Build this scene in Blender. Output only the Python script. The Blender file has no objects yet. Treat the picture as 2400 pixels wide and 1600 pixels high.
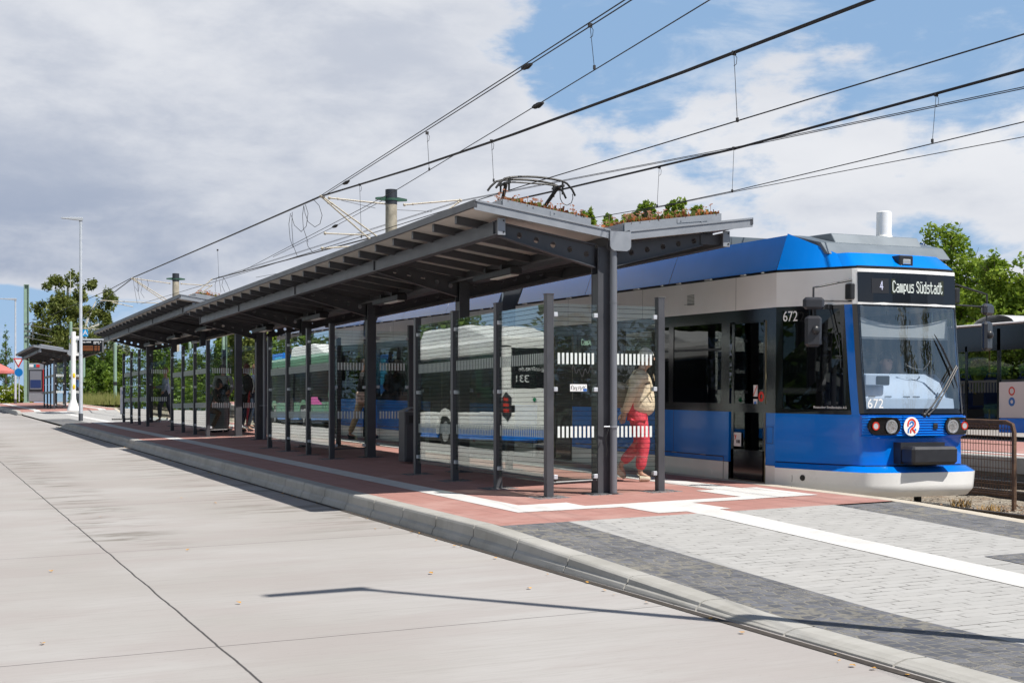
import bpy, math, random
from mathutils import Vector, Matrix
random.seed(7)
S = bpy.context.scene
COL = S.collection
R = math.radians
# ------------------------------------------------------------------ camera
TH = R(23.0)
cam = bpy.data.cameras.new("camera"); camo = bpy.data.objects.new("camera", cam); COL.objects.link(camo)
camo.location = (0, 0, 1.5); camo.rotation_euler = (R(90), 0, -TH)
cam.sensor_width = 36; cam.lens = 50.0; cam.shift_y = 165/2400; cam.clip_start = .1; cam.clip_end = 3000
S.camera = camo
# ------------------------------------------------------------------ light
SUN = Vector((.555*.561, -.83*.561, .828)).normalized()      # towards the sun
sl = bpy.data.lights.new("sun", 'SUN'); sl.energy = 5.0; sl.angle = R(.5); sl.color = (1, .955, .89)
so = bpy.data.objects.new("sun", sl); COL.objects.link(so); so.location = (20, -30, 40)
so.rotation_euler = SUN.to_track_quat('Z', 'Y').to_euler()
W = bpy.data.worlds.new("World"); S.world = W; W.use_nodes = True
def build_world():
    nt = W.node_tree; N = nt.nodes; L = nt.links; N.clear()
    out = N.new('ShaderNodeOutputWorld'); bg = N.new('ShaderNodeBackground')
    sky = N.new('ShaderNodeTexSky'); sky.sky_type = 'NISHITA'; sky.sun_disc = False
    sky.sun_elevation = R(55.9); sky.sun_rotation = math.atan2(SUN.x, SUN.y)
    sky.air_density = 1.0; sky.dust_density = .6; sky.ozone_density = 1.6
    tc = N.new('ShaderNodeTexCoord')
    def m(op, a, b=None, c=None, clamp=False):
        n = N.new('ShaderNodeMath'); n.operation = op; n.use_clamp = clamp
        for i, x in enumerate((a, b, c)):
            if x is None: continue
            if isinstance(x, (int, float)): n.inputs[i].default_value = x
            else: L.new(x, n.inputs[i])
        return n.outputs[0]
    def mp(scale, loc=(0, 0, 0), rot=(0, 0, 0)):
        n = N.new('ShaderNodeMapping'); n.inputs['Scale'].default_value = scale
        n.inputs['Location'].default_value = loc; n.inputs['Rotation'].default_value = rot
        L.new(tc.outputs['Generated'], n.inputs[0]); return n.outputs[0]
    def noise(vec, sc, det=6, ro=.55, dist=0):
        n = N.new('ShaderNodeTexNoise'); n.inputs['Scale'].default_value = sc
        n.inputs['Detail'].default_value = det; n.inputs['Roughness'].default_value = ro
        n.inputs['Distortion'].default_value = dist; L.new(vec, n.inputs[0]); return n.outputs['Fac']
    def ss(x, a, b):
        n = N.new('ShaderNodeMapRange'); n.interpolation_type = 'SMOOTHSTEP'
        n.inputs[1].default_value = a; n.inputs[2].default_value = b; L.new(x, n.inputs[0]); return n.outputs[0]
    def mixc(f, a, b):
        n = N.new('ShaderNodeMix'); n.data_type = 'RGBA'
        if isinstance(f, float): n.inputs[0].default_value = f
        else: L.new(f, n.inputs[0])
        for i, x in ((6, a), (7, b)):
            if isinstance(x, tuple): n.inputs[i].default_value = (*x, 1)
            else: L.new(x, n.inputs[i])
        return n.outputs[2]
    # rotate so that local Y is the view direction: az = x/y
    rot = N.new('ShaderNodeVectorRotate'); rot.rotation_type = 'Z_AXIS'; rot.inputs['Angle'].default_value = TH
    L.new(tc.outputs['Generated'], rot.inputs[0])
    sep = N.new('ShaderNodeSeparateXYZ'); L.new(rot.outputs[0], sep.inputs[0])
    x, y, z = sep.outputs
    nb = noise(mp((1, 1, 2.1), (.31, .1, 0)), 3.6, 9, .52, .25)          # large cloud masses
    nf = noise(mp((1, 1, 2.4), (3.1, 1.7, .3)), 9.0, 8, .6, .15)          # small structure
    nd = noise(mp((1, 1, 2.6), (5.3, .7, .9)), 2.6, 7, .5, .2)            # light and dark of the cloud bases
    cov = m('ADD', m('MULTIPLY', nb, .60), m('MULTIPLY', nf, .40))
    # coverage: overcast on the left, broken on the upper right
    bias = m('ADD', m('MULTIPLY', ss(x, -.15, .18), -.085), m('MULTIPLY', ss(z, .12, .27), -.0))
    br = m('MULTIPLY', ss(x, -.06, .08), ss(z, .165, .235)); bias = m('SUBTRACT', bias, m('MULTIPLY', br, .092))
    lowleft = m('MULTIPLY', ss(x, -.22, -.34), ss(z, .095, .07)); bias = m('SUBTRACT', bias, m('MULTIPLY', lowleft, .35))
    lowleft2 = m('MULTIPLY', m('MULTIPLY', ss(x, -.1, -.2), ss(z, .085, .06)), .22); bias = m('SUBTRACT', bias, lowleft2)
    zen = ss(z, .30, .48); bias = m('SUBTRACT', bias, m('MULTIPLY', zen, .30))
    hole = m('MULTIPLY', ss(x, .02, -.12), ss(z, .05, .1)); bias = m('ADD', bias, m('MULTIPLY', hole, .07))
    back = ss(y, .62, .2); bias = m('SUBTRACT', bias, m('MULTIPLY', back, .035))
    c0 = m('ADD', cov, bias); cl = ss(c0, .385, .455)
    thick = ss(c0, .42, .62)
    dl = m('MULTIPLY', ss(x, .16, -.30), ss(z, .26, .07))                # heavy grey bank low on the left
    dark = m('ADD', m('MULTIPLY', ss(m('ADD', m('MULTIPLY', nd, .6), m('MULTIPLY', nf, .4)), .42, .62), .50), m('MULTIPLY', dl, .55), clamp=True)
    dark = m('MULTIPLY', dark, m('ADD', m('MULTIPLY', thick, .6), .4))
    ccol = mixc(dark, (.79, .805, .845), (.33, .39, .52))
    ccol = mixc(m('MULTIPLY', m('MULTIPLY', ss(nd, .5, .3), ss(x, -.1, .12)), .6), ccol, (.88, .89, .92))
    lf = m('MULTIPLY', ss(x, -.36, -.6), ss(z, .6, .35)); ccol = mixc(lf, ccol, (.95, .96, .98))
    ccol = mixc(m('MULTIPLY', ss(z, .34, .6), .7), ccol, (.12, .15, .21))
    # the blue between the clouds
    g = N.new('ShaderNodeMix'); g.data_type = 'RGBA'; g.blend_type = 'MULTIPLY'; g.inputs[0].default_value = 1
    L.new(sky.outputs[0], g.inputs[6]); g.inputs[7].default_value = (.075, .075, .075, 1)
    pale = mixc(m('MULTIPLY', ss(z, .16, .03), .45), g.outputs[2], (.52, .63, .78))
    pale = mixc(m('MULTIPLY', ss(z, .5, .3), .75), pale, (.33, .53, .82))
    wisp = ss(noise(mp((1.2, 1.2, 3.4), (2.2, 4.1, .2)), 7, 9, .62, .4), .50, .72); pale = mixc(m('MULTIPLY', wisp, .55), pale, (.74, .79, .86))
    col = mixc(m('MULTIPLY', cl, .97), pale, ccol)
    L.new(col, bg.inputs[0]); bg.inputs[1].default_value = .82
    L.new(bg.outputs[0], out.inputs[0])
build_world()
S.view_settings.view_transform = 'Standard'; S.view_settings.look = 'None'
S.view_settings.exposure = .3; S.view_settings.gamma = 1
S.render.engine = 'CYCLES'
S.cycles.max_bounces = 10; S.cycles.transparent_max_bounces = 28; S.cycles.caustics_reflective = False
S.cycles.caustics_refractive = False
S.cycles.use_denoising = True

# ------------------------------------------------------------------ terrain functions (the stop lies on a gentle slope)
def clamp(x, a, b): return max(a, min(b, x))
def gz0(u, v): return .13 + .0275*clamp(u, -14, 9.4) + .0181*clamp(v, -25, 100)
def drop(v):
    a = clamp((11.8 - v)*.033, 0, .152)
    b = clamp(min(v - 48.3, 71.5 - v)*.08, 0, .152)
    return max(a, b)
def gz(u, v): return gz0(u, v) - drop(v)           # paved surface of the stop
def rz(u, v): return gz0(u, v) - .187              # carriageway
def tz(v): return .14 + .0181*clamp(v, -25, 100)   # top of rail
# ------------------------------------------------------------------ materials
MATS = {}
def nodes(mat): return mat.node_tree.nodes, mat.node_tree.links
def P(name, col, rough=.5, metal=0., var=.0, vs=6., bump=0., bs=40., spec=.5, coat=0., detail=5, tr=0.):
    if name in MATS: return MATS[name]
    m = bpy.data.materials.new(name); m.use_nodes = True; N, L = nodes(m)
    b = N['Principled BSDF']; b.inputs['Base Color'].default_value = (*col, 1)
    b.inputs['Roughness'].default_value = rough; b.inputs['Metallic'].default_value = metal
    b.inputs['Specular IOR Level'].default_value = spec; b.inputs['Coat Weight'].default_value = coat
    b.inputs['Coat Roughness'].default_value = .06
    tc = N.new('ShaderNodeTexCoord')
    if var:
        n = N.new('ShaderNodeTexNoise'); n.inputs['Scale'].default_value = vs; n.inputs['Detail'].default_value = detail
        L.new(tc.outputs['Object'], n.inputs[0])
        mr = N.new('ShaderNodeMapRange'); mr.inputs[1].default_value = .3; mr.inputs[2].default_value = .7
        mr.inputs[3].default_value = 1-var; mr.inputs[4].default_value = 1+var; L.new(n.outputs['Fac'], mr.inputs[0])
        mx = N.new('ShaderNodeMix'); mx.data_type = 'RGBA'; mx.blend_type = 'MULTIPLY'; mx.inputs[0].default_value = 1
        mx.inputs[6].default_value = (*col, 1); cb = N.new('ShaderNodeCombineXYZ')
        for i in range(3): L.new(mr.outputs[0], cb.inputs[i])
        L.new(cb.outputs[0], mx.inputs[7]); L.new(mx.outputs[2], b.inputs['Base Color'])
        ad = N.new('ShaderNodeMath'); ad.operation = 'MULTIPLY_ADD'; L.new(n.outputs['Fac'], ad.inputs[0])
        ad.inputs[1].default_value = .25; ad.inputs[2].default_value = rough-.12; L.new(ad.outputs[0], b.inputs['Roughness'])
    if bump:
        n2 = N.new('ShaderNodeTexNoise'); n2.inputs['Scale'].default_value = bs; n2.inputs['Detail'].default_value = 4
        L.new(tc.outputs['Object'], n2.inputs[0]); bp = N.new('ShaderNodeBump'); bp.inputs['Strength'].default_value = bump
        bp.inputs['Distance'].default_value = .02; L.new(n2.outputs['Fac'], bp.inputs['Height']); L.new(bp.outputs[0], b.inputs['Normal'])
    MATS[name] = m; return m
def emit(name, col, st):
    if name in MATS: return MATS[name]
    m = P(name, (.02, .02, .02)); b = m.node_tree.nodes['Principled BSDF']
    b.inputs['Emission Color'].default_value = (*col, 1); b.inputs['Emission Strength'].default_value = st; return m
class NT:
    """small node helper"""
    def __init__(s, name, rough=.8):
        s.m = bpy.data.materials.new(name); s.m.use_nodes = True; s.N, s.L = nodes(s.m)
        s.b = s.N['Principled BSDF']; s.b.inputs['Roughness'].default_value = rough
        s.tc = s.N.new('ShaderNodeTexCoord').outputs['Object']; MATS[name] = s.m
        sp = s.N.new('ShaderNodeSeparateXYZ'); s.L.new(s.tc, sp.inputs[0]); s.x, s.y, s.z = sp.outputs
    def math(s, op, a, b=None, c=None, clamp=False):
        n = s.N.new('ShaderNodeMath'); n.operation = op; n.use_clamp = clamp
        for i, x in enumerate((a, b, c)):
            if x is None: continue
            if isinstance(x, (int, float)): n.inputs[i].default_value = x
            else: s.L.new(x, n.inputs[i])
        return n.outputs[0]
    def map(s, scale, rot=0, loc=(0, 0, 0)):
        n = s.N.new('ShaderNodeMapping'); n.inputs['Scale'].default_value = scale
        n.inputs['Rotation'].default_value = (0, 0, rot); n.inputs['Location'].default_value = loc
        s.L.new(s.tc, n.inputs[0]); return n.outputs[0]
    def noise(s, vec, sc, det=5, ro=.55):
        n = s.N.new('ShaderNodeTexNoise'); n.inputs['Scale'].default_value = sc; n.inputs['Detail'].default_value = det
        n.inputs['Roughness'].default_value = ro; s.L.new(vec or s.tc, n.inputs[0]); return n.outputs['Fac']
    def ss(s, x, a, b, c=0., d=1.):
        n = s.N.new('ShaderNodeMapRange'); n.interpolation_type = 'SMOOTHSTEP'
        for i, q in enumerate((a, b, c, d)): n.inputs[i+1].default_value = q
        s.L.new(x, n.inputs[0]); return n.outputs[0]
    def mix(s, f, a, b, mode='MIX'):
        n = s.N.new('ShaderNodeMix'); n.data_type = 'RGBA'; n.blend_type = mode
        if isinstance(f, (int, float)): n.inputs[0].default_value = f
        else: s.L.new(f, n.inputs[0])
        for i, x in ((6, a), (7, b)):
            if isinstance(x, tuple): n.inputs[i].default_value = (*x, 1)
            else: s.L.new(x, n.inputs[i])
        return n.outputs[2]
    def brick(s, vec, w, h, mortar, c1, c2, cm, off=.5):
        n = s.N.new('ShaderNodeTexBrick'); n.offset = off; s.L.new(vec, n.inputs[0])
        n.inputs['Scale'].default_value = 1; n.inputs['Brick Width'].default_value = w; n.inputs['Row Height'].default_value = h
        n.inputs['Mortar Size'].default_value = mortar; n.inputs['Mortar Smooth'].default_value = .2; n.inputs['Bias'].default_value = 0
        n.inputs['Color1'].default_value = (*c1, 1); n.inputs['Color2'].default_value = (*c2, 1); n.inputs['Mortar'].default_value = (*cm, 1)
        return n
    def out(s, col, rough=None, h=None, st=.5, dist=.01):
        s.L.new(col, s.b.inputs['Base Color'])
        if rough is not None:
            if isinstance(rough, float): s.b.inputs['Roughness'].default_value = rough
            else: s.L.new(rough, s.b.inputs['Roughness'])
        if h is not None:
            bp = s.N.new('ShaderNodeBump'); bp.inputs['Strength'].default_value = st; bp.inputs['Distance'].default_value = dist
            s.L.new(h, bp.inputs['Height']); s.L.new(bp.outputs[0], s.b.inputs['Normal'])
        return s.m

def mat_road():
    t = NT('road_concrete', .85)
    big = t.noise(t.map((.35, .35, 1)), 1.0, 4, .5)
    streak = t.noise(t.map((.45, 15, 1), loc=(3, 1, 0)), 1.5, 6, .62)      # broom and tyre marks across the lane
    fine = t.noise(t.map((2.5, 60, 1)), 1.5, 4, .6)
    grain = t.noise(t.map((1, 1, 1)), 95, 3, .7)
    c = t.mix(t.ss(big, .35, .65), (.345, .325, .305), (.40, .385, .37))
    c = t.mix(t.math('MULTIPLY', t.ss(streak, .48, .70), .34), c, (.29, .27, .25))
    c = t.mix(t.math('MULTIPLY', t.ss(fine, .48, .70), .34), c, (.24, .225, .21))
    c = t.mix(t.math('MULTIPLY', t.ss(grain, .55, .75), .10), c, (.3, .29, .28))
    # oily streaks that sit beside the lane joint and along the stopping line
    st = t.noise(t.map((.8, 4.2, 1), loc=(7, 3, 0)), 1.1, 6, .65)
    nearj = t.math('MULTIPLY', t.ss(t.math('ABSOLUTE', t.math('SUBTRACT', t.x, 2.0)), .7, .05), t.ss(t.y, 12.5, 14.5))
    neark = t.math('MULTIPLY', t.ss(t.x, 2.9, 4.2), t.ss(t.y, 12.5, 15.5))
    lane = t.math('MAXIMUM', nearj, t.math('MULTIPLY', neark, .9))
    c = t.mix(t.math('MULTIPLY', t.math('MULTIPLY', t.ss(st, .49, .60), lane), .75), c, (.15, .135, .11))
    pool = t.ss(t.noise(t.map((.5, .9, 1), loc=(1, 8, 0)), .8, 5, .6), .6, .75)
    c = t.mix(t.math('MULTIPLY', pool, .25), c, (.38, .35, .31))
    w1 = t.math('MULTIPLY', t.math('SUBTRACT', t.noise(t.map((0, 1, 0)), 1.5, 4), .5), .035)
    mo = t.noise(t.map((.7, 1.4, 1), loc=(5, 9, 0)), .9, 6, .6); c = t.mix(t.math('MULTIPLY', t.ss(mo, .42, .62), .45), c, (.335, .30, .285))
    spk = t.noise(t.map((9, 26, 1)), 3.0, 3, .6); c = t.mix(t.math('MULTIPLY', t.ss(spk, .66, .76), .45), c, (.17, .155, .14))
    d1 = t.math('ABSOLUTE', t.math('ADD', t.math('SUBTRACT', t.x, 1.66), w1))
    j1 = t.ss(d1, .011, .004)
    w2 = t.math('MULTIPLY', t.math('SUBTRACT', t.noise(t.map((1, 0, 0)), 1.3, 4), .5), .05)
    yy = t.math('ADD', t.math('SUBTRACT', t.y, 8.27-60), w2)
    d2 = t.math('ABSOLUTE', t.math('SUBTRACT', t.math('MODULO', yy, 5.0), 2.5))
    j2 = t.math('MULTIPLY', t.ss(t.math('ABSOLUTE', t.math('SUBTRACT', d2, 2.5)), .010, .003), .85)
    d3 = t.math('ABSOLUTE', t.math('ADD', t.math('SUBTRACT', t.x, -2.6), w1)); j3 = t.ss(d3, .016, .006)
    j = t.math('MAXIMUM', t.math('MAXIMUM', j1, j2), j3)
    c = t.mix(j, c, (.055, .052, .05))
    h = t.math('SUBTRACT', t.math('ADD', t.math('MULTIPLY', grain, .25), t.math('MULTIPLY', fine, .5)), j)
    return t.out(c, .82, h, .35, .006)
def mat_red():
    t = NT('red_pavers', .8)
    n1 = t.noise(t.map((1, 1, 1)), 1.1, 5, .6)
    v = t.map((1, 1, 1), loc=(.1, .05, 0))
    b = t.brick(v, .30, .30, .006, (.37, .185, .155), (.41, .21, .18), (.19, .11, .09), 0.)
    c = t.mix(.30, b.outputs[0], (.39, .20, .17)); n4 = t.noise(None, 9, 5, .7); c = t.mix(t.math('MULTIPLY', t.ss(n4, .45, .7), .35), c, (.27, .135, .115))
    c = t.mix(t.math('MULTIPLY', t.ss(n1, .5, .72), .5), c, (.50, .32, .28))
    wet = t.noise(t.map((.8, 4, 1), loc=(2, 5, 0)), 1.2, 6, .6)
    c = t.mix(t.math('MULTIPLY', t.ss(wet, .62, .7), .55), c, (.30, .12, .085))
    sp = t.noise(t.map((1, 1, 1)), 60, 3, .7); c = t.mix(t.math('MULTIPLY', t.ss(sp, .5, .75), .18), c, (.27, .15, .13))
    pale = t.ss(t.noise(t.map((1.2, 5, 1), loc=(9, 2, 0)), 1.1, 6, .65), .66, .76)
    c = t.mix(t.math('MULTIPLY', pale, .6), c, (.58, .50, .46))
    return t.out(c, .78, b.outputs['Fac'], -.4, .004)
def mat_grey():
    t = NT('grey_pavers', .8)
    b = t.brick(t.map((1, 1, 1)), .21, .105, .0034, (.36, .355, .34), (.42, .415, .40), (.27, .265, .255))
    c = t.mix(.25, b.outputs[0], (.395, .39, .375))
    n = t.noise(t.map((.8, .8, 1)), 1.4, 5); c = t.mix(t.math('MULTIPLY', t.ss(n, .45, .7), .35), c, (.42, .41, .39))
    # open joints here and there
    b2 = t.brick(t.map((1, 1, 1)), .21, .105, .0075, (0, 0, 0), (0, 0, 0), (1, 1, 1))
    op = t.math('MULTIPLY', b2.outputs['Fac'], t.ss(t.noise(t.map((3.1, 9.5, 1)), 1.6, 4), .48, .6))
    c = t.mix(t.math('MULTIPLY', op, .85), c, (.10, .095, .085))
    sp = t.noise(None, 80, 3, .7); c = t.mix(t.math('MULTIPLY', t.ss(sp, .5, .75), .15), c, (.3, .29, .28))
    return t.out(c, .8, b.outputs['Fac'], -.35, .004)
def mat_dark():
    t = NT('dark_cobbles', .8)
    vo = t.N.new('ShaderNodeTexVoronoi'); vo.inputs['Scale'].default_value = 10.5; vo.inputs['Randomness'].default_value = .45; t.L.new(t.tc, vo.inputs[0])
    ve = t.N.new('ShaderNodeTexVoronoi'); ve.feature = 'DISTANCE_TO_EDGE'; ve.inputs['Scale'].default_value = 10.5; ve.inputs['Randomness'].default_value = .45; t.L.new(t.tc, ve.inputs[0])
    sc_ = t.N.new('ShaderNodeSeparateColor'); t.L.new(vo.outputs['Color'], sc_.inputs[0])
    edge = t.ss(ve.outputs['Distance'], .11, .03)
    base_ = t.mix(edge, t.mix(sc_.outputs[0], (.075, .08, .095), (.15, .155, .175)), (.19, .18, .155))
    n = t.noise(None, 30, 4, .7); c = t.mix(t.math('MULTIPLY', t.ss(n, .45, .7), .5), base_, (.065, .07, .08))
    s = t.noise(t.map((1, 1, 1)), 160, 2, .8)
    sand = t.ss(t.noise(t.map((1.0, 1.4, 1)), 2.2, 5, .7), .40, .66)
    c = t.mix(t.math('MULTIPLY', t.math('MULTIPLY', t.ss(s, .5, .6), sand), .55), c, (.38, .35, .28))
    pt = t.ss(t.noise(t.map((1.3, 3.2, 1), loc=(4, 4, 0)), 1.8, 6, .7), .62, .72)
    c = t.mix(t.math('MULTIPLY', pt, .55), c, (.42, .40, .36))
    return t.out(c, .82, t.math('SUBTRACT', t.math('MULTIPLY', n, .6), edge), .6, .008)
def mat_tactile(name, ribs):
    t = NT(name, .7)
    n = t.noise(t.map((1, 1, 1)), 3.0, 6, .65)
    c = t.mix(t.ss(n, .35, .7), (.68, .67, .65), (.57, .56, .535))
    d = t.ss(t.noise(None, 26, 4, .7), .62, .72); c = t.mix(t.math('MULTIPLY', d, .35), c, (.33, .32, .3))
    if ribs: q = t.math('SINE', t.math('MULTIPLY', t.x, 2*math.pi/.05))
    else: q = t.math('MULTIPLY', t.math('SINE', t.math('MULTIPLY', t.x, 2*math.pi/.06)), t.math('SINE', t.math('MULTIPLY', t.y, 2*math.pi/.06)))
    jn = t.ss(t.math('ABSOLUTE', t.math('SUBTRACT', t.math('MODULO', t.math('ADD', t.y, 60), .3), .15)), .147, .1495)
    c = t.mix(t.math('MULTIPLY', jn, .35), c, (.3, .29, .27))
    g = t.ss(q, -.3, -.9); c = t.mix(t.math('MULTIPLY', g, .16), c, (.42, .41, .39))
    return t.out(c, .7, q, .35, .006)
def mat_kerb():
    t = NT('kerb_concrete', .75)
    n = t.noise(t.map((1, 1, 3)), 1.6, 6, .6)
    c = t.mix(t.ss(n, .35, .7), (.42, .41, .38), (.33, .32, .29))
    dz = t.noise(t.map((2, 14, 1)), 1.1, 5, .6); c = t.mix(t.math('MULTIPLY', t.ss(dz, .5, .75), .3), c, (.25, .235, .20))
    p = t.noise(None, 75, 3, .7); c = t.mix(t.math('MULTIPLY', t.ss(p, .62, .72), .35), c, (.2, .19, .17))
    return t.out(c, .75, p, .25, .004)
def mat_ground():
    t = NT('verge_ground', .95)
    n = t.noise(None, .5, 6, .6); m2 = t.noise(None, 7, 5, .7)
    c = t.mix(t.ss(n, .35, .65), (.085, .12, .04), (.15, .145, .07)); c = t.mix(t.math('MULTIPLY', t.ss(m2, .4, .7), .6), c, (.05, .075, .025))
    return t.out(c, .95, m2, .8, .05)
def mat_ballast():
    t = NT('ballast_stone', .9)
    v = t.N.new('ShaderNodeTexVoronoi'); v.inputs['Scale'].default_value = 22; t.L.new(t.tc, v.inputs[0])
    n = t.noise(None, 2.0, 5, .6)
    sx = t.N.new('ShaderNodeSeparateColor'); t.L.new(v.outputs['Color'], sx.inputs[0])
    c = t.mix(sx.outputs[0], (.16, .135, .10), (.36, .32, .25)); c = t.mix(t.math('MULTIPLY', t.ss(n, .45, .7), .5), c, (.24, .14, .07))
    return t.out(c, .9, v.outputs['Distance'], .8, .03)
def mat_glass(name, tint, stripes=False, ior=1.5, dirt=.0, boost=1.0):
    """sheet glass: tinted see-through mixed with mirror by the angle of view; optional printed bird-safe lines"""
    m = bpy.data.materials.new(name); m.use_nodes = True; N, L = nodes(m); N.clear()
    o = N.new('ShaderNodeOutputMaterial'); tr = N.new('ShaderNodeBsdfTransparent'); tr.inputs[0].default_value = (*tint, 1)
    gl = N.new('ShaderNodeBsdfGlossy'); gl.inputs['Roughness'].default_value = .0
    gl.inputs[0].default_value = (.97, 1, .985, 1)
    def mth(op, a_, b_):
        q = N.new('ShaderNodeMath'); q.operation = op; q.use_clamp = op != 'DOT'
        for i_, x_ in enumerate((a_, b_)):
            if x_ is None: continue
            if isinstance(x_, (int, float)): q.inputs[i_].default_value = x_
            else: L.new(x_, q.inputs[i_])
        return q.outputs[0]
    gm = N.new('ShaderNodeNewGeometry'); vd = N.new('ShaderNodeVectorMath'); vd.operation = 'DOT_PRODUCT'; L.new(gm.outputs['Incoming'], vd.inputs[0]); L.new(gm.outputs['Normal'], vd.inputs[1])
    ab = N.new('ShaderNodeMath'); ab.operation = 'ABSOLUTE'; L.new(vd.outputs['Value'], ab.inputs[0])
    f0 = ((ior-1)/(ior+1))**2; pw = mth('POWER', mth('SUBTRACT', 1.0, ab.outputs[0]), 5.0)
    ma = N.new('ShaderNodeMath'); ma.operation = 'MULTIPLY_ADD'; L.new(pw, ma.inputs[0]); ma.inputs[1].default_value = 1-f0; ma.inputs[2].default_value = f0
    mu = N.new('ShaderNodeMath'); mu.operation = 'MULTIPLY'; mu.use_clamp = True; L.new(ma.outputs[0], mu.inputs[0]); mu.inputs[1].default_value = boost
    mx = N.new('ShaderNodeMixShader'); L.new(mu.outputs[0], mx.inputs[0]); L.new(tr.outputs[0], mx.inputs[1]); L.new(gl.outputs[0], mx.inputs[2])
    tc = N.new('ShaderNodeTexCoord')
    n = N.new('ShaderNodeTexNoise'); n.inputs['Scale'].default_value = 1.3; L.new(tc.outputs['Object'], n.inputs[0])
    bp = N.new('ShaderNodeBump'); bp.inputs['Strength'].default_value = .05; bp.inputs['Distance'].default_value = .02; L.new(n.outputs['Fac'], bp.inputs['Height'])
    L.new(bp.outputs[0], gl.inputs['Normal'])
    last = mx.outputs[0]
    if dirt:
        df = N.new('ShaderNodeBsdfDiffuse'); df.inputs[0].default_value = (.6, .6, .58, 1)
        mv = N.new('ShaderNodeMapping'); mv.inputs['Scale'].default_value = (5, 5, 1.2); mv.inputs['Rotation'].default_value = (0, .5, 0); L.new(tc.outputs['Object'], mv.inputs[0])
        dn = N.new('ShaderNodeTexNoise'); dn.inputs['Scale'].default_value = 3; dn.inputs['Detail'].default_value = 6; L.new(mv.outputs[0], dn.inputs[0])
        mr = N.new('ShaderNodeMapRange'); mr.inputs[1].default_value = .45; mr.inputs[2].default_value = .8; mr.inputs[3].default_value = .01; mr.inputs[4].default_value = dirt; L.new(dn.outputs['Fac'], mr.inputs[0])
        m3 = N.new('ShaderNodeMixShader'); L.new(mr.outputs[0], m3.inputs[0]); L.new(last, m3.inputs[1]); L.new(df.outputs[0], m3.inputs[2]); last = m3.outputs[0]
    if stripes:
        sp = N.new('ShaderNodeSeparateXYZ'); L.new(tc.outputs['Object'], sp.inputs[0])
        a = N.new('ShaderNodeMath'); a.operation = 'MODULO'; L.new(sp.outputs[2], a.inputs[0]); a.inputs[1].default_value = .052
        b = N.new('ShaderNodeMath'); b.operation = 'LESS_THAN'; L.new(a.outputs[0], b.inputs[0]); b.inputs[1].default_value = .0040
        sn = N.new('ShaderNodeVectorMath'); sn.operation = 'DOT_PRODUCT'; L.new(tc.outputs['Normal'], sn.inputs[0]); sn.inputs[1].default_value = (-1, -1, 0)
        gt = N.new('ShaderNodeMath'); gt.operation = 'GREATER_THAN'; L.new(sn.outputs['Value'], gt.inputs[0]); gt.inputs[1].default_value = .5
        bm_ = N.new('ShaderNodeMath'); bm_.operation = 'MULTIPLY'; L.new(b.outputs[0], bm_.inputs[0]); L.new(gt.outputs[0], bm_.inputs[1]); b = bm_
        pr = N.new('ShaderNodeBsdfDiffuse'); pr.inputs[0].default_value = (.012, .012, .014, 1)
        m2 = N.new('ShaderNodeMixShader'); L.new(b.outputs[0], m2.inputs[0]); L.new(last, m2.inputs[1]); L.new(pr.outputs[0], m2.inputs[2]); last = m2.outputs[0]
    L.new(last, o.inputs[0]); MATS[name] = m; return m
def mat_leaf(name, a, b, trl=.35):
    m = bpy.data.materials.new(name); m.use_nodes = True; N, L = nodes(m); N.clear()
    o = N.new('ShaderNodeOutputMaterial'); g = N.new('ShaderNodeNewGeometry')
    n = N.new('ShaderNodeTexNoise'); n.inputs['Scale'].default_value = .9; n.inputs['Detail'].default_value = 4; L.new(g.outputs['Position'], n.inputs[0])
    wn = N.new('ShaderNodeMath'); wn.operation = 'MULTIPLY_ADD'; L.new(g.outputs['Random Per Island'], wn.inputs[0]); wn.inputs[1].default_value = .55
    mr = N.new('ShaderNodeMapRange'); mr.inputs[1].default_value = .35; mr.inputs[2].default_value = .7; mr.inputs[3].default_value = 0; mr.inputs[4].default_value = .45; L.new(n.outputs['Fac'], mr.inputs[0])
    L.new(mr.outputs[0], wn.inputs[2])
    mx = N.new('ShaderNodeMix'); mx.data_type = 'RGBA'; L.new(wn.outputs[0], mx.inputs[0]); mx.inputs[6].default_value = (*a, 1); mx.inputs[7].default_value = (*b, 1)
    d = N.new('ShaderNodeBsdfPrincipled'); d.inputs['Roughness'].default_value = .5; d.inputs['Specular IOR Level'].default_value = .35; L.new(mx.outputs[2], d.inputs['Base Color'])
    t = N.new('ShaderNodeBsdfTranslucent'); L.new(mx.outputs[2], t.inputs[0])
    s = N.new('ShaderNodeMixShader'); s.inputs[0].default_value = trl; L.new(d.outputs[0], s.inputs[1]); L.new(t.outputs[0], s.inputs[2]); L.new(s.outputs[0], o.inputs[0])
    MATS[name] = m; return m
M_road = mat_road(); M_red = mat_red(); M_grey = mat_grey(); M_dark = mat_dark(); M_kerb = mat_kerb()
M_tac = mat_tactile('tactile_ribs', True); M_dot = mat_tactile('tactile_studs', False); M_ground = mat_ground(); M_ball = mat_ballast()
M_steel = P('anthracite_steel', (.062, .064, .072), .42, 0, .10, 5, spec=.45)
M_steel2 = P('grey_painted_metal', (.27, .29, .32), .45, .2, .06, 8)
M_alu = P('aluminium', (.62, .63, .64), .35, .8, .05, 10)
M_galv = P('galvanised_steel', (.55, .58, .62), .45, .35, .07, 9)
M_cream = P('roof_underside', (.50, .475, .44), .7, 0, .06, 3)
M_black = P('black_rubber', (.012, .012, .013), .55, 0, .2, 7)
M_bpl = P('black_gloss_panel', (.006, .006, .008), .10, 0, .0, spec=.6)
M_blackm = P('black_plastic', (.02, .021, .024), .4, 0, .1, 9)
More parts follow.
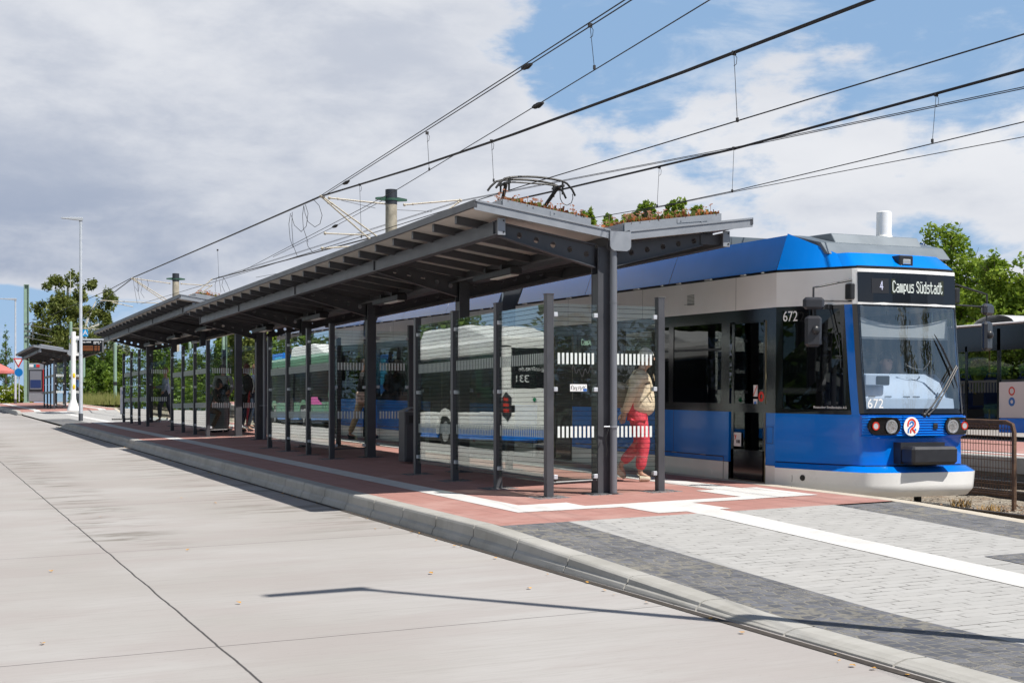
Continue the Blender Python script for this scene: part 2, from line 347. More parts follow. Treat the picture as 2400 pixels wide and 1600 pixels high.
def mat_tramwhite():
    t = NT('tram_white_dirty', .25); n = t.noise(t.map((5, 5, .7)), 1.6, 6, .6); g = t.noise(t.map((1, 1, 1)), 1.1, 5, .6)
    low = t.ss(t.z, .75, .15); c = t.mix(t.math('MULTIPLY', t.ss(n, .42, .72), t.math('MULTIPLY_ADD', low, .45, .07)), (.88, .86, .82), (.42, .37, .30))
    c = t.mix(t.math('MULTIPLY', t.ss(g, .5, .75), .12), c, (.55, .52, .47)); t.b.inputs['Coat Weight'].default_value = .35; t.b.inputs['Coat Roughness'].default_value = .08
    return t.out(c, t.ss(n, .3, .8, .22, .42))
M_tramwhite = mat_tramwhite()
M_white = P('white_paint', (.90, .895, .87), .3, 0, .03, 3, coat=.3)
M_whitem = P('white_matt', (.80, .80, .79), .55, 0, .05, 6)
M_tramwhite = P('tram_white', (.88, .86, .82), .22, 0, .03, 2.5, coat=.4)
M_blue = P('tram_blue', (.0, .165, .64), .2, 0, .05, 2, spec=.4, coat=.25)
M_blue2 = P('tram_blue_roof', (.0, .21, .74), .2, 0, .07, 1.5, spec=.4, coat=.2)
M_glass = mat_glass('screen_glass', (.925, .965, .945), True, 1.5, .012)
M_glassR = mat_glass('road_screen_glass', (.78, .85, .81), True, 1.5, .012, 2.3)
M_wglass = mat_glass('side_window_glass', (.11, .115, .13), False, 1.55)
M_fglass = mat_glass('windscreen_glass', (.88, .91, .93), False, 1.55, .08, 3.4)
M_wire = P('catenary_wire', (.016, .015, .015), .6)
M_brkt = P('cream_bracket_tube', (.45, .41, .33), .5, .0, .2, 15)
M_rust = P('rusty_steel', (.13, .075, .045), .7, .3, .3, 12, .3)
M_skin = P('skin', (.50, .27, .19), .5, 0, .06, 20)
M_conc = P('mast_concrete', (.36, .33, .26), .85, 0, .25, 5, .3, 30)
# ------------------------------------------------------------------ mesh builder
class MB:
    def __init__(s): s.v = []; s.f = []; s.mi = []; s.k = 0
    def quad(s, *p):
        i = len(s.v); s.v += [tuple(q) for q in p]; s.f.append(tuple(range(i, i+len(p)))); s.mi.append(s.k); return s
    def box(s, x0, x1, y0, y1, z0, z1, M=None, bev=0.):
        i = len(s.v)
        if bev > 0:
            b = min(bev, (x1-x0)*.45, (y1-y0)*.45, (z1-z0)*.45)
            pts = []
            # chamfered along all vertical edges and top/bottom rims
            ring = lambda q, z: [(x0+q, y0, z), (x1-q, y0, z), (x1, y0+q, z), (x1, y1-q, z), (x1-q, y1, z), (x0+q, y1, z), (x0, y1-q, z), (x0, y0+q, z)]
            def ins(z):
                return [(x0+b*1.4, y0+b, z), (x1-b*1.4, y0+b, z), (x1-b, y0+b*1.4, z), (x1-b, y1-b*1.4, z), (x1-b*1.4, y1-b, z), (x0+b*1.4, y1-b, z), (x0+b, y1-b*1.4, z), (x0+b, y0+b*1.4, z)]
            rings = [ins(z0), ring(b, z0+b), ring(b, z1-b), ins(z1)]
            for r in rings: pts += r
            s.v += [tuple(M @ Vector(p)) if M else p for p in pts]
            for a in range(3):
                for j in range(8):
                    k = (j+1) % 8; s.f.append((i+a*8+j, i+a*8+k, i+(a+1)*8+k, i+(a+1)*8+j)); s.mi.append(s.k)
            s.f.append(tuple(i+7-j for j in range(8))); s.mi.append(s.k)
            s.f.append(tuple(i+24+j for j in range(8))); s.mi.append(s.k)
            return s
        pts = [(x0, y0, z0), (x1, y0, z0), (x1, y1, z0), (x0, y1, z0), (x0, y0, z1), (x1, y0, z1), (x1, y1, z1), (x0, y1, z1)]
        s.v += [tuple(M @ Vector(p)) if M else p for p in pts]
        for q in ((3, 2, 1, 0), (4, 5, 6, 7), (0, 1, 5, 4), (1, 2, 6, 5), (2, 3, 7, 6), (3, 0, 4, 7)): s.f.append(tuple(i+a for a in q)); s.mi.append(s.k)
        return s
    def prism(s, poly, axis, a, b, M=None):
        """poly: 2D points; axis 'x' (poly=y,z), 'y' (poly=x,z), 'z' (poly=x,y)"""
        i = len(s.v); n = len(poly)
        def P3(p, t): return {'x': (t, p[0], p[1]), 'y': (p[0], t, p[1]), 'z': (p[0], p[1], t)}[axis]
        for t in (a, b):
            for p in poly:
                q = P3(p, t); s.v.append(tuple(M @ Vector(q)) if M else q)
        for j in range(n): s.f.append((i+j, i+(j+1) % n, i+n+(j+1) % n, i+n+j)); s.mi.append(s.k)
        s.f.append(tuple(i+n-1-j for j in range(n))); s.f.append(tuple(i+n+j for j in range(n))); s.mi += [s.k, s.k]
        return s
    def tube(s, pts, r, n=8, caps=True):
        pts = [Vector(p) for p in pts]; rr = r if isinstance(r, (list, tuple)) else [r]*len(pts)
        i = len(s.v); up = Vector((0, 0, 1)); prev = None
        for a, p in enumerate(pts):
            d = (pts[min(a+1, len(pts)-1)]-pts[max(a-1, 0)])
            if d.length < 1e-9: d = Vector((0, 0, 1))
            d.normalize()
            if prev is None: x = d.cross(up if abs(d.z) < .95 else Vector((1, 0, 0))).normalized()
            else: x = (prev-d*prev.dot(d)).normalized()
            prev = x; y = d.cross(x)
            for j in range(n):
                t = 2*math.pi*j/n; s.v.append(tuple(p+(x*math.cos(t)+y*math.sin(t))*rr[a]))
        for a in range(len(pts)-1):
            for j in range(n):
                k = (j+1) % n; s.f.append((i+a*n+j, i+a*n+k, i+(a+1)*n+k, i+(a+1)*n+j)); s.mi.append(s.k)
        if caps:
            s.f.append(tuple(i+n-1-j for j in range(n))); e = i+(len(pts)-1)*n; s.f.append(tuple(e+j for j in range(n))); s.mi += [s.k, s.k]
        return s
    def disc(s, c, ax, ay, r, t, n=20, rin=0.):
        """flat ring or disc of thickness t in the plane of ax, ay"""
        c = Vector(c); ax = Vector(ax).normalized(); ay = Vector(ay).normalized(); nz = ax.cross(ay)
        i = len(s.v)
        for h in (0, t):
            for j in range(n):
                a = 2*math.pi*j/n; s.v.append(tuple(c+nz*h+(ax*math.cos(a)+ay*math.sin(a))*r))
        if rin:
            for h in (0, t):
                for j in range(n):
                    a = 2*math.pi*j/n; s.v.append(tuple(c+nz*h+(ax*math.cos(a)+ay*math.sin(a))*rin))
            for j in range(n):
                k = (j+1) % n
                for q in ((i+j, i+k, i+n+k, i+n+j), (i+n+j, i+n+k, i+3*n+k, i+3*n+j), (i+2*n+k, i+2*n+j, i+3*n+j, i+3*n+k), (i+k, i+j, i+2*n+j, i+2*n+k)): s.f.append(q); s.mi.append(s.k)
        else:
            for j in range(n):
                k = (j+1) % n; s.f.append((i+j, i+k, i+n+k, i+n+j)); s.mi.append(s.k)
            s.f.append(tuple(i+n-1-j for j in range(n))); s.f.append(tuple(i+n+j for j in range(n))); s.mi += [s.k]*2
        return s
    def ball(s, c, rx, ry=None, rz=None, n=10, m=7):
        ry = ry or rx; rz = rz or rx; i = len(s.v)
        for a in range(m+1):
            t = math.pi*a/m
            for j in range(n):
                p = 2*math.pi*j/n; s.v.append((c[0]+rx*math.sin(t)*math.cos(p), c[1]+ry*math.sin(t)*math.sin(p), c[2]+rz*math.cos(t)))
        for a in range(m):
            for j in range(n):
                k = (j+1) % n; s.f.append((i+(a+1)*n+j, i+(a+1)*n+k, i+a*n+k, i+a*n+j)); s.mi.append(s.k)
        return s
    def loft(s, rings, closed=False):
        i = len(s.v); n = len(rings[0])
        for r in rings: s.v += [tuple(p) for p in r]
        for a in range(len(rings)-1):
            for j in range(n if closed else n-1):
                k = (j+1) % n; s.f.append((i+a*n+j, i+a*n+k, i+(a+1)*n+k, i+(a+1)*n+j)); s.mi.append(s.k)
        return s
    def build(s, name, mat, parent=None, smooth=False, bevel=0., loc=None):
        me = bpy.data.meshes.new(name); me.from_pydata(s.v, [], s.f)
        mats = mat if isinstance(mat, (list, tuple)) else [mat]
        for q in mats: me.materials.append(q)
        if len(mats) > 1: me.polygons.foreach_set('material_index', s.mi)
        if smooth:
            me.polygons.foreach_set('use_smooth', [True]*len(me.polygons))
            try: me.set_sharp_from_angle(angle=R(40))
            except Exception: pass
        me.update()
        o = bpy.data.objects.new(name, me); COL.objects.link(o)
        if parent: o.parent = parent
        if loc: o.location = loc
        if bevel:
            b = o.modifiers.new('bevel', 'BEVEL'); b.width = bevel; b.segments = 2; b.limit_method = 'ANGLE'
        return o
def thing(name, label, cat, loc=(0, 0, 0), rot=(0, 0, 0), group=None):
    o = bpy.data.objects.new(name, None); o.empty_display_size = .2; COL.objects.link(o)
    o.location = loc; o.rotation_euler = rot; o['label'] = label; o['category'] = cat
    if group: o['group'] = group
    return o
def tag(o, label, cat, group=None, kind=None):
    o['label'] = label; o['category'] = cat
    if group: o['group'] = group
    if kind: o['kind'] = kind
    return o
def struct(o, label=None):
    o['kind'] = 'structure'
    if label: o['label'] = label; o['category'] = o.name.split('.')[0].replace('_', ' ')
    return o
def text(name, body, size, mat, parent, M, ext=.002, align='CENTER', shear=0., sx=1.):
    c = bpy.data.curves.new(name, 'FONT'); c.body = body; c.size = size; c.extrude = ext; c.align_x = align; c.align_y = 'CENTER'
    c.space_character = 1.0; c.shear = shear; c.offset = .0
    o = bpy.data.objects.new(name, c); COL.objects.link(o); dg = bpy.context.evaluated_depsgraph_get()
    me = bpy.data.meshes.new_from_object(o.evaluated_get(dg)); bpy.data.objects.remove(o)
    me.materials.clear(); me.materials.append(mat)
    me.transform(M @ Matrix.Diagonal((sx, 1, 1, 1)))
    q = bpy.data.objects.new(name, me); COL.objects.link(q)
    if parent: q.parent = parent
    return q
def MX(o, ax, ay):
    """matrix whose local x,y run along ax, ay from origin o"""
    ax = Vector(ax).normalized(); ay = Vector(ay).normalized(); az = ax.cross(ay)
    return Matrix(((ax.x, ay.x, az.x, o[0]), (ax.y, ay.y, az.y, o[1]), (ax.z, ay.z, az.z, o[2]), (0, 0, 0, 1)))
def px(x, D):
    """plan position (u, v) of the thing seen in pixel column x at depth D"""
    xt = (x-1200)/3333; s, c = math.sin(TH), math.cos(TH); return ((s+xt*c)*D, (c-xt*s)*D)
def pz(y, D): return 1.5+(965-y)/3333*D
def onu(x, y, u):
    xt = (x-1200)/3333; s, c = math.sin(TH), math.cos(TH); r = (s+xt*c)/(c-xt*s); v = u/r; D = u*s+v*c
    return (u, v, pz(y, D))
def onv(x, y, v):
    xt = (x-1200)/3333; s, c = math.sin(TH), math.cos(TH); r = (s+xt*c)/(c-xt*s); u = v*r; D = u*s+v*c
    return (u, v, pz(y, D))
# ------------------------------------------------------------------ the ground
def frange(a, b, st):
    n = max(1, int(math.ceil((b-a)/st-1e-6))); return [a+(b-a)*i/n for i in range(n+1)]
def sheet(name, u0, u1, v0, v1, fz, off, mat, us=2., vs=1.):
    m = MB(); U = frange(u0, u1, us); V = frange(v0, v1, vs)
    i = 0
    for v in V:
        for u in U: m.v.append((u, v, fz(u, v)+off))
    n = len(U)
    for a in range(len(V)-1):
        for b in range(n-1): m.f.append((a*n+b, a*n+b+1, (a+1)*n+b+1, (a+1)*n+b)); m.mi.append(0)
    return m.build(name, mat)
def ground():
    m = MB(); U = [-1500, -400, -120, -60, -30, -14, 0, 4, 9.4, 12, 16, 22, 30, 60, 120, 400, 1500]
    V = [-400, -120, -40, -25, -10, 0, 10, 20, 30, 40, 50, 60, 70, 80, 90, 100, 115, 150, 220, 400, 1000, 2500]
    for v in V:
        for u in U: m.v.append((u, v, gz0(u, v)-.26-(.25 if 9 < u < 22 else 0)))
    n = len(U)
    for a in range(len(V)-1):
        for b in range(n-1): m.f.append((a*n+b, a*n+b+1, (a+1)*n+b+1, (a+1)*n+b)); m.mi.append(0)
    struct(m.build('ground', M_ground))
ground()
struct(sheet('road', -14, 4.83, -6, 110, rz, 0, M_road, 4, 2))
struct(sheet('road', -30, 24, 110, 122, rz, 0, M_road, 4, 2))
KU = 4.90
struct(sheet('platform', KU, 9.22, 11.8, 49.0, gz, 0, M_red))
struct(sheet('platform', KU, 9.22, 70.8, 98, gz, 0, M_red))
# forecourt ramp towards the camera and crossing between the two shelters
struct(sheet('pavement', 5.57, 8.5, -6, 11.8, gz, 0, M_grey, 2, .5))
struct(sheet('pavement', KU, 9.22, 49.0, 70.8, gz, 0, M_grey, 2, .5))
struct(sheet('cobble_strip', KU, 5.57, -6, 11.8, gz, 0, M_dark, 2, .5))
struct(sheet('cobble_strip', 8.5, 9.22, -6, 11.72, gz, 0, M_dark, 2, .5))
struct(sheet('cobble_strip', 7.6, 8.5, -6, 8.63, gz, .004, M_dark, 2, .5))
struct(sheet('cobble_strip', KU, 6.0, 49.6, 60, gz, .004, M_dark, 2, .5))
def tac(u0, u1, v0, v1, m=None, off=.004): struct(sheet('tactile_strip', u0, u1, v0, v1, gz, off, m or M_tac, 2, .5))
tac(5.5, 5.8, 12.8, 49.0); tac(8.45, 8.8, 14.0, 49.0); tac(5.5, 5.8, 70.8, 97); tac(8.45, 8.8, 70.8, 97)
tac(5.8, 6.35, 12.78, 13.5, M_dot); tac(6.35, 8.2, 12.75, 13.05)
tac(6.62, 7.43, 12.0, 12.75, M_dot); tac(8.2, 9.0, 12.78, 14.0, M_dot)
tac(6.93, 7.30, -6, 12.0); tac(6.6, 6.93, 49.2, 70.6); tac(4.95, 6.6, 50.0, 50.5)
# cobble collars around posts are added with the screens
def kerb():
    m = MB()
    for (va, vb) in ((-6, 50.6), (70.0, 100)):
        v = va
        while v < vb-.01:
            e = min(v+1.0, vb); g = .009
            def ring(y):
                hk = .187-drop(y); base = rz(4.75, y)
                top = base+hk+.002; w = clamp((hk-.04)/.14, 0, 1)
                ft = .045*w
                P = [(4.692-.022*w, base-.05), (4.692-.022*w, base+.010), (4.700-.012*w, base+.014+.045*w), (4.712, base+.018+.065*w), (4.722-.004*w, top-.014-.014*w), (4.728+.016*(1-w), top-.009), (4.742+.03*(1-w), top-.001), (4.90, top+.002), (4.90, base-.05)]
                return [(a, y, b) for a, b in P]
            ys = frange(v+g, e-g, .5); r = [ring(y) for y in ys]
            m.loft(r)
            for q in (r[0], r[-1]): m.quad(*q)
            v = e
    struct(m.build('kerb', M_kerb))
    m = MB()
    for (va, vb) in ((-6, 50.6), (70, 100)):
        for v in frange(va, vb, 2)[:-1]:
            pass
    g = MB()                                     # dark joint filler and the wet gutter line
    for (va, vb) in ((-6, 50.6), (70, 100)):
        V = frange(va, vb, 1)
        g.loft([[(4.60, v, rz(4.6, v)+.004), (4.64, v, rz(4.64, v)+.006), (4.66, v, rz(4.66, v)+.004)] for v in V])
        g.loft([[(4.735, v, rz(4.73, v)), (4.735, v, rz(4.73, v)+.15-drop(v)), (4.90, v, gz(4.9, v)-.01)] for v in V])
    struct(g.build('gutter_joint', P('dirt_joint', (.05, .042, .035), .9, 0, .3, 20)))
kerb()
def edge_stone():
    m = MB()
    for (va, vb) in ((-6, 49.5), (49.5, 98)):
        V = frange(va, vb, .5)
        m.loft([[(9.22, v, gz(9.22, v)+.001), (9.37, v, gz(9.37, v)+.003), (9.385, v, gz(9.37, v)-.012), (9.385, v, gz(9.37, v)-.45)] for v in V])
    struct(m.build('platform_edge', P('edge_stone', (.50, .45, .37), .8, 0, .1, 6, .2), smooth=False))
edge_stone()
# track bed
def bz(u, v): return tz(v)-.12+.02*math.sin(u*7.3+v*2.1)*math.sin(v*5.7+u)
struct(sheet('track_bed', 9.38, 16.4, -6, 110, bz, 0, M_ball, .4, .5))
def rails():
    for c in (10.65, 14.7):
        for sgn in (-1, 1):
            m = MB(); u = c+sgn*.7175
            prof = [(-.07, -.16), (-.07, -.145), (-.012, -.12), (-.010, -.045), (-.034, -.032), (-.034, -.004), (-.028, 0), (.028, 0), (.034, -.004), (.034, -.032), (.010, -.045), (.012, -.12), (.07, -.145), (.07, -.16)]
            m.loft([[(u+a, v, tz(v)+b) for a, b in prof] for v in (-6, 100)])
            struct(m.build('rail', [P('rail_steel', (.09, .075, .065), .45, .6, .2, 8)], smooth=False))
rails()
def stones():
    m = MB(); rnd = random.Random(3)
    for k in range(5200):
        near = k < 4300
        u = rnd.uniform(9.4, 13.6); v = rnd.uniform(8.5, 14.2) if near else rnd.uniform(13, 30)
        if abs(abs(u-10.65)-.7175) < .06: continue
        z = bz(u, v)+.01; r = rnd.uniform(.014, .034)
        i = len(m.v); a0 = rnd.random()*6
        for j in range(4):
            a = a0+j*1.57+rnd.uniform(-.3, .3); m.v.append((u+r*math.cos(a)*rnd.uniform(.7, 1.2), v+r*math.sin(a)*rnd.uniform(.7, 1.2), z+rnd.uniform(-.005, .012)))
        m.v.append((u+rnd.uniform(-.01, .01), v+rnd.uniform(-.01, .01), z+r*rnd.uniform(.6, 1.2)))
        for j in range(4): m.f.append((i+j, i+(j+1) % 4, i+4)); m.mi.append(rnd.randrange(3))
    o = m.build('track_ballast', [P('stone_a', (.34, .30, .24), .9), P('stone_b', (.22, .19, .15), .9), P('stone_c', (.27, .17, .10), .9)])
    tag(o, 'brown and grey crushed stones lying between the tram rails', 'ballast', kind='stuff')
stones()
# second platform across the tracks
struct(sheet('platform', 16.5, 21.5, -6, 98, lambda u, v: .45+.0181*clamp(v, -25, 100), 0, M_red, 2, 4))
struct(sheet('tactile_strip', 17.0, 17.35, -6, 98, lambda u, v: .454+.0181*clamp(v, -25, 100), 0, M_tac, 2, 4))
m = MB(); m.loft([[(16.38, v, -.3+.0181*v), (16.38, v, .19+.0181*v)] for v in (-6, 98)]); struct(m.build('platform_wall', P('dark_wall_concrete', (.17, .155, .13), .9, 0, .2, 3, .3)))
m = MB(); m.loft([[(16.34, v, .19+.0181*v), (16.34, v, .44+.0181*v), (16.36, v, .455+.0181*v), (16.62, v, .455+.0181*v)] for v in (-6, 98)]); struct(m.build('platform_edge', M_kerb))
struct(sheet('road', 21.5, 40, -20, 98, lambda u, v: .30+.0181*clamp(v, -25, 100), 0, M_road, 4, 4))
m = MB(); m.loft([[(-14, v, rz(-14, v)-.02), (-14, v, rz(-14, v)+.14), (-14.3, v, rz(-14, v)+.14), (-14.3, v, rz(-14, v)-.1)] for v in frange(-6, 100, 4)]); struct(m.build('kerb', M_kerb))
# ------------------------------------------------------------------ shelters
def post_mb(u, v, z0, z1, w=.085):
    m = MB(); h = w/2
    m.box(u-h, u+h, v-h, v+h, z0-.05, z1, bev=.004)
    m.box(u-h-.004, u+h+.004, v-h-.004, v+h+.004, z1-.004, z1+.008, bev=.002)
    return m
def collar(u, v, par):
    m = MB(); n = 3; s = .10; rnd = random.Random(int(u*91+v*17))
    for a in range(-2, 2):
        for b in range(-2, 2):
            x = u+a*s; y = v+b*s; m.box(x+.006, x+s-.006, y+.006, y+s-.006, gz(x, y)-.03, gz(x, y)+.004+rnd.random()*.004, bev=.006)
    return m.build('cobble_collar', M_dark, par)
NUM = ['nearest', 'second nearest', 'third nearest', 'farthest']
def clamp_mb(m, u, v, z): m.box(u-.03, u+.03, v-.022, v+.022, z-.024, z+.024, bev=.004)
def pane(par, a, b, z0, z1, axis, at, dots=True, pitch=.052, poster=None):
    """one pane between a and b along axis ('y' wall along the road, 'x' cross wall)"""
    m = MB()
    if axis == 'y': m.box(at-.005, at+.005, a, b, z0, z1)
    else: m.box(a, b, at-.005, at+.005, z0, z1)
    g = m.build('glass_pane', M_glassR if axis == 'y' else M_glass, par)
    if dots:
        for zc in (z1-.60, z1-1.41):
            d = MB(); t = a+.05
            while t < b-.045:
                if axis == 'y': d.box(at-.0075, at-.0055, t, t+.023, zc-.062, zc+.062)
                else: d.box(t, t+.028, at-.0075, at-.0055, zc-.062, zc+.062)
                t += pitch
            d.build('safety_marking', P('white_print', (.66, .71, .69), .6) if axis == 'x' else P('white_print_shaded', (.44, .50, .47), .6), g)  # same white dashes; road-facing ones coloured darker to include their shade
def screen(vs, u, ztop, label, grp):
    th = thing('glass_screen', label, 'wind screen', (0, 0, 0), group=grp)
    z1 = ztop-.10
    for v in vs:
        post_mb(u, v, gz(u, v), ztop).build('post', M_steel, th)
        collar(u, v, th)
        for zc in (z1-.13, (z1+gz(u, v)+.2)/2, gz(u, v)+.24):
            for sg in (-1, 1):
                if vs[0] <= v+sg*.1 <= vs[-1]: c = MB(); clamp_mb(c, u, v+sg*.062, zc); c.build('glass_clamp', M_galv, th)
    for a, b in zip(vs[:-1], vs[1:]): pane(th, a+.055, b-.055, gz(u, a)+.17, z1, 'y', u)
    m = MB(); m.tube([(u+.06, vs[0]+.1, gz(u, vs[0])+.155), (u+.06, vs[-1]-.1, gz(u, vs[-1])+.155)], .012, 6); m.build('bottom_rail', M_steel, th)
    return th
def cross(v, u0, uc, u1, ztop, label, grp, dots=True):
    th = thing('glass_screen', label, 'wind screen', (0, 0, 0), group=grp)
    z1 = ztop-.10; post_mb(u1, v, gz(u1, v), ztop).build('post', M_steel, th); collar(u1, v, th)
    segs = [(u0+.05, uc-.10), (uc+.10, u1-.05)]
    for a, b in segs:
        pane(th, a, b, gz(a, v)+.17, z1, 'x', v, dots)
        for zc in (z1-.12, (z1+gz(a, v)+.2)/2+.02, gz(a, v)+.22):
            for q in (a+.02, b-.02): c = MB(); c.box(q-.024, q+.024, v-.028, v+.028, zc-.024, zc+.024, bev=.004); c.build('glass_clamp', M_galv, th)
    m = MB(); m.tube([(u0+.05, v, gz(u0, v)+.16), (uc-.1, v, gz(uc, v)+.16)], .012, 6); m.build('bottom_rail', M_steel, th)
def arm_mb(cu, v, z_in, z_out, h_in, h_out, side, holes=6):
    """cantilever arm: tapering flanged plate with round holes"""
    m = MB(); L = 1.22; t = .006
    n = holes; du = L/n
    def zt(s): return z_in[0]+(z_out[0]-z_in[0])*s
    def zb(s): return z_in[1]+(z_out[1]-z_in[1])*s
    X = lambda s: cu+side*(.08+L*s)
    for k in range(n):
        s0, s1 = k/n, (k+1)/n; sc = (s0+s1)/2; zc = (zt(sc)+zb(sc))/2; r = min(.034, (zt(sc)-zb(sc))*.28)
        out = [(X(s0), zb(s0)), (X(sc), zb(sc)), (X(s1), zb(s1)), (X(s1), (zt(s1)+zb(s1))/2), (X(s1), zt(s1)), (X(sc), zt(sc)), (X(s0), zt(s0)), (X(s0), (zt(s0)+zb(s0))/2)]
        ang = [-135, -90, -45, 0, 45, 90, 135, 180]
        inn = [(X(sc)+side*r*math.cos(R(a)), zc+r*math.sin(R(a))) for a in ang]
        for yy in (v-t, v+t):
            for j in range(8):
                q = (j+1) % 8; m.quad((out[j][0], yy, out[j][1]), (out[q][0], yy, out[q][1]), (inn[q][0], yy, inn[q][1]), (inn[j][0], yy, inn[j][1]))
        for j in range(8):
            q = (j+1) % 8; m.quad((inn[j][0], v-t, inn[j][1]), (inn[q][0], v-t, inn[q][1]), (inn[q][0], v+t, inn[q][1]), (inn[j][0], v+t, inn[j][1]))
    for f, g in ((zt, 1), (zb, -1)):
        a, b = (X(0), f(0)), (X(1), f(1))
        m.prism([(a[0], a[1]), (b[0], b[1]), (b[0], b[1]+g*.012), (a[0], a[1]+g*.012)], 'y', v-.045, v+.045)
    return m
def shelter(name, label, v0, v1, cols, ze, full=True, uo=0.):
    """butterfly-roof platform shelter; ze = eave height"""
    th = thing('platform_shelter', label, 'shelter', (uo, 0, 0))
    uc = 7.15; ul, ur, ug0, ug1 = 5.55, 9.02, 7.18, 7.40
    dz = ze-3.74
    zl = lambda u: (3.74-(u-ul)/(ug0-ul)*.235+dz) if u < 7.29 else (3.505+(u-ug1)/(ur-ug1)*.225+dz)   # top of deck
    # decks
    for a, b, nm in ((ul, ug0, 0), (ug1, ur, 1)):
        m = MB(); m.k = 0
        m.prism([(a, zl(a)), (b, zl(b)), (b, zl(b)-.05), (a, zl(a)-.05)], 'y', v0+.012, v1-.012)
        m.k = 1
        for yy, g in ((v0, 1), (v1, -1)):
            m.prism([(a, zl(a)+.006), (b, zl(b)+.006), (b, zl(b)-.085), (a, zl(a)-.085)], 'y', yy, yy+g*.012)
        m.prism([(a+.01, zl(a)+.002), (b-.01, zl(b)+.002), (b-.01, zl(b)+.022), (a+.01, zl(a)+.022)], 'y', v0-.012, v0+.06)
        e = a if nm == 0 else b; g = 1 if nm == 0 else -1
        m.k = 2; m.prism([(e-g*.004, zl(e)+.02), (e+g*.03, zl(e)+.02), (e+g*.03, zl(e)-.058), (e-g*.004, zl(e)-.058)], 'y', v0-.005, v1)
        m.build('roof_deck', [M_cream, M_steel2, M_steel], th)
    # purlins
    v = v0+.72
    while v < v1-.2:
        for a, b in ((ul+.06, ug0-.03), (ug1+.03, ur-.12)):
            m = MB(); m.prism([(a, zl(a)-.052), (b, zl(b)-.052), (b, zl(b)-.14), (a, zl(a)-.14)], 'y', v-.03, v+.03); m.build('purlin', M_steel, th)
        v += .74
    # long beams with end plates
    for u in (5.90, 8.72):
        zt = zl(u)-.115; m = MB(); m.k = 0
        m.box(u-.035, u+.035, v0+.1, v1-.1, zt-.15, zt, bev=.003)
        m.box(u-.055, u+.055, v0+.1, v1-.1, zt-.158, zt-.146, bev=.002)
        m.k = 1
        for yy in (v0+.085, v1-.1): m.box(u-.045, u+.045, yy, yy+.014, zt-.165, zt+.02, bev=.003)
        m.k = 2
        for zz in (zt-.13, zt-.01): m.box(u+.015, u+.03, v0+.078, v0+.086, zz-.008, zz+.008)
        m.build('edge_beam', [M_steel, M_steel2, M_black], th)
    # gutter
    zg = zl(ug0)-.045; m = MB(); m.k = 0
    gp = [(ug0-.01, zg+.045), (ug0-.01, zg-.12), (ug0+.02, zg-.16), (ug1-.02, zg-.16), (ug1+.01, zg-.12), (ug1+.01, zg+.045), (ug1-.01, zg+.045), (ug1-.02, zg-.12), (ug0+.02, zg-.12), (ug0+.01, zg+.045)]
    m.prism(gp, 'y', v0+.05, v1-.05); m.k = 1
    ep = [(ug0-.02, zg+.045), (ug0-.02, zg-.12), (ug0-.005, zg-.15), (ug0+.03, zg-.172), (ug1-.03, zg-.172), (ug1+.005, zg-.15), (ug1+.02, zg-.12), (ug1+.02, zg+.045)]
    m.prism(ep, 'y', v0-.02, v0-.004); m.build('gutter', [M_steel, M_steel2], th)
    # columns with arms
    for i, v in enumerate(cols):
        zt = 3.34+dz; zb = gz(uc, v)-.1
        m = MB(); m.box(uc-.075, uc+.075, v-.085, v-.070, zb, zt, bev=.003); m.box(uc-.075, uc+.075, v+.070, v+.085, zb, zt, bev=.003); m.box(uc-.006, uc+.006, v-.07, v+.07, zb, zt)
        m.box(uc-.070, uc-.058, v-.069, v+.069, zb, zt-.3)
        if full:
            for q in range(4):
                for sx in (-.055, .055): m.tube([(uc+sx, v-.098, zt-.045-q*.06), (uc+sx, v-.084, zt-.045-q*.06)], .011, 6)
        co = m.build('column', M_steel, th)
        pm = MB(); pm.box(uc-.16, uc+.16, v-.14, v+.14, gz(uc, v)-.02, gz(uc, v)+.01, bev=.004); pm.build('base_plate', M_steel, co)
        if full: collar(uc, v, th)
        for sd in (-1, 1):
            zi = (3.36+dz, 3.12+dz); zo = (zl(5.90)-.13, zl(5.90)-.26) if sd < 0 else (zl(8.72)-.13, zl(8.72)-.26)
            arm_mb(uc, v, zi, zo, 0, 0, sd if sd < 0 else 1).build('cantilever_arm', M_steel, th)
            if sd > 0:
                b = MB(); b.box(uc+1.28, 8.70, v-.02, v+.02, zo[1]+.01, zo[0]-.01); b.build('arm_end', M_steel, th)
    # lights between the frames, hung from a conduit
    m = MB(); m.tube([(6.95, v0+.3, 3.30+dz), (6.95, v1-.3, 3.30+dz)], .014, 6); m.build('conduit', M_steel, th)
    for a, b in zip(cols[:-1], cols[1:]):
        c = (a+b)/2; l = MB(); l.k = 0; l.box(6.70, 6.86, c-.62, c+.62, 3.17+dz, 3.25+dz, bev=.01); l.k = 1; l.box(6.73, 6.83, c-.58, c+.1, 3.158+dz, 3.168+dz); l.k = 0
        l.box(6.72, 6.96, c-.3, c-.24, 3.25+dz, 3.31+dz); l.box(6.72, 6.96, c+.24, c+.3, 3.25+dz, 3.31+dz)
        l.build('ceiling_light', [M_blackm, P('lamp_diffuser', (.75, .72, .66), .4)], th)
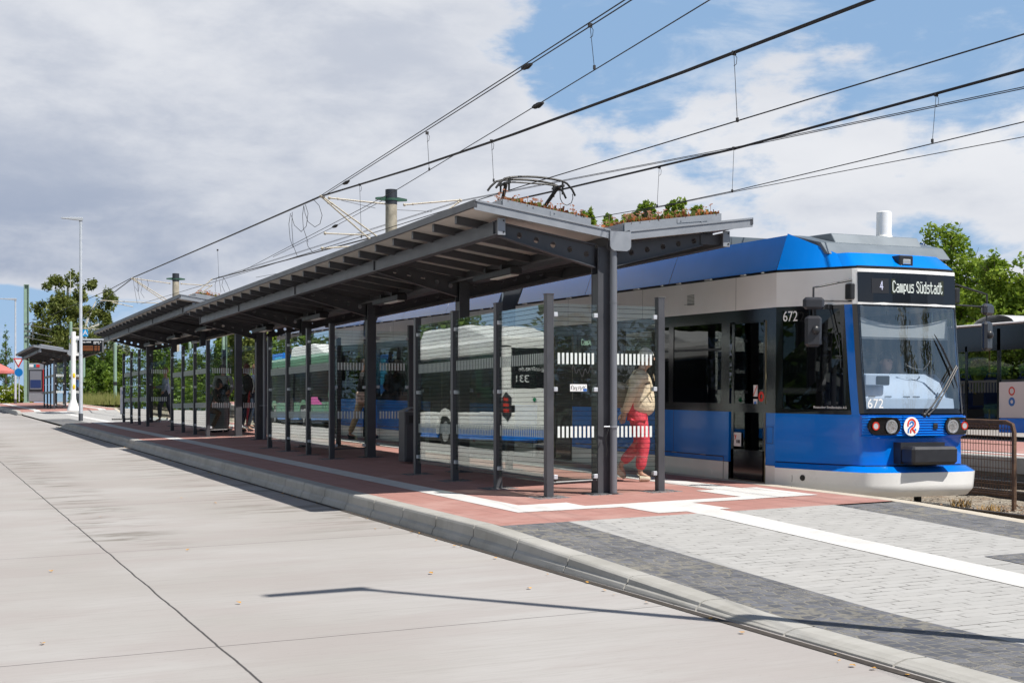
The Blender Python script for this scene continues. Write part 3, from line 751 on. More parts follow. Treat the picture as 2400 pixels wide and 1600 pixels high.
    # planting trays with sedum
    for a, b in ((5.92, 6.98), (7.40, 8.66)):
        m = MB(); t = .02; H = .095
        zA, zB = zl(a)+.02, zl(b)+.02
        for yy in (v0+.10, v1-.12):
            m.prism([(a, zA), (b, zB), (b, zB+H), (a, zA+H)], 'y', yy, yy+t)
        for u, z in ((a, zA), (b, zB)): m.box(u-.01, u+.01, v0+.12, v1-.12, z, z+H)
        if full:
            cu = (a*.45+b*.55); zz = zl(cu)+.02
            m.prism([(cu-.02, zz+.03), (cu+.38, zl(cu+.4)+.04), (cu+.38, zl(cu+.4)+.10), (cu-.02, zz+.08)], 'y', v0+.094, v0+.10)
            for q in (.03, .30): m.tube([(cu+q, v0+.085, zz+.06), (cu+q, v0+.10, zz+.06)], .008, 6)
        m.build('planting_tray', M_steel2, th)
        sm = MB(); sm.loft([[(a+.02, y, zA+H-.03), (b-.02, y, zB+H-.03)] for y in (v0+.13, v1-.13)]); sm.build('substrate', P('substrate', (.10, .07, .04), .95), th)
        s = MB(); rnd = random.Random(int(v0*10+a))
        den = 5200 if full else 600
        N = int((v1-v0)*(b-a)*den/17)
        for k in range(N):
            u = rnd.uniform(a+.03, b-.03); q = rnd.random(); y = v0+.13+(v1-v0-.28)*(q**2.6 if full else q)
            z = zl(u)+H-.01; h = rnd.uniform(.02, .07)*(1.5 if rnd.random() < .1 else 1) if rnd.random() < .986 else rnd.uniform(.07, .14)
            w = rnd.uniform(.008, .02); an = rnd.random()*6.28; lx, ly = rnd.uniform(-.03, .03), rnd.uniform(-.03, .03)
            s.k = 0 if rnd.random() < .5 else (1 if rnd.random() < .6 else 2)
            if h > .1:
                s.k = 3; w = .003
                s.quad((u-w, y, z), (u+w, y, z), (u+lx+w, y+ly, z+h), (u+lx-w, y+ly, z+h))
                for _ in range(5):
                    cx, cy = u+lx+rnd.uniform(-.03, .03), y+ly+rnd.uniform(-.03, .03); cz = z+h+rnd.uniform(-.008, .012); s.k = 2
                    s.quad((cx-.009, cy, cz), (cx+.009, cy, cz), (cx+.009, cy, cz+.01), (cx-.009, cy, cz+.01))
            else:
                ca, sa = math.cos(an)*w, math.sin(an)*w
                s.quad((u-ca, y-sa, z-.03), (u+ca, y+sa, z-.03), (u+ca+lx, y+sa+ly, z+h), (u-ca+lx, y-sa+ly, z+h))
        o = s.build('sedum_planting', [P('sedum_orange', (.36, .12, .03), .8), P('sedum_green', (.13, .16, .025), .8), P('sedum_rose', (.30, .13, .08), .8), P('sedum_stem', (.20, .11, .07), .8)], th); o['kind'] = 'stuff'
    return th
S1 = shelter('shelter', 'nearest long dark steel shelter with butterfly roof and orange sedum trays', 14.10, 31.35, [14.30, 18.62, 22.95, 27.28, 31.2], 3.74)
S2 = shelter('shelter', 'middle dark steel shelter whose roof steps up behind the nearest one', 32.0, 47.9, [33.35, 37.75, 42.15, 46.55], 4.10)
S3 = shelter('shelter', 'far small shelter at the left behind the white street lamp', 73.0, 85.0, [74.3, 79, 83.7], 4.76, False, .05)
# rain pipes
def pipe(u, v, ztop, label):
    th = thing('drainpipe', label, 'drainpipe', (0, 0, 0))
    m = MB(); m.tube([(u, v, gz(u, v)-.02), (u, v, ztop)], .041, 14); m.tube([(u, v, ztop-.62), (u, v, ztop-.60)], .045, 14); m.build('pipe', P('pipe_grey', (.17, .18, .20), .4, .2), th, smooth=True)
    c = MB(); zc = gz(u, v)+.74; c.disc((u, v, zc), (1, 0, 0), (0, 1, 0), .052, .022, 18, .041); c.tube([(u-.12, v, zc+.011), (u-.05, v-.01, zc+.011)], .009, 6); c.build('pipe_clip', M_steel2, th, smooth=True)
    w = MB(); w.tube([(u-.07, v-.03, zc), (u-.12, v-.04, zc-.12), (u-.10, v-.04, zc-.25), (u-.115, v-.04, zc-.32)], .006, 5); w.build('earth_wire', M_black, th)
    b = MB(); b.disc((u, v, gz(u, v)-.005), (1, 0, 0), (0, 1, 0), .055, .02, 18, .041); b.build('pipe_socket', M_steel, th)
pipe(7.235, 14.15, 3.33, 'round grey rainwater pipe beside the front column of the nearest shelter')
pipe(7.235, 31.0, 3.33, 'round grey rainwater pipe beside the last column of the nearest shelter')
GS = 'glass wind screens of the shelters'
U = 6.47
screen([14.21, 15.67, 17.13, 18.59], U, 2.79, 'striped glass screen of three panes nearest the camera, facing the road', GS)
screen([22.9, 24.38, 25.85, 27.3], U, 2.96, 'second glass screen along the road, reflecting the green bus', GS)
screen([33.5, 35.12, 36.75, 38.4], U, 3.17, 'glass screen along the road at the near end of the middle shelter', GS)
screen([42.6, 44.25, 45.9, 47.6], U, 3.39, 'glass screen along the road at the far end of the middle shelter', GS)
cross(14.2, U, 7.15, 7.85, 2.79, 'glass end wall at the nearest corner with two rows of white dashes and a sticker', GS)
cross(18.6, U, 7.15, 7.85, 2.80, 'cross screen closing the first waiting bay of the nearest shelter', GS, False)
cross(22.9, U, 7.15, 7.85, 2.96, 'cross screen with white dashes beside the litter bin in the nearest shelter', GS)
cross(27.3, U, 7.15, 7.85, 2.96, 'cross screen behind the second waiting bay of the nearest shelter', GS, False)
cross(33.5, U, 7.15, 7.85, 3.17, 'cross screen with white dashes in front of the group of waiting people', GS)
cross(38.4, U, 7.15, 7.85, 3.17, 'cross screen behind the group of waiting people', GS, False)
cross(42.6, U, 7.15, 7.85, 3.39, 'cross screen with white dashes in front of the man in the blue checked shirt', GS)
screen([73.4, 75.2, 77.0, 78.8], 6.62, 4.0, 'glass screen along the road at the far left shelter', GS)
cross(73.4, 6.62, 7.2, 7.9, 4.0, 'glass end wall with white dashes at the far left shelter', GS)
# graffiti sticker and scribble on the nearest end wall
m = MB(); m.k = 0; a = onv(1337, 900, 14.18); b = onv(1376, 917, 14.18)
m.box(a[0], b[0], 14.186, 14.190, b[2], a[2]); m.k = 1
rnd = random.Random(5)
for k in range(16):
    x = a[0]+.01+k*(b[0]-a[0]-.03)/15; h = rnd.uniform(.02, .055); z = (a[2]+b[2])/2+rnd.uniform(-.012, .01)
    m.tube([(x, 14.184, z-h/2), (x+rnd.uniform(-.01, .014), 14.184, z), (x+rnd.uniform(-.006, .01), 14.184, z+h/2)], .0022, 4)
m.k = 2; m.box(b[0]-.045, b[0]-.002, 14.1835, 14.186, b[2]+.002, b[2]+.03)
tag(m.build('graffiti_sticker', [M_whitem, M_black, P('sticker_blue', (.03, .15, .5), .5)]), 'white sticker with black lettering on the nearest glass end wall', 'sticker')
pts = []
c0 = onv(1365, 870, 14.18)
for k in range(46):
    t = k/45; pts.append((c0[0]-.13+.30*t, 14.183, c0[2]+.035*math.sin(t*26)+.025*math.sin(t*9+1)))
m = MB(); m.tube(pts, .0022, 4); tag(m.build('graffiti_scrawl', P('scrawl_grey', (.10, .10, .11), .7)), 'thin dark scrawl drawn on the nearest glass end wall', 'graffiti')
def bin_(u, v):
    th = thing('litter_bin', 'dark metal litter bin standing behind the second nearest glass screen', 'litter bin', (u, v, gz(u, v)))
    m = MB(); m.box(-.17, .17, -.15, .15, .02, .80, bev=.012); m.box(-.15, .15, -.17, -.148, .06, .60, bev=.006); m.build('bin_body', M_steel, th)
    m = MB(); m.box(-.10, .02, -.158, -.15, .62, .74); m.build('bin_opening', M_black, th)
    m = MB(); m.loft([[(x, y, .80+.07*(1-abs(x)/.19)) for y in (-.17, .17)] for x in frange(-.19, .19, .05)]); m.box(-.19, .19, -.17, .17, .79, .806); m.build('bin_lid', P('lid_grey', (.2, .2, .2), .5), th, smooth=True)
    m = MB(); m.tube([(.12, -.165, .45), (.12, -.165, .5)], .008, 6); m.build('lock', M_alu, th)
bin_(7.22, 21.0)

# ------------------------------------------------------------------ the tram
TU, TV = 10.65, 12.0
tram = thing('tram', 'long blue and white articulated tram with a black destination display standing at the platform', 'tram', (TU, TV, tz(TV)), (math.atan(.0181), 0, 0))
HW = 1.15
def vf(z):
    """how far the nose stands ahead at height z (tram coordinates, y back from TV)"""
    T = [(.16, 1.10), (.24, 1.02), (.44, 1.0), (.50, 1.12), (.505, 1.225), (.82, 1.235), (.85, 1.20), (1.09, 1.20), (1.12, 1.22), (2.32, 1.36), (2.76, 1.38), (2.80, 1.42), (2.95, 1.60)]
    for (a, b), (c, d) in zip(T[:-1], T[1:]):
        if z <= c: return b+(d-b)*clamp((z-a)/(c-a), 0, 1)
    return T[-1][1]
def outline(z, inset=0., back=True):
    y = vf(z); n = .72-inset; h = HW-inset
    grow = max(0, 1.16-y)*.24                     # the bumper is wider than the nose
    n += grow; yc = 2.38
    if z < .503:
        pts = [(-h, yc), (-(n+.115), y+.33), (-(n+.045), y+.17), (-(n-.07), y+.07), (-.36, y+.012), (0, y), (.36, y+.012), (n-.07, y+.07), (n+.045, y+.17), (n+.115, y+.33), (h, yc)]
    else:
        pts = [(-h, yc), (-(n+.055), y+.20), (-(n+.012), y+.10), (-(n-.03), y+.055), (-.36, y+.012), (0, y), (.36, y+.012), (n-.03, y+.055), (n+.012, y+.10), (n+.055, y+.20), (h, yc)]
    return [(a, b, z) for a, b in pts]
def band(zs, i0=0, i1=10, inset=0.):
    m = MB(); m.loft([outline(z, inset)[i0:i1+1] for z in zs][::-1]); return m
# nose shell by bands
b = band([.20, .16], 0, 10); band_w = band([.16, .20, .24, .30, .44]); band_w.build('bumper', M_white, tram, smooth=True)
m = band([.44, .46, .50]); m.loft([outline(.50), outline(.505)][::-1]); m.build('bumper_top', M_blue, tram, smooth=True)
m = MB(); o1 = outline(.505, .02); m.loft([[(a, b, .500) for a, b, c in o1], [(a, b, .515) for a, b, c in o1]][::-1]); m.build('bumper_gap', M_black, tram)
band([.515, .60, .82, .85, 1.085], 0, 10).build('nose_panel', M_blue, tram, smooth=True)
band([2.345, 2.372], 2, 8).build('windscreen_header', M_white, tram, smooth=True)
band([2.345, 2.45, 2.6, 2.755], 0, 2).build('upper_side', M_tramwhite, tram); band([2.345, 2.45, 2.6, 2.755], 8, 10).build('upper_side', M_tramwhite, tram)
band([2.715, 2.755], 2, 8).build('display_header', M_white, tram, smooth=True)
m = band([2.35, 2.74], 2, 3, -.002); m.build('display_pillar', M_white, tram); m = band([2.35, 2.74], 7, 8, -.002); m.build('display_pillar', M_white, tram)
# under-nose underside
m = MB(); o1 = outline(.16); m.quad(*[(a, b, .165) for a, b, c in o1]); m.build('underside', P('dust_beige', (.40, .36, .28), .8), tram)
# blue A pillars (a tapered strip either side of the glass) and dark surround
for sg in (-1, 1):
    m = MB()
    for z0, z1 in ((1.085, 1.5), (1.5, 1.9), (1.9, 2.345)):
        A, B = outline(z0), outline(z1)
        i, j, k = (1, 2, 3) if sg < 0 else (9, 8, 7)
        L = [[A[i], A[j]], [B[i], B[j]]] if sg > 0 else [[A[j], A[i]], [B[j], B[i]]]
        m.loft(L)
    m.build('pillar', M_blue, tram)
def frontpt(s, z, off=0.):
    """point on the nose front at lateral position s (-.72..) and height z, pushed out by off"""
    o = outline(z)[2:9]
    for p, q in zip(o[:-1], o[1:]):
        if s <= q[0]+1e-9:
            t = clamp((s-p[0])/(q[0]-p[0]), -.3, 1.3); return (s, p[1]+(q[1]-p[1])*t-off, z)
    p, q = o[-2], o[-1]; t = (s-p[0])/(q[0]-p[0]); return (s, p[1]+(q[1]-p[1])*t-off, z)
def frontpatch(S0, z0, z1, off, nz=2):
    m = MB(); m.loft([[frontpt(s, z0+(z1-z0)*i/nz, off) for s in S0] for i in range(nz+1)]); return m
LS = [-.70, -.6, -.48, -.24, 0, .24, .48, .6, .70]
m = frontpatch(LS, 1.10, 1.16, .004, 1); m.loft([[frontpt(s, z, .004) for s in LS] for z in (2.325, 2.347)])
for sg in (-1, 1):
    m.loft([[frontpt(s, z, .004) for s in ((-.738, -.70, -.672) if sg < 0 else (.672, .70, .738))] for z in (1.10, 1.5, 1.9, 2.345)])
m.build('windscreen_seal', M_bpl, tram)
frontpatch([-.685, -.5, -.25, 0, .25, .5, .685], 1.15, 2.33, .001, 4).build('windscreen', M_fglass, tram, smooth=True)
# destination display
m = frontpatch([-.695, -.5, -.25, 0, .25, .5, .695], 2.372, 2.715, .006, 2); dd = m.build('destination_display', M_bpl, tram)
m = MB(); f = lambda s, z, o=.009: frontpt(s, z, o)
m.quad(f(-.26, 2.475), f(.50, 2.475), f(.50, 2.645), f(-.26, 2.645)); m.build('display_field', P('display_field', (.022, .028, .012), .5), dd)
m = MB(); m.quad(f(-.52, 2.475), f(-.30, 2.475), f(-.30, 2.645), f(-.52, 2.645)); m.build('display_field', P('display_field_dark', (.012, .013, .018), .5), dd)
def glyphs(name, s, x0, z0, h, mat, parent, y, cw, squeeze=1., push=.012):
    """narrow dot-matrix lettering built from small strokes on a 5x9 grid"""
    G = {'C': ['01110', '10001', '10000', '10000', '10000', '10000', '10001', '01110'], 'a': ['00000', '00000', '01110', '00001', '01111', '10001', '10001', '01111'],
         'm': ['00000', '00000', '11010', '10101', '10101', '10101', '10101', '10101'], 'p': ['00000', '00000', '11110', '10001', '10001', '10001', '11110', '10000', '10000'],
         'u': ['00000', '00000', '10001', '10001', '10001', '10001', '10001', '01111'], 's': ['00000', '00000', '01111', '10000', '01110', '00001', '00001', '11110'],
         'S': ['01110', '10001', '10000', '01100', '00010', '00001', '10001', '01110'], 'U': ['01010', '00000', '10001', '10001', '10001', '10001', '10001', '01111'],
         'd': ['00001', '00001', '01111', '10001', '10001', '10001', '10001', '01111'], 't': ['01000', '01000', '11110', '01000', '01000', '01000', '01001', '00110'],
         '4': ['00010', '00110', '00110', '01010', '01010', '11111', '00010', '00010'], ' ': ['0']*8}
    m = MB(); p = cw/6.0; q = h/8.0; x = x0
    for ch in s:
        for r, row in enumerate(G[ch]):
            c = 0
            while c < len(row):
                if row[c] == '1':
                    e = c
                    while e+1 < len(row) and row[e+1] == '1': e += 1
                    xa, xb = x+c*p, x+(e+1)*p*1.0; za, zb = z0+h-(r+1)*q, z0+h-r*q
                    if y is None: m.quad(frontpt(xa, za, push), frontpt(xb+p*.25, za, push), frontpt(xb+p*.25, zb, push), frontpt(xa, zb, push))
                    else: m.quad(y(xa, za), y(xb+p*.25, za), y(xb+p*.25, zb), y(xa, zb))
                    c = e+1
                else: c += 1
        x += cw*(.62 if ch == ' ' else 1)
    return m.build(name, mat, parent)
M_led = emit('led_white', (.86, .93, .88), .75); M_led2 = emit('led_violet', (.70, .72, .95), .75)
glyphs('lettering', 'Campus SUdstadt', -.25, 2.49, .135, M_led, dd, None, .0505)
glyphs('lettering', '4', -.42, 2.515, .10, M_led2, dd, None, .05)
# driving cab interior
M_dash = P('dashboard_blue_grey', (.46, .55, .68), .55, 0, .04, 4); M_cab = P('cab_grey', (.30, .32, .34), .7)
m = MB(); prof = [(1.28, 1.14), (1.30, 1.27), (1.40, 1.285), (1.48, 1.46), (1.66, 1.56), (1.95, 1.56), (2.0, 1.1)]
m.loft([[(x*(1 if y < 1.6 else 1.05), y+abs(x)**3*.18, z) for y, z in prof] for x in (-.66, -.5, -.25, 0, .25, .5, .62)]); m.loft([[(.62, y+.045, z) for y, z in prof], [(.66, y+.06, 1.1+(z-1.1)*.2) for y, z in prof]])
da = m.build('dashboard', M_dash, tram, smooth=True)
m = MB()
for x in (-.52, -.29, -.03, .11, .44): m.box(x-.045, x+.045, 1.36, 1.385, 1.288, 1.300, bev=.004)
m.build('vent', M_black, da)
m = MB(); m.k = 1; m.box(-.62, -.28, 1.36, 1.46, 1.42, 1.55, bev=.01); m.k = 0; m.box(-.47, -.29, 1.345, 1.362, 1.43, 1.53, bev=.006); m.build('cab_radio', [M_blackm, M_dash], da)
m = MB(); m.tube([(.06, 1.50, 1.66), (.14, 1.46, 1.62), (.28, 1.46, 1.61), (.38, 1.5, 1.68), (.42, 1.52, 1.72)], .007, 6); m.ball((.055, 1.50, 1.67), .022, .016, .014); m.build('microphone', M_blackm, da, smooth=True)
m = MB(); m.box(-.68, .66, 1.50, 1.54, 1.96, 2.12); m.loft([[(x, 1.49, 2.12+.10*(x/.66)**2), (x, 1.49, 1.98)] for x in frange(-.64, .64, .16)]); m.build('sun_blind', P('blind_grey', (.40, .42, .42), .8), tram)
m = MB(); m.k = 0
m.box(-1.08, -.25, 2.70, 2.74, .35, 2.3); m.box(-.12, -.08, 2.70, 2.74, 1.1, 2.3); m.box(.9, 1.08, 2.70, 2.74, .35, 2.3)
m.k = 1; m.prism([(-.34, 1.35), (-.10, 1.95), (-.02, 1.95), (-.26, 1.35)], 'y', 2.64, 2.68)
m.build('cab_partition', [P('partition_dark', (.09, .095, .10), .6), P('strut_grey', (.5, .5, .48), .6)], tram)
m = MB(); m.box(-.20, .34, 2.22, 2.34, .9, 1.75, bev=.05); m.box(-.20, .34, 1.8, 2.3, .85, .95, bev=.03); m.build('driver_seat', P('seat_dark', (.03, .035, .05), .9), tram)
# headlight band: ribbed panels
m = MB()
for x0, x1 in ((-.735, -.245), (-.238, .735)):
    S0 = frange(x0, x1, .06); rings = []
    for i in range(0, 25):
        z = .845+.235*i/24; o = .040+.007*math.sin(i*math.pi*.66); rings.append([frontpt(s, z, o) for s in S0])
    m.loft(rings)
    for zz in (.845, 1.08): m.loft([[frontpt(s, zz, .0) for s in S0], [frontpt(s, zz, .042) for s in S0]])
    for ss_ in (x0, x1): m.loft([[frontpt(ss_, .845, 0), frontpt(ss_, 1.08, 0)], [frontpt(ss_, .845, .044), frontpt(ss_, 1.08, .044)]])
lb = m.build('headlight_panel', M_blue, tram, smooth=True)
def lamp(cx, sg):
    w, h = .20, .098
    n = 28; pts = []
    for j in range(n):
        a = 2*math.pi*j/n; ca, sa = math.cos(a), math.sin(a)
        x = (w-h)*(1 if ca > 0 else -1)*min(1, abs(ca)*3)+h*ca; pts.append((cx+x, .962+h*sa))
    def strip(scale, off): return [frontpt(cx+(a-cx)*scale[0], .962+(b-.962)*scale[1], off) for a, b in pts]
    m = MB(); m.loft([strip((1.03, 1.06), .046)+[strip((1.03, 1.06), .046)[0]], strip((1.02, 1.04), .065)+[strip((1.02, 1.04), .065)[0]], strip((.93, .86), .065)+[strip((.93, .86), .065)[0]], strip((.90, .8), .05)+[strip((.90, .8), .05)[0]]])
    q = strip((.93, .88), .052); m.quad(*q[::1])
    hl = m.build('headlight', M_bpl, tram, smooth=False)
    A = (1, 0, 0); B = (0, .0, 1)
    c = frontpt(cx-sg*.085, .955, .054); m = MB(); m.disc((c[0], c[1]-.0, c[2]), A, B, .079, .012, 24, .062); m.build('lamp_ring', M_alu, hl)
    m = MB(); m.disc(c, A, B, .066, .006, 24)
    rr = random.Random(3)
    for k in range(9): m.box(c[0]-.055+k*.0125, c[0]-.049+k*.0125, c[1]-.012, c[1]-.006, c[2]-.05*math.sqrt(max(.05, 1-((k-4)/5)**2)), c[2]+.05*math.sqrt(max(.05, 1-((k-4)/5)**2)))
    m.box(c[0]-.066, c[0]+.066, c[1]-.014, c[1]-.008, c[2]-.016, c[2]-.010)
    m.build('lamp_lens', P('lamp_reflector', (.80, .82, .85), .12, .85, .3, 40), hl)
    c = frontpt(cx+sg*.11, .962, .054); m = MB(); m.disc(c, A, B, .048, .008, 20, .034); m.build('tail_ring', P('tail_red', (.55, .03, .015), .3), hl)
    m = MB(); m.disc(c, A, B, .035, .006, 18); m.build('tail_lens', P('lens_grey', (.45, .45, .47), .3), hl)
lamp(-.49, -1); lamp(.555, 1)
# operator emblem: white disc with red and blue strokes
ec = frontpt(-.135, .958, .054); em = MB(); em.disc(ec, (1, 0, 0), (0, 0, 1), .108, .005, 36); e = em.build('emblem', M_white, tram)
def stroke(m, pts, w, y):
    L = []
    for i, p in enumerate(pts):
        a = pts[max(0, i-1)]; b = pts[min(len(pts)-1, i+1)]; d = Vector((b[0]-a[0], b[1]-a[1])).normalized(); n = Vector((-d.y, d.x))*w/2
        L.append([(ec[0]+p[0]+n.x, y, ec[2]+p[1]+n.y), (ec[0]+p[0]-n.x, y, ec[2]+p[1]-n.y)])
    m.loft(L)
arc = lambda cx, cz, r, a0, a1, n=12: [(cx+r*math.cos(R(a0+(a1-a0)*i/n)), cz+r*math.sin(R(a0+(a1-a0)*i/n))) for i in range(n+1)]
m = MB(); stroke(m, [(-.052, .0)]+arc(.0, .030, .050, 170, -55)+[(.005, -.022), (-.012, -.04), (-.012, -.075)], .020, ec[1]-.008); stroke(m, [(.008, -.026), (.052, -.074)], .020, ec[1]-.0085)
m.build('emblem_stroke', P('emblem_red', (.75, .035, .02), .35), e)
m = MB(); stroke(m, arc(.0, .028, .023, 190, -50)+[(-.018, -.005), (-.045, -.035), (-.047, -.075)], .019, ec[1]-.0075); stroke(m, [(.045, -.028), (.058, -.045)], .02, ec[1]-.009)
m.build('emblem_stroke', P('emblem_blue', (.02, .16, .55), .35), e)
m = MB(); c = frontpt(.215, .962, .05); m.box(c[0]-.032, c[0]+.032, c[1]-.006, c[1]+.01, .925, .99, bev=.006); m.build('socket', M_blackm, tram)
# coupler cover
m = MB(); y = vf(.7); m.k = 0; m.box(-.31, .31, y-.12, y+.03, .535, .775); m.box(-.31, .33, y-.34, y-.11, .535, .735, bev=.03); m.build('coupler_cover', [P('coupler_black', (.022, .023, .028), .45, 0, .12, 10)], tram)
m = MB(); m.tube([(.33, 1.6, .17), (.33, 1.6, -.06)], .045, 10); m.build('lifeguard_post', M_black, tram)
# wipers
m = MB()
p0 = frontpt(.06, 1.085, .03); p1 = frontpt(.60, 1.66, .055)
m.tube([p0, frontpt(.18, 1.19, .06), frontpt(.38, 1.40, .06), p1], .010, 6); m.tube([frontpt(.12, 1.085, .03), frontpt(.24, 1.18, .06), frontpt(.44, 1.42, .06), frontpt(.62, 1.64, .05)], .008, 6)
m.tube([frontpt(.31, 2.02, .02), frontpt(.40, 1.88, .03), frontpt(.55, 1.60, .035), frontpt(.62, 1.40, .03)], [.004, .012, .014, .005], 6)
m.ball(p0, .03); m.ball(frontpt(.12, 1.085, .03), .026); m.build('wiper', M_blackm, tram, smooth=True)
# cap lamp
m = MB(); y = vf(2.85)+.02; m.box(-.10, .10, y-.06, y+.10, 2.80, 2.93, bev=.01); cl = m.build('cap_lamp', M_blackm, tram); m = MB(); m.box(-.055, .055, y-.072, y-.058, 2.825, 2.885, bev=.008); m.build('lens', M_alu, cl)
# blue roof edge: front cap, tapered sides with a peak over the crease, then long straight panels
def cap():
    m = MB(); A = outline(2.785); B = outline(2.955)
    A2 = A[1:10]; B2 = [(a*.90, b+.02, 2.955) for a, b, c in B[1:10]]
    m.loft([A2, B2][::1]); m.quad(*[(a, b, c-.001) for a, b, c in B2]); m.quad
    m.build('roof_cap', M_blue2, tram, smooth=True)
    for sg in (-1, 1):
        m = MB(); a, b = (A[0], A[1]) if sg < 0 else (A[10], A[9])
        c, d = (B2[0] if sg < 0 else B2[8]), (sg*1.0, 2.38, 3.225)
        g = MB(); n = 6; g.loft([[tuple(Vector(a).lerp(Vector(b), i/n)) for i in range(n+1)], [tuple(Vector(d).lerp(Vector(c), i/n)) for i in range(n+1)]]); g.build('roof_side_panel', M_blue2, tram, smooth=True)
cap()
m = MB(); m.loft([[(a*.985, b+.02, 2.755) for a, b, c in outline(2.76)], [(a*.985, b+.02, 2.79) for a, b, c in outline(2.76)]]); m.build('roof_gap', M_black, tram)
# ---- straight modules
def side(m, sg, y0, y1, z0, z1, x=HW, x2=None):
    x2 = x if x2 is None else x2
    q = [(sg*x, y0, z0), (sg*x, y1, z0), (sg*x2, y1, z1), (sg*x2, y0, z1)]
    m.quad(*(q if sg > 0 else q[::-1]))
M_seat = P('seat_blue', (.02, .05, .16), .85); M_int = P('interior_panel', (.20, .20, .20), .7); M_pole = P('grab_pole', (.6, .45, .05), .3)
def module(y0, y1, doors, wins, taper=False, roofgear=()):
    """straight car body between y0 and y1 (tram coordinates)"""
    for sg in (-1, 1):
        cuts = [y0]+[c for d in (doors if sg < 0 else []) for c in (d[0], d[1])]+[y1]
        solid = [(cuts[i], cuts[i+1]) for i in range(0, len(cuts), 2)]
        for nm, z0, z1, mt in (('skirt', .17, .455, M_tramwhite), ('lower_side', .46, 1.085, M_blue), ('upper_side', 2.345, 2.755, M_tramwhite)):
            m = MB()
            for a, b in (solid if z1 < 2 else [(y0, y1)]):
                if b-a < .02: continue
                side(m, sg, a, b, z0, z1)
                if z0 > .3 and z1 < 2:
                    m.box(min(sg*1.10, sg*1.149), max(sg*1.10, sg*1.149), a, a+.02, z0, z1)
            m.build(nm, mt, tram)
        m = MB()                                           # shut lines, vents and hinges
        for a, b in solid:
            if b-a < .3: continue
            m.box(*sorted((sg*1.146, sg*1.153)), a+.12, b-.12, .512, .524)
            k = a+.12
            while k < b: m.box(*sorted((sg*1.146, sg*1.153)), k-.004, k+.004, .17, .512); k += 1.55
        for a, b in solid:
            k = a+1.4
            while k < b-.4: m.box(*sorted((sg*1.147, sg*1.1515)), k-.0025, k+.0025, .53, 1.08); k += 2.1
        k = y0+.9
        while k < y1-.3: m.box(*sorted((sg*1.147, sg*1.1515)), k-.002, k+.002, 2.35, 2.75); k += 2.45
        m.build('shut_line', M_black, tram)
        m = MB()
        for a, b in solid:
            k = a+.55
            while k < b-.2: m.box(*sorted((sg*1.148, sg*1.158)), k, k+.13, .514, .522); k += .75
        m.build('hinge', P('hinge_bronze', (.25, .2, .12), .4, .5), tram)
        m = MB()
        for a, b in solid:
            if b-a > 1.2: m.box(*sorted((sg*1.15, sg*1.165)), (a+b)/2-.04, (a+b)/2+.04, .38, .43, bev=.005)
        m.build('side_marker', P('marker_orange', (.85, .22, .02), .3), tram)
        # black window frame with panes
        W_ = wins
        m = MB(); x = HW-.004
        side(m, sg, y0, y1, 1.085, 1.19, x); side(m, sg, y0, y1, 2.20, 2.348, x)
        ed = [y0]; 
        D = doors if sg < 0 else []
        op = sorted([(a, b, 'w') for a, b in W_]+[(d[0], d[1], 'd') for d in D])
        op = [o for o in op if not (o[2] == 'w' and any(o[0] < d[1] and o[1] > d[0] for d in D))]
        y = y0
        for a, b, k in op:
            if a > y: side(m, sg, y, a, 1.19, 2.20, x)
            y = b
        if y < y1: side(m, sg, y, y1, 1.19, 2.20, x)
        m.build('window_frame', M_bpl, tram)
        for a, b, k in op:
            if k == 'w':
                g = MB(); side(g, sg, a-.01, b+.01, 1.18, 2.21, HW-.012); w = g.build('window', M_wglass, tram)
                r = MB(); r.box(*sorted((sg*1.132, sg*1.142)), a, b, 1.86, 1.89)
                r.build('window_bar', M_blackm, w)
        for a, b in [(d[0], d[1]) for d in D]:
            dm = MB(); x0, x1 = sorted((sg*1.118, sg*1.128)); mid = (a+b)/2 if b-a > 1.0 else None
            leaves = [(a+.02, mid-.01), (mid+.01, b-.02)] if mid else [(a+.03, b-.03)]
            for p, q in leaves:
                for u0, u1, z0, z1 in ((p, p+.06, .25, 2.36), (q-.06, q, .25, 2.36), (p, q, .25, .62), (p, q, 2.18, 2.36)): dm.box(x0-.006, x1+.004, u0, u1, z0, z1)
            dr = dm.build('door', M_bpl, tram)
            g = MB()
            for p, q in leaves: g.box(x0, x1, p+.055, q-.055, .60, 2.20)
            g.build('door_glass', M_wglass, dr)
            g = MB()
            for p, q in leaves: g.box(x0-.012, x0+.0, p-.002, p+.015, .25, 2.34)
            g.build('door_seal', P('seal_olive', (.16, .14, .08), .5), dr)
            s = MB(); s.box(*sorted((sg*1.05, sg*1.15)), a, b, .17, .25, bev=.004); s.build('door_sill', P('sill_metal', (.22, .19, .15), .4, .5), dr)
            s = MB(); s.box(*sorted((sg*1.06, sg*1.14)), a, b, 2.345, 2.40); s.build('door_header', M_bpl, dr)
        # roof edge panels
        k = y0
        while k < y1-.1:
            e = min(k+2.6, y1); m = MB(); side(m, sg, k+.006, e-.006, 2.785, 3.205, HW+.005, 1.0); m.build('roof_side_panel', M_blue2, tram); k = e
        m = MB(); side(m, sg, y0, y1, 2.75, 2.80, HW-.03); rnd = random.Random(2); m.build('roof_gap', M_black, tram)
        m = MB(); k = y0+.3
        while k < y1: m.box(*sorted((sg*1.12, sg*1.15)), k, k+rnd.choice((.04, .1, .16)), 2.765, 2.782); k += rnd.uniform(.35, .9)
        m.build('roof_clips', P('clip_grey', (.5, .52, .5), .5), tram)
    m = MB(); m.box(-1.12, 1.12, y0, y1, .28, .33); m.build('floor', P('floor_dark', (.04, .04, .045), .8), tram)
    m = MB(); m.box(-1.10, 1.10, y0, y1, 2.40, 2.44); m.box(-1.12, 1.12, y0, y1, 2.78, 2.83); m.build('ceiling', M_int, tram)
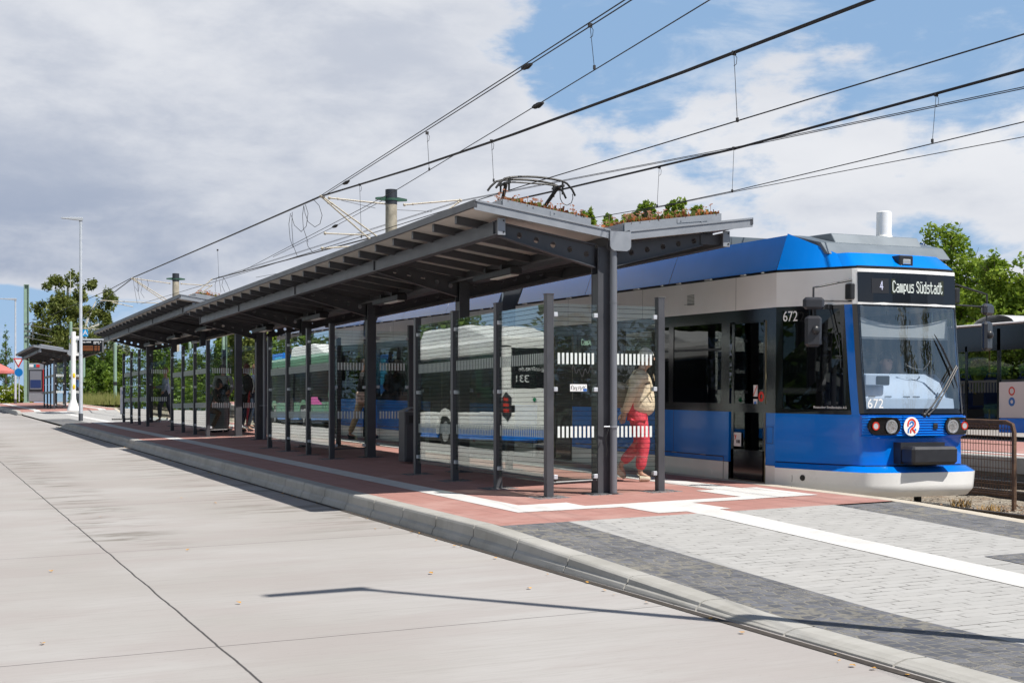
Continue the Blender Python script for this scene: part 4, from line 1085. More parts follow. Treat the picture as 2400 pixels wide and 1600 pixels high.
    for ye in (y0, y1):
        if ye == y0 and taper: continue
        m = MB(); m.box(-1.13, -.6, ye-.012, ye+.012, .2, 2.8); m.box(.6, 1.13, ye-.012, ye+.012, .2, 2.8); m.box(-.6, .6, ye-.012, ye+.012, 2.3, 2.8); m.box(-1.02, 1.02, ye-.012, ye+.012, 2.8, 3.18); m.build('end_frame', M_blackm, tram)
    y = y0+1.2 if not taper else 5.2
    while y < y1-.8:
        if not any(d[0]-.3 < y+.25 < d[1]+.3 for d in doors):
            for x in (-.62, .62):
                s = MB(); s.box(x-.42, x+.42, y, y+.45, .70, .78, bev=.03); s.box(x-.42, x+.42, y+.42, y+.50, .75, 1.38, bev=.03); s.box(x-.05, x+.05, y+.1, y+.3, .33, .72); s.build('seat', M_seat, tram)
        else:
            s = MB(); s.tube([(-.5, y, .33), (-.5, y, 2.4)], .017, 8); s.build('grab_pole', M_pole, tram)
        y += .85
DA = [(2.58, 3.42), (8.0, 9.4)]
module(2.38, 10.28, DA, [(3.62, 4.85), (4.98, 6.35), (6.48, 7.85)], True)
module(11.1, 18.1, [(13.2, 14.6)], [(11.35, 13.0), (14.8, 16.3), (16.4, 17.85)])
module(19.05, 27.3, [(21.0, 22.4)], [(19.3, 20.8), (22.6, 24.1), (24.2, 25.7)])
# cab side: the taper from crease to nose
for sg in (-1, 1):
    i, j = (0, 1) if sg < 0 else (10, 9)
    def tp(t, z, off=0.):
        o = outline(z); a, b = Vector(o[i]), Vector(o[j]); p = a.lerp(b, t); d = (b-a).normalized(); n = Vector((d.y, -d.x, 0))*(1 if sg < 0 else -1)
        if n.x*sg < 0: n = -n
        return tuple(p+n*off)
    def tq(m, t0, t1, z0, z1, off): m.loft([[tp(t, z, off) for t in (t0, t1)] for z in ((z0, z1) if z1-z0 < .3 else (z0, (z0+z1)/2, z1))])
    m = MB(); tq(m, 0, 1, 1.085, 1.14, .0); tq(m, 0, 1, 2.30, 2.346, 0); tq(m, 0, .10, 1.14, 2.30, 0); tq(m, .93, 1, 1.14, 2.30, 0); m.build('cab_window_frame', M_bpl, tram)
    m = MB(); tq(m, .095, .94, 1.13, 2.31, -.006); m.build('cab_window', M_wglass, tram)
    if sg < 0:
        T0 = Vector(tp(0, 1.2, .006)); T1 = Vector(tp(1, 1.2, .006))
        c = Vector(tp(.74, 1.165, .004)); text('lettering', 'Rostocker Straßenbahn AG', .040, M_white, tram, MX(c, T1-T0, (0, 0, 1)), .0005, 'CENTER')
        m = MB(); tq(m, .55, 1.0, .517, .5175, .0); 
        m = MB(); m.tube([tp(.80, 2.33, .02), tp(.86, 2.05, .03), tp(.91, 1.85, .03)], .007, 6); m.tube([tp(.915, 2.0, .025), tp(.92, 1.62, .025)], .006, 6); m.box(*[q for q in (tp(.79, 2.33, .02)[0]-.03, tp(.79, 2.33, .02)[0]+.03, tp(.79, 2.33, .02)[1]-.03, tp(.79, 2.33, .02)[1]+.03, 2.30, 2.35)]); m.build('side_wiper', M_blackm, tram)
        m = MB(); c0 = Vector(tp(.40, .34, .004)); m.disc(c0, T1-T0, (0, 0, 1), .035, .004, 16, 0); m.build('skirt_hole', M_black, tram)
    m = MB(); tq(m, .25, .256, .17, .50, .002); m.build('shut_line', M_black, tram)
c = (-HW-.003, 2.33, 2.24)
text('lettering', '672', .17, M_white, tram, MX((-HW-.006, 2.18, 2.215), (.0, -1, 0), (0, 0, 1)) if False else MX(Vector(outline(2.2)[0])+Vector((.035, -.24, .02)), Vector(outline(2.2)[1])-Vector(outline(2.2)[0]), (0, 0, 1)), .001, 'CENTER', 0, .8)
c = frontpt(-.56, 1.21, .02); text('lettering', '672', .15, M_white, tram, MX(c, (1, 0, 0), (0, 0, 1)), .001)
# door stickers, service flap
M_stk = P('sticker_white', (.75, .75, .75), .5)
m = MB(); m.box(-1.148, -1.142, 3.14, 3.30, .66, .83); st = m.build('door_sticker', M_stk, tram)
m = MB()
for k, (y, z, w) in enumerate(((3.16, .70, .018), (3.18, .70, .018), (3.2, .70, .018), (3.225, .70, .018))): m.box(-1.151, -1.148, y, y+.012, z, z+.04)
m.build('sticker_print', M_blackm, st)
m = MB(); m.tube([(-1.151, 3.25, .76), (-1.151, 3.28, .80), (-1.151, 3.24, .80), (-1.151, 3.27, .74)], .006, 4); m.build('sticker_figure', P('stk_red', (.6, .1, .05), .5), st)
m = MB(); m.disc((-1.130, 2.71, 1.28), (0, 0, 1), (0, 1, 0), .062, .006, 20, .03); m.build('door_button', P('button_red', (.7, .03, .02), .4), tram)
m = MB(); m.box(-1.134, -1.128, 2.80, 2.885, 1.28, 1.42); m.box(-1.134, -1.128, 2.80, 2.885, 1.12, 1.25); s2 = m.build('door_sign', M_stk, tram)
m = MB(); m.tube([(-1.137, 2.80, 1.41), (-1.137, 2.88, 1.29)], .006, 4); m.build('sign_bar', P('stk_red', (.6, .1, .05), .5), s2)
m = MB(); m.box(-1.137, -1.134, 2.82, 2.865, 1.15, 1.22); m.build('sign_pictogram', P('stk_blue', (.05, .2, .6), .5), s2)
m = MB(); a0 = 2.405
for z0, z1, y0, y1 in ((.72, .724, 2.42, 2.56), (.92, .924, 2.42, 2.56), (.72, .924, 2.42, 2.424), (.72, .924, 2.556, 2.56)): m.box(-1.153, -1.148, y0, y1, z0, z1)
m.box(-1.153, -1.148, 4.3, 4.56, 2.48, 2.484)
for k in range(8): m.box(-1.154, -1.149, 4.30, 4.48, 2.47+k*.018, 2.475+k*.018)
m.build('grille_lines', M_black, tram)
# side destination display in the window
m = MB(); m.box(-1.146, -1.13, 6.5, 7.83, 1.93, 2.19); sd = m.build('side_display', M_bpl, tram)
glyphs('lettering', 'Campus SUdstadt', 0, 2.02, .10, emit('led_green', (.55, .8, .6), .45), sd, lambda a, z: (-1.149, 7.70-a, z), .075)
# mirrors on both flanks
def mirror(sg):
    th = MB(); b = Vector((sg*.745, 1.47, 2.62)); b2 = b+Vector((0, 0, -.24))
    out = Vector((sg*.98, 1.95, 0)) if False else None
    e = Vector((sg*1.24, 1.50, 2.52)); e2 = Vector((sg*1.24, 1.50, 2.37))
    mb = MB(); mb.tube([b, b.lerp(e, .82), e, e2], .012, 8); mb.tube([b2, e2], .010, 8); mb.tube([e2, e2+Vector((0, 0, -.30))], .009, 8)
    mb.box(*sorted((sg*.72, sg*.78)), 1.43, 1.55, 2.40, 2.58, bev=.01)
    a = mb.build('mirror_arm', M_blackm, tram, smooth=True)
    m = MB(); Mx = Matrix.Translation(e2+Vector((-sg*-.0, .0, -.02))) @ Matrix.Rotation(sg*R(24), 4, 'Z'); m.box(-.12, .12, -.05, .03, -.08, .06, Mx, .03); m.build('upper_mirror', P('mirror_shell', (.035, .036, .042), .25), a, bevel=.006)
    m = MB(); Mx = Matrix.Translation(e2+Vector((0, 0, -.34))) @ Matrix.Rotation(sg*R(24), 4, 'Z'); m.box(-.095, .095, -.045, .035, -.18, .17, Mx, .03); m.build('main_mirror', P('mirror_shell', (.035, .036, .042), .25), a, bevel=.006)
    m = MB(); cc = e2+Vector((0, -.06, -.33)); m.ball(cc, .05, .035, .05); m.build('mirror_joint', M_blackm, a, smooth=True)
mirror(-1); mirror(1)
# bellows
for y0, y1 in ((10.28, 11.1), (18.1, 19.05)):
    m = MB(); n = 9; rings = []
    for i in range(2*n+1):
        y = y0+(y1-y0)*i/(2*n); s_ = 1.12 if i % 2 else 1.06; h = 0 if i % 2 else -.05
        rings.append([(-s_, y, .3), (-s_, y, 2.7+h), (-s_*.9, y, 3.12+h), (s_*.9, y, 3.12+h), (s_, y, 2.7+h), (s_, y, .3)])
    m.loft(rings); m.build('bellows', P('bellows_rubber', (.055, .06, .068), .5, 0, .15, 6), tram)
# roof equipment
M_unit = P('roof_unit_grey', (.15, .18, .205), .4, .1, .05, 3)
m = MB(); m.prism([(1.95, 2.97), (2.15, 3.23), (3.6, 3.25), (3.8, 2.97)], 'x', -.55, .72); m.prism([(1.85, 2.95), (2.0, 3.10), (2.6, 3.235), (3.3, 3.235), (3.5, 2.95)], 'x', -.80, .99); m.build('air_conditioner', M_unit, tram, bevel=.012)
m = MB(); m.prism([(2.02, 3.0), (2.14, 3.18), (2.14, 3.19), (2.0, 3.0)], 'x', -.5, .5); m.build('air_conditioner_seal', M_black, tram)
m = MB(); m.tube([(.30, 2.25, 3.18), (.30, 2.25, 3.24), (.30, 2.25, 3.245), (.30, 2.25, 3.53)], [.115, .105, .092, .092], 20); m.tube([(.30, 2.25, 3.53), (.30, 2.25, 3.54)], [.092, .080], 20); m.build('antenna_dome', M_white, tram, smooth=True)
for y0, y1 in ((3.9, 6.6), (6.9, 9.6), (11.6, 12.6), (19.8, 23.5)):
    m = MB(); m.box(-.86, .86, y0, y1, 3.20, 3.24); m.box(-.86, -.82, y0, y1, 2.9, 3.34, bev=.01); m.box(.82, .86, y0, y1, 2.9, 3.34, bev=.01); m.box(-.86, .86, y0, y0+.04, 3.2, 3.34); m.box(-.8, .8, y0+.2, y1-.2, 2.9, 3.31, bev=.02)
    m.build('roof_equipment', M_unit, tram)
    m = MB(); m.box(-.875, -.861, y0+.15, y1-.2, 3.22, 3.31); m.build('roof_louvre', M_black, tram)
# running gear
for yc in (5.4, 14.6, 24.0):
    m = MB()
    for dy in (-.9, .9):
        for x in (-.72, .72): m.tube([(x-.06, yc+dy, .30), (x+.06, yc+dy, .30)], .30, 20)
    m.box(-.9, .9, yc-1.2, yc+1.2, .16, .28); m.build('bogie', M_black, tram)
# pantograph
pt = MB(); PY = 12.25; zt = 5.20
def W3(x, y, z): return (x, y, z)
pg = []
for dy in (-.20, .20):
    bow = [(-.80, PY+dy, zt-.20), (-.74, PY+dy, zt-.12), (-.63, PY+dy, zt-.02)]+[(x, PY+dy, zt+.05-.04*(x/.52)**2) for x in frange(-.52, .52, .2)]+[(.63, PY+dy, zt-.03), (.74, PY+dy, zt-.14), (.80, PY+dy, zt-.25)]
    pt.tube(bow, .021, 8)
pt.tube([(-.52, PY, zt-.05), (-.3, PY, zt-.04), (.3, PY, zt-.04), (.52, PY, zt-.06)], .016, 6)
for sx in (-1, 1):
    x = sx*.54; pt.box(x-.025, x+.025, PY-.24, PY+.24, zt-.10, zt-.06); pt.tube([(x, PY-.2, zt+.02), (x, PY-.2, zt-.24)], .020, 8); pt.tube([(x, PY+.2, zt+.02), (x, PY+.2, zt-.24)], .020, 8)
    pt.ball((x, PY, zt-.09), .045)
pt.build('pantograph_head', P('pantograph_steel', (.03, .03, .028), .5, .3, .3, 20), tram, smooth=True)
pt = MB()
pt.tube([(-.52, PY, zt-.10), (-.50, PY+.25, zt-.42), (-.30, PY+1.7, 4.1)], .036, 8); pt.tube([(.52, PY, zt-.10), (.38, PY+.25, zt-.42), (.28, PY+1.7, 4.1)], .036, 8)
pt.tube([(-.30, PY+1.7, 4.1), (.28, PY+1.7, 4.1)], .03, 8); pt.tube([(0, PY+1.7, 4.1), (0, PY+.1, 3.42)], .045, 8); pt.box(-.5, .5, PY-.6, PY+1.0, 3.24, 3.42)
lp = [(.62+.13*math.sin(a)+.10, PY-.1, zt-.30+.17*math.cos(a)*1.0) for a in [math.pi*k/9*1.35+.2 for k in range(11)]]
pt.tube([(.53, PY-.1, zt-.12), (.54, PY-.1, zt-.30), (.59, PY-.1, zt-.39), (.68, PY-.1, zt-.42), (.77, PY-.1, zt-.37), (.80, PY-.1, zt-.28), (.79, PY-.1, zt-.2)], .008, 6)
pt.build('pantograph_arm', P('pantograph_steel', (.03, .03, .028), .5, .3, .3, 20), tram, smooth=True)

# ------------------------------------------------------------------ overhead line
def wire(pts, r, label, group='overhead wires above the tracks', sub=None):
    m = MB(); m.tube(pts, r, 5, False)
    if sub: m.tube([(a[0]+sub, a[1], a[2]-.01) for a in pts], r, 5, False)
    return tag(m.build('overhead_wire', M_wire), label, 'wire', group)
def ext(p, q, k):
    """carry the straight line p->q on beyond q"""
    return tuple(q[i]+(q[i]-p[i])*k for i in range(3))
def sag(P_, n=6, d=.0):
    return P_
a, b = onu(750, 460, 10.5), onu(1465, 0, 8.8)
wire([a, b, ext(a, b, .05), ext(a, b, .07), ext(a, b, .8)], [.010]*3+[.004]*2, 'steepest double wire climbing out of the top of the picture', sub=.07)
a, b, c, d = onu(560, 640, 10.6), onu(925, 448, 10.0), onu(1200, 282, 9.35), onu(1664, 0, 8.15)
wire([a, b, c, d, ext(c, d, .1), ext(c, d, .14), ext(c, d, 1.3)], [.008]*5+[.004]*2, 'thin single wire hanging under the steepest double wire')
P3 = [onu(307, 652, 10.45), onu(530, 556, 10.5), onu(750, 460, 10.6), onu(970, 393, 10.65), onu(1200, 315, 10.65), onu(1600, 168, 10.65), onu(2037, 0, 10.65)]
wire(P3+[ext(P3[-2], P3[-1], .06), ext(P3[-2], P3[-1], .10), ext(P3[-2], P3[-1], 1.4)], [.014]*8+[.005]*2, 'thick bundled wire running from the concrete mast to the top edge over the tram', sub=.035)
P4 = [onu(330, 712, 10.6), onu(600, 631, 10.6), onu(865, 549, 10.6), onu(1271, 422, 10.65), onu(2400, 80.6, 10.65)]
wire(P4+[ext(P4[-2], P4[-1], .04), ext(P4[-2], P4[-1], .06), ext(P4[-2], P4[-1], .6)], [.010]*6+[.005]*2, 'contact wire touched by the pantograph of the tram')
P5 = [onu(496, 655, 14.6), onu(1215, 466, 14.7), onu(1327, 441, 14.7), onu(1725, 347, 14.7), onu(2400, 162, 14.7)]
wire(P5+[ext(P5[-2], P5[-1], .7)], .015, 'thick wire above the far track crossing a thinner pair at midspan', sub=.03)
P5b = [onu(496, 655, 14.7), onu(1080, 470, 14.9), onu(1302, 426, 15.0), onu(1725, 345, 15.0), onu(2400, 204, 15.0)]
wire(P5b+[ext(P5b[-2], P5b[-1], .7)], .008, 'thin double wire from the right bracket of the concrete mast', sub=.06)
P6 = [onu(600, 650, 14.7), onu(1560, 481, 14.7), onu(1725, 446.5, 14.7), onu(2400, 286, 14.7)]
wire(P6+[ext(P6[-2], P6[-1], .7)], .009, 'upper of the two lowest wires at the right edge')
P7 = [onu(1480, 499, 15.1), onu(1725, 449, 15.1), onu(2400, 321, 15.1)]
wire(P7+[ext(P7[-2], P7[-1], .7)], .007, 'lowest thin wire at the right edge above the tram roof')
wire([onu(307, 652, 10.45), onu(262, 676, 10.4), onu(120, 738, 10.2)], .02, 'wire descending left from the far mast bracket past the birch')
wire([onu(307, 655, 10.45), onu(245, 702, 10.4), onu(190, 745, 10.4)], .025, 'steeper wire falling left from the far mast bracket')
wire([onu(900, 468, 12.4), onu(786, 530, 11.6), onu(640, 602, 10.9)], .008, 'thin stay wire running down left from the nearer concrete mast')
def dropper(x0, y0, x1, y1, u, loop=True, n=''):
    a, b = onu(x0, y0, u), onu(x1, y1, u); m = MB(); m.tube([a, b], .005, 4)
    if loop:
        m.tube([(a[0]+.0, a[1], a[2]), (a[0]+.05, a[1], a[2]-.06), (a[0]+.04, a[1], a[2]-.15), (a[0], a[1], a[2]-.18)], .005, 4)
    m.box(a[0]-.03, a[0]+.03, a[1]-.015, a[1]+.015, a[2]-.03, a[2]+.03); m.box(b[0]-.015, b[0]+.015, b[1]-.015, b[1]+.015, b[2]-.02, b[2]+.04)
    tag(m.build('dropper_wire', M_wire), n, 'wire', 'dropper wires between the overhead wires')
dropper(1383, 60, 1393, 160, 9.05, True, 'vertical dropper wire nearest the top edge under the steepest double wire')
dropper(1720, 125, 1728, 283, 10.65, True, 'longest vertical dropper wire, hanging from the thick bundled wire')
dropper(1152, 331, 1157, 424, 10.65, True, 'vertical dropper wire just left of the pantograph')
dropper(1001, 312, 1006, 398, 9.85, True, 'vertical dropper wire between the mast and the pantograph')
dropper(843, 433, 847, 556, 10.62, True, 'vertical dropper wire just left of the nearer concrete mast')
dropper(2194, 222, 2185, 332, 14.7, True, 'vertical dropper wire with a round loop near the right edge')
dropper(1720, 348, 1716, 449, 14.7, False, 'vertical dropper wire where the far wires cross')
dropper(1545, 392, 1540, 484, 14.7, True, 'vertical dropper wire above the trees behind the shelter roof')
dropper(510, 586, 513, 650, 10.5, False, 'thin vertical dropper wire between the two concrete masts')
def clampw(x, y, u, s, lab):
    p = onu(x, y, u); m = MB(); m.tube([(p[0]-.05, p[1]+s, p[2]-s*.12), (p[0], p[1], p[2]), (p[0]+.03, p[1]-s, p[2]+s*.14)], [.02, .05, .02], 8); m.ball((p[0], p[1], p[2]), .05, .09, .04)
    m.ball((p[0]-.02, p[1]+s*.6, p[2]-s*.05), .045, .07, .04)
    tag(m.build('wire_clamp', M_wire, smooth=True), lab, 'clamp', 'dark clamps on the overhead wires')
clampw(1236, 156, 9.42, .12, 'dark clamp on the steepest double wire near the top'); clampw(1262, 247, 9.22, .12, 'dark clamp on the thin wire below the steepest double wire')
clampw(812, 428, 10.4, .16, 'dark clamp where the double wires meet the mast bracket'); clampw(786, 530, 11.6, .14, 'dark clamp on the stay wire left of the mast')
def loops(c, rows, lab):
    m = MB()
    for r in rows: m.tube([onu(x, y, c) for x, y in r], .008 if c < 11 else .01, 5)
    tag(m.build('hanging_cable', M_wire), lab, 'cable')
loops(10.6, [[(733, 466), (748, 482), (755, 505), (750, 525), (738, 532), (722, 520), (715, 500), (712, 482)], [(712, 482), (709, 505), (711, 535), (722, 567)], [(716, 480), (722, 500), (718, 530), (706, 543), (690, 528), (683, 505)],
             [(681, 500), (677, 525), (680, 560), (687, 580)], [(685, 497), (684, 530), (687, 575), (697, 601)], [(719, 565), (722, 578), (732, 590)]], 'loose looping cables hanging from the bundled wire left of the nearer mast')
loops(10.45, [[(312, 653), (316, 680), (322, 712)], [(318, 652), (326, 670), (324, 684), (316, 672)], [(322, 650), (324, 685), (328, 702)], [(330, 650), (334, 670), (330, 685), (338, 698)], [(345, 655), (348, 668), (344, 680)]], 'loose looping cables hanging beside the far concrete mast')
loops(14.6, [[(508, 652), (504, 668), (505, 684)], [(514, 656), (518, 684)], [(524, 650), (520, 668), (527, 684)], [(524, 650), (532, 665), (540, 684)]], 'loose cables hanging from the wires right of the far concrete mast')
def mast(label, v, x, ytop, w, arms, struts, tubes, stays):
    D = 12.6*math.sin(TH)+v*math.cos(TH); r = w*D/3333/2; u = onv(x, 500, v)[0]; zt = pz(ytop, D)
    th = thing('catenary_mast', label, 'mast', (0, 0, 0), group='round concrete catenary masts')
    m = MB(); m.tube([(u, v, -.2+.0181*v), (u, v, zt-.5), (u, v, zt-.42)], [r*1.15, r, r], 20); m.build('mast_shaft', M_conc, th, smooth=True)
    m = MB(); m.tube([(u, v, zt-.42), (u, v, zt)], r*1.03, 20); m.build('mast_cap', P('cap_dark', (.02, .025, .035), .6), th, smooth=True)
    za = onv(x, arms[0][1], v)[2]
    m = MB(); m.disc((u, v, za-.08), (1, 0, 0), (0, 1, 0), r*1.12, .06, 20, r*.98)
    for sg in (-1, 1): m.prism([(u+sg*r, za-.10), (u+sg*(r+.30), za-.07), (u+sg*(r+.30), za-.01), (u+sg*r, za+.03)], 'y', v-.03, v+.03)
    m.build('mast_clamp', P('green_paint', (.03, .09, .06), .5), th)
    for (x0, y0, x1, y1) in arms+struts:
        p, q = onv(x0, y0, v), onv(x1, y1, v); m = MB(); m.tube([p, q], .024, 8); m.ball(p, .045); m.ball(q, .04); m.ball(tuple(p[i]+(q[i]-p[i])*.15 for i in range(3)), .036); m.build('bracket_tube', M_brkt, th, smooth=True)
    for (x0, y0, x1, y1) in tubes:
        p, q = onv(x0, y0, v), onv(x1, y1, v); m = MB(); m.tube([p, q], .022, 8); m.ball(p, .045); m.build('steady_arm', M_brkt, th, smooth=True)
    for (x0, y0, x1, y1) in stays:
        m = MB(); m.tube([onv(x0, y0, v), onv(x1, y1, v)], .006, 4); m.build('stay_wire', M_wire, th)
mast('nearer round concrete mast with cream brackets rising behind the roof of the nearest shelter', 38.4, 917, 445, 27,
     [(772, 464, 905, 478), (948, 480, 1078, 469)], [(752, 460, 866, 560), (758, 462, 892, 560), (1080, 470, 1040, 500)], [(762, 547, 868, 551), (755, 582, 850, 576)], [(800, 470, 880, 488), (930, 492, 1012, 496)])
mast('far round concrete mast with cream brackets above the roof of the middle shelter', 73.7, 412, 641, 15.5,
     [(310, 652, 398, 664), (425, 665, 490, 669)], [(309, 653, 384, 705), (312, 653, 392, 703), (496, 655, 462, 684), (496, 669, 475, 684)], [(236, 704, 385, 711), (265, 709, 312, 719)], [])
# ------------------------------------------------------------------ street lamps
def street_lamp(u, v, z0, z1, arm, label, r=.075):
    th = thing('street_lamp', label, 'street lamp', (u, v, z0), group='slim street lamps with flat heads'); H = z1-z0
    m = MB(); m.tube([(0, 0, 0), (0, 0, H*.33), (0, 0, H*.335), (0, 0, H)], [r, r*.95, r*.85, r*.62], 16); m.tube([(0, 0, H*.33), (0, 0, H*.332)], r*1.03, 16); m.build('lamp_post', M_galv, th, smooth=True)
    m = MB(); m.tube([(0, 0, -.02), (0, 0, .28)], r*1.12, 16); m.build('post_base', P('base_dark', (.06, .065, .075), .6), th, smooth=True)
    m = MB(); m.prism([(.06, H+.02), (-arm, H+.08), (-arm, H+.11), (.05, H+.15), (.09, H+.10)], 'y', -.065, .065); m.prism([(.05, H-.12), (.05, H+.04), (-.07, H+.04), (-.04, H-.12)], 'y', -.03, .03); m.build('lamp_head', P('lamp_head_grey', (.42, .44, .46), .4, .3), th, bevel=.008)
street_lamp(6.05, 56.3, gz(6, 56.3), 8.75, .72, 'tall white street lamp standing on the crossing between the shelters')
street_lamp(6.3, 96, gz(6.3, 96), 8.6, 1.0, 'white street lamp at the left edge beside the yield sign')
street_lamp(5.92, 5.68, rz(5.9, 5.6)+.03, 7.82, .68, 'street lamp just outside the right edge that throws the long shadow on the road', .068)
# ------------------------------------------------------------------ things at the far left
def at(x, D, y=None):
    u, v = px(x, D); return (u, v, pz(y, D) if y is not None else gz(clamp(u, -14, 9), v))
# passenger display on white pole
D0 = 65.6; p = at(172, D0, 962)
th = thing('info_post', 'white pole with a cone foot carrying the orange passenger display', 'info post', p)
m = MB(); m.tube([(0, 0, .9), (0, 0, (962-777)*D0/3333)], .11, 14); m.build('pole', M_whitem, th, smooth=True)
m = MB(); m.tube([(0, 0, 0), (0, 0, .05), (0, 0, .42), (0, 0, .55), (0, 0, .95)], [.29, .28, .15, .12, .11], 18); m.build('cone_foot', M_whitem, th, smooth=True)
m = MB(); m.ball((.02, -.10, 1.10), .06, .04, .13); m.ball((.02, -.10, 1.62), .06, .04, .13); m.build('push_button', P('button_yellow', (.85, .55, .02), .4), th, smooth=True)
c, s_ = math.cos(TH), math.sin(TH)
def L2(x, y, dd=0.): return ((x-172)*D0/3333*c+dd*s_, -(x-172)*D0/3333*s_+dd*c, (962-y)*D0/3333)
def face(m, x0, x1, y0, y1, d0, d1):
    P8 = [L2(x, y, d) for d in (d0, d1) for x, y in ((x0, y1), (x1, y1), (x1, y0), (x0, y0))]
    i = len(m.v); m.v += P8
    for q in ((0, 1, 2, 3), (7, 6, 5, 4), (1, 0, 4, 5), (2, 1, 5, 6), (3, 2, 6, 7), (0, 3, 7, 4)): m.f.append(tuple(i+a for a in q)); m.mi.append(m.k)
m = MB(); m.k = 0; face(m, 180, 238, 797, 825, .10, .38); m.k = 1; face(m, 178, 239, 793, 797, .08, .40); b = m.build('display_board', [M_bpl, M_galv], th)
rnd = random.Random(9); rows = [(811+3.1*k) for k in range(4)]
for yy in rows:
    m = MB()
    for x0, x1 in ((192, 217), (220, 226), (228, 232.5)):
        x = x0
        while x < x1: w = rnd.uniform(.6, 1.6); face(m, x, min(x1, x+w), yy-.85, yy+.85, .09, .098); x += w+.5
    m.build('display_text', emit('led_orange', (.95, .28, .05), .30), b)
m = MB()
for x0, x1, yy, hh in ((191, 199, 801.5, 1.2), (201, 212, 801, 1.3), (218, 231, 801, 1.2), (233, 235.5, 801, 1.4), (218, 224, 804.5, .9), (228, 232, 804.8, .9)):
    x = x0
    while x < x1: w = rnd.uniform(.8, 1.8); face(m, x, min(x1, x+w), yy-hh, yy+hh, .09, .098); x += w+.35
m.build('display_header', P('print_white', (.75, .75, .75), .6), b)
m = MB(); m.k = 0; face(m, 160, 183, 787, 833, .12, .17); st = m.build('stop_sign_board', [M_whitem], th)
m = MB(); q = L2(168.5, 799, .112); m.disc(q, (c, -s_, 0), (0, 0, 1), .17, .004, 26, .135); m.build('stop_ring', P('stop_green', (.01, .22, .09), .5), st)
m = MB(); m.disc(q, (c, -s_, 0), (0, 0, 1), .134, .004, 26); m.build('stop_disc', P('stop_yellow', (.80, .60, .02), .5), st)
text('lettering', 'H', .24, P('stop_green', (.01, .22, .09), .5), st, MX((q[0]-s_*.006, q[1]-c*.006, q[2]), (c, -s_, 0), (0, 0, 1)), .001)
m = MB(); m.k = 0; face(m, 181.5, 198, 770.5, 787, .5, .56); ab = m.build('letter_board', [P('sign_blue', (.0, .28, .62), .4)], th)
q = L2(192.5, 779, .49); text('lettering', 'A', .34, M_whitem, ab, MX(q, (c, -s_, 0), (0, 0, 1)), .001)
m = MB(); a = L2(186, 787, .53); b_ = L2(186, 798, .53); m.tube([a, b_], .03, 6); a = L2(194, 787, .53); b_ = L2(194, 798, .53); m.tube([a, b_], .03, 6); m.build('letter_board_bracket', M_galv, th)
# yield and blue arrow signs
D1 = 84.; p = at(45, D1, 941)
th = thing('traffic_sign', 'red and white yield triangle above a round blue arrow sign on a thin post', 'traffic sign', p)
k = D1/3333
def LS2(x, y, dd=0.): return ((x-45)*k*c+dd*s_, -(x-45)*k*s_+dd*c, (941-y)*k)
m = MB(); m.tube([(0, 0, 0), LS2(45, 840)], .03, 8); m.build('sign_post', M_galv, th)
def tri(sc, d, mat, nm, par):
    m = MB(); cx, cy = 44, 846.3; P_ = [(cx-12.5*sc, cy-7.2*sc), (cx+12.5*sc, cy-7.2*sc), (cx+1*sc, cy+14.2*sc), (cx-1*sc, cy+14.2*sc)]
    A = [LS2(x, y, d) for x, y in P_]; B = [LS2(x, y, d+.02) for x, y in P_]; m.quad(*A[::-1]); m.quad(*B)
    for i in range(4): j = (i+1) % 4; m.quad(A[i], A[j], B[j], B[i])
    return m.build(nm, mat, par)
tri(1, -.06, P('sign_red', (.62, .03, .03), .4), 'yield_plate', th); tri(.62, -.085, M_whitem, 'yield_field', th)
m = MB(); m.disc(LS2(45, 872.5, -.07), (c, -s_, 0), (0, 0, 1), 9.6*k, .02, 28); m.build('arrow_plate', P('sign_blue2', (.0, .17, .50), .4), th)
m = MB(); W4 = []
def bar(m, pts, w, d):
    L = []
    for i, q in enumerate(pts):
        a = pts[max(0, i-1)]; b = pts[min(len(pts)-1, i+1)]; dv = Vector((b[0]-a[0], b[1]-a[1])).normalized(); n = Vector((-dv.y, dv.x))*w/2
        L.append([LS2(q[0]+n.x, q[1]+n.y, d), LS2(q[0]-n.x, q[1]-n.y, d)])
    m.loft(L)
bar(m, [(42, 879), (42, 871.5), (43, 869.5), (48.5, 869.5)], 2.1, -.085); bar(m, [(46.2, 865.4), (50, 869.4), (46.2, 873.6)], 1.6, -.088); m.build('arrow', M_whitem, th)
# green steel masts and poles
M_gmast = P('pale_green_paint', (.23, .34, .27), .6, 0, .12, 3)
def hmast(x, yt, yb, D, w, label, kit=False):
    p = at(x, D, yb); k = D/3333; H = (yb-yt)*k; th = thing('steel_mast', label, 'mast', p); h = w*k/2
    m = MB(); m.box(-h, -h+.03, -h, h, 0, H); m.box(h-.03, h, -h, h, 0, H); m.box(-h, h, -.02, .02, 0, H); m.box(-h*1.05, h*1.05, -h*1.05, h*1.05, H, H+.03); m.box(-h*1.3, h*1.3, -h*1.3, h*1.3, -.05, .06); m.build('mast_profile', M_gmast, th)
    if kit:
        m = MB()
        for z in (H*.66, H*.60, H*.55): m.box(-h*1.1, h*1.15, -h*1.25, -h, z, z+.08); m.tube([(h, -h, z+.1), (h+.22, -h, z+.2), (h+.22, -h, z-.15)], .05, 6); m.tube([(h, -h, z), (h+1.4, -h-.3, z-.3)], .02, 5)
        m.build('mast_fitting', P('fitting_dark', (.10, .11, .11), .6), th)
hmast(62, 668, 943, 93, 11, 'broad pale green steel mast at the far left', True)
hmast(526, 770, 945, 96, 10.5, 'broad pale green steel mast seen behind the group of waiting people')
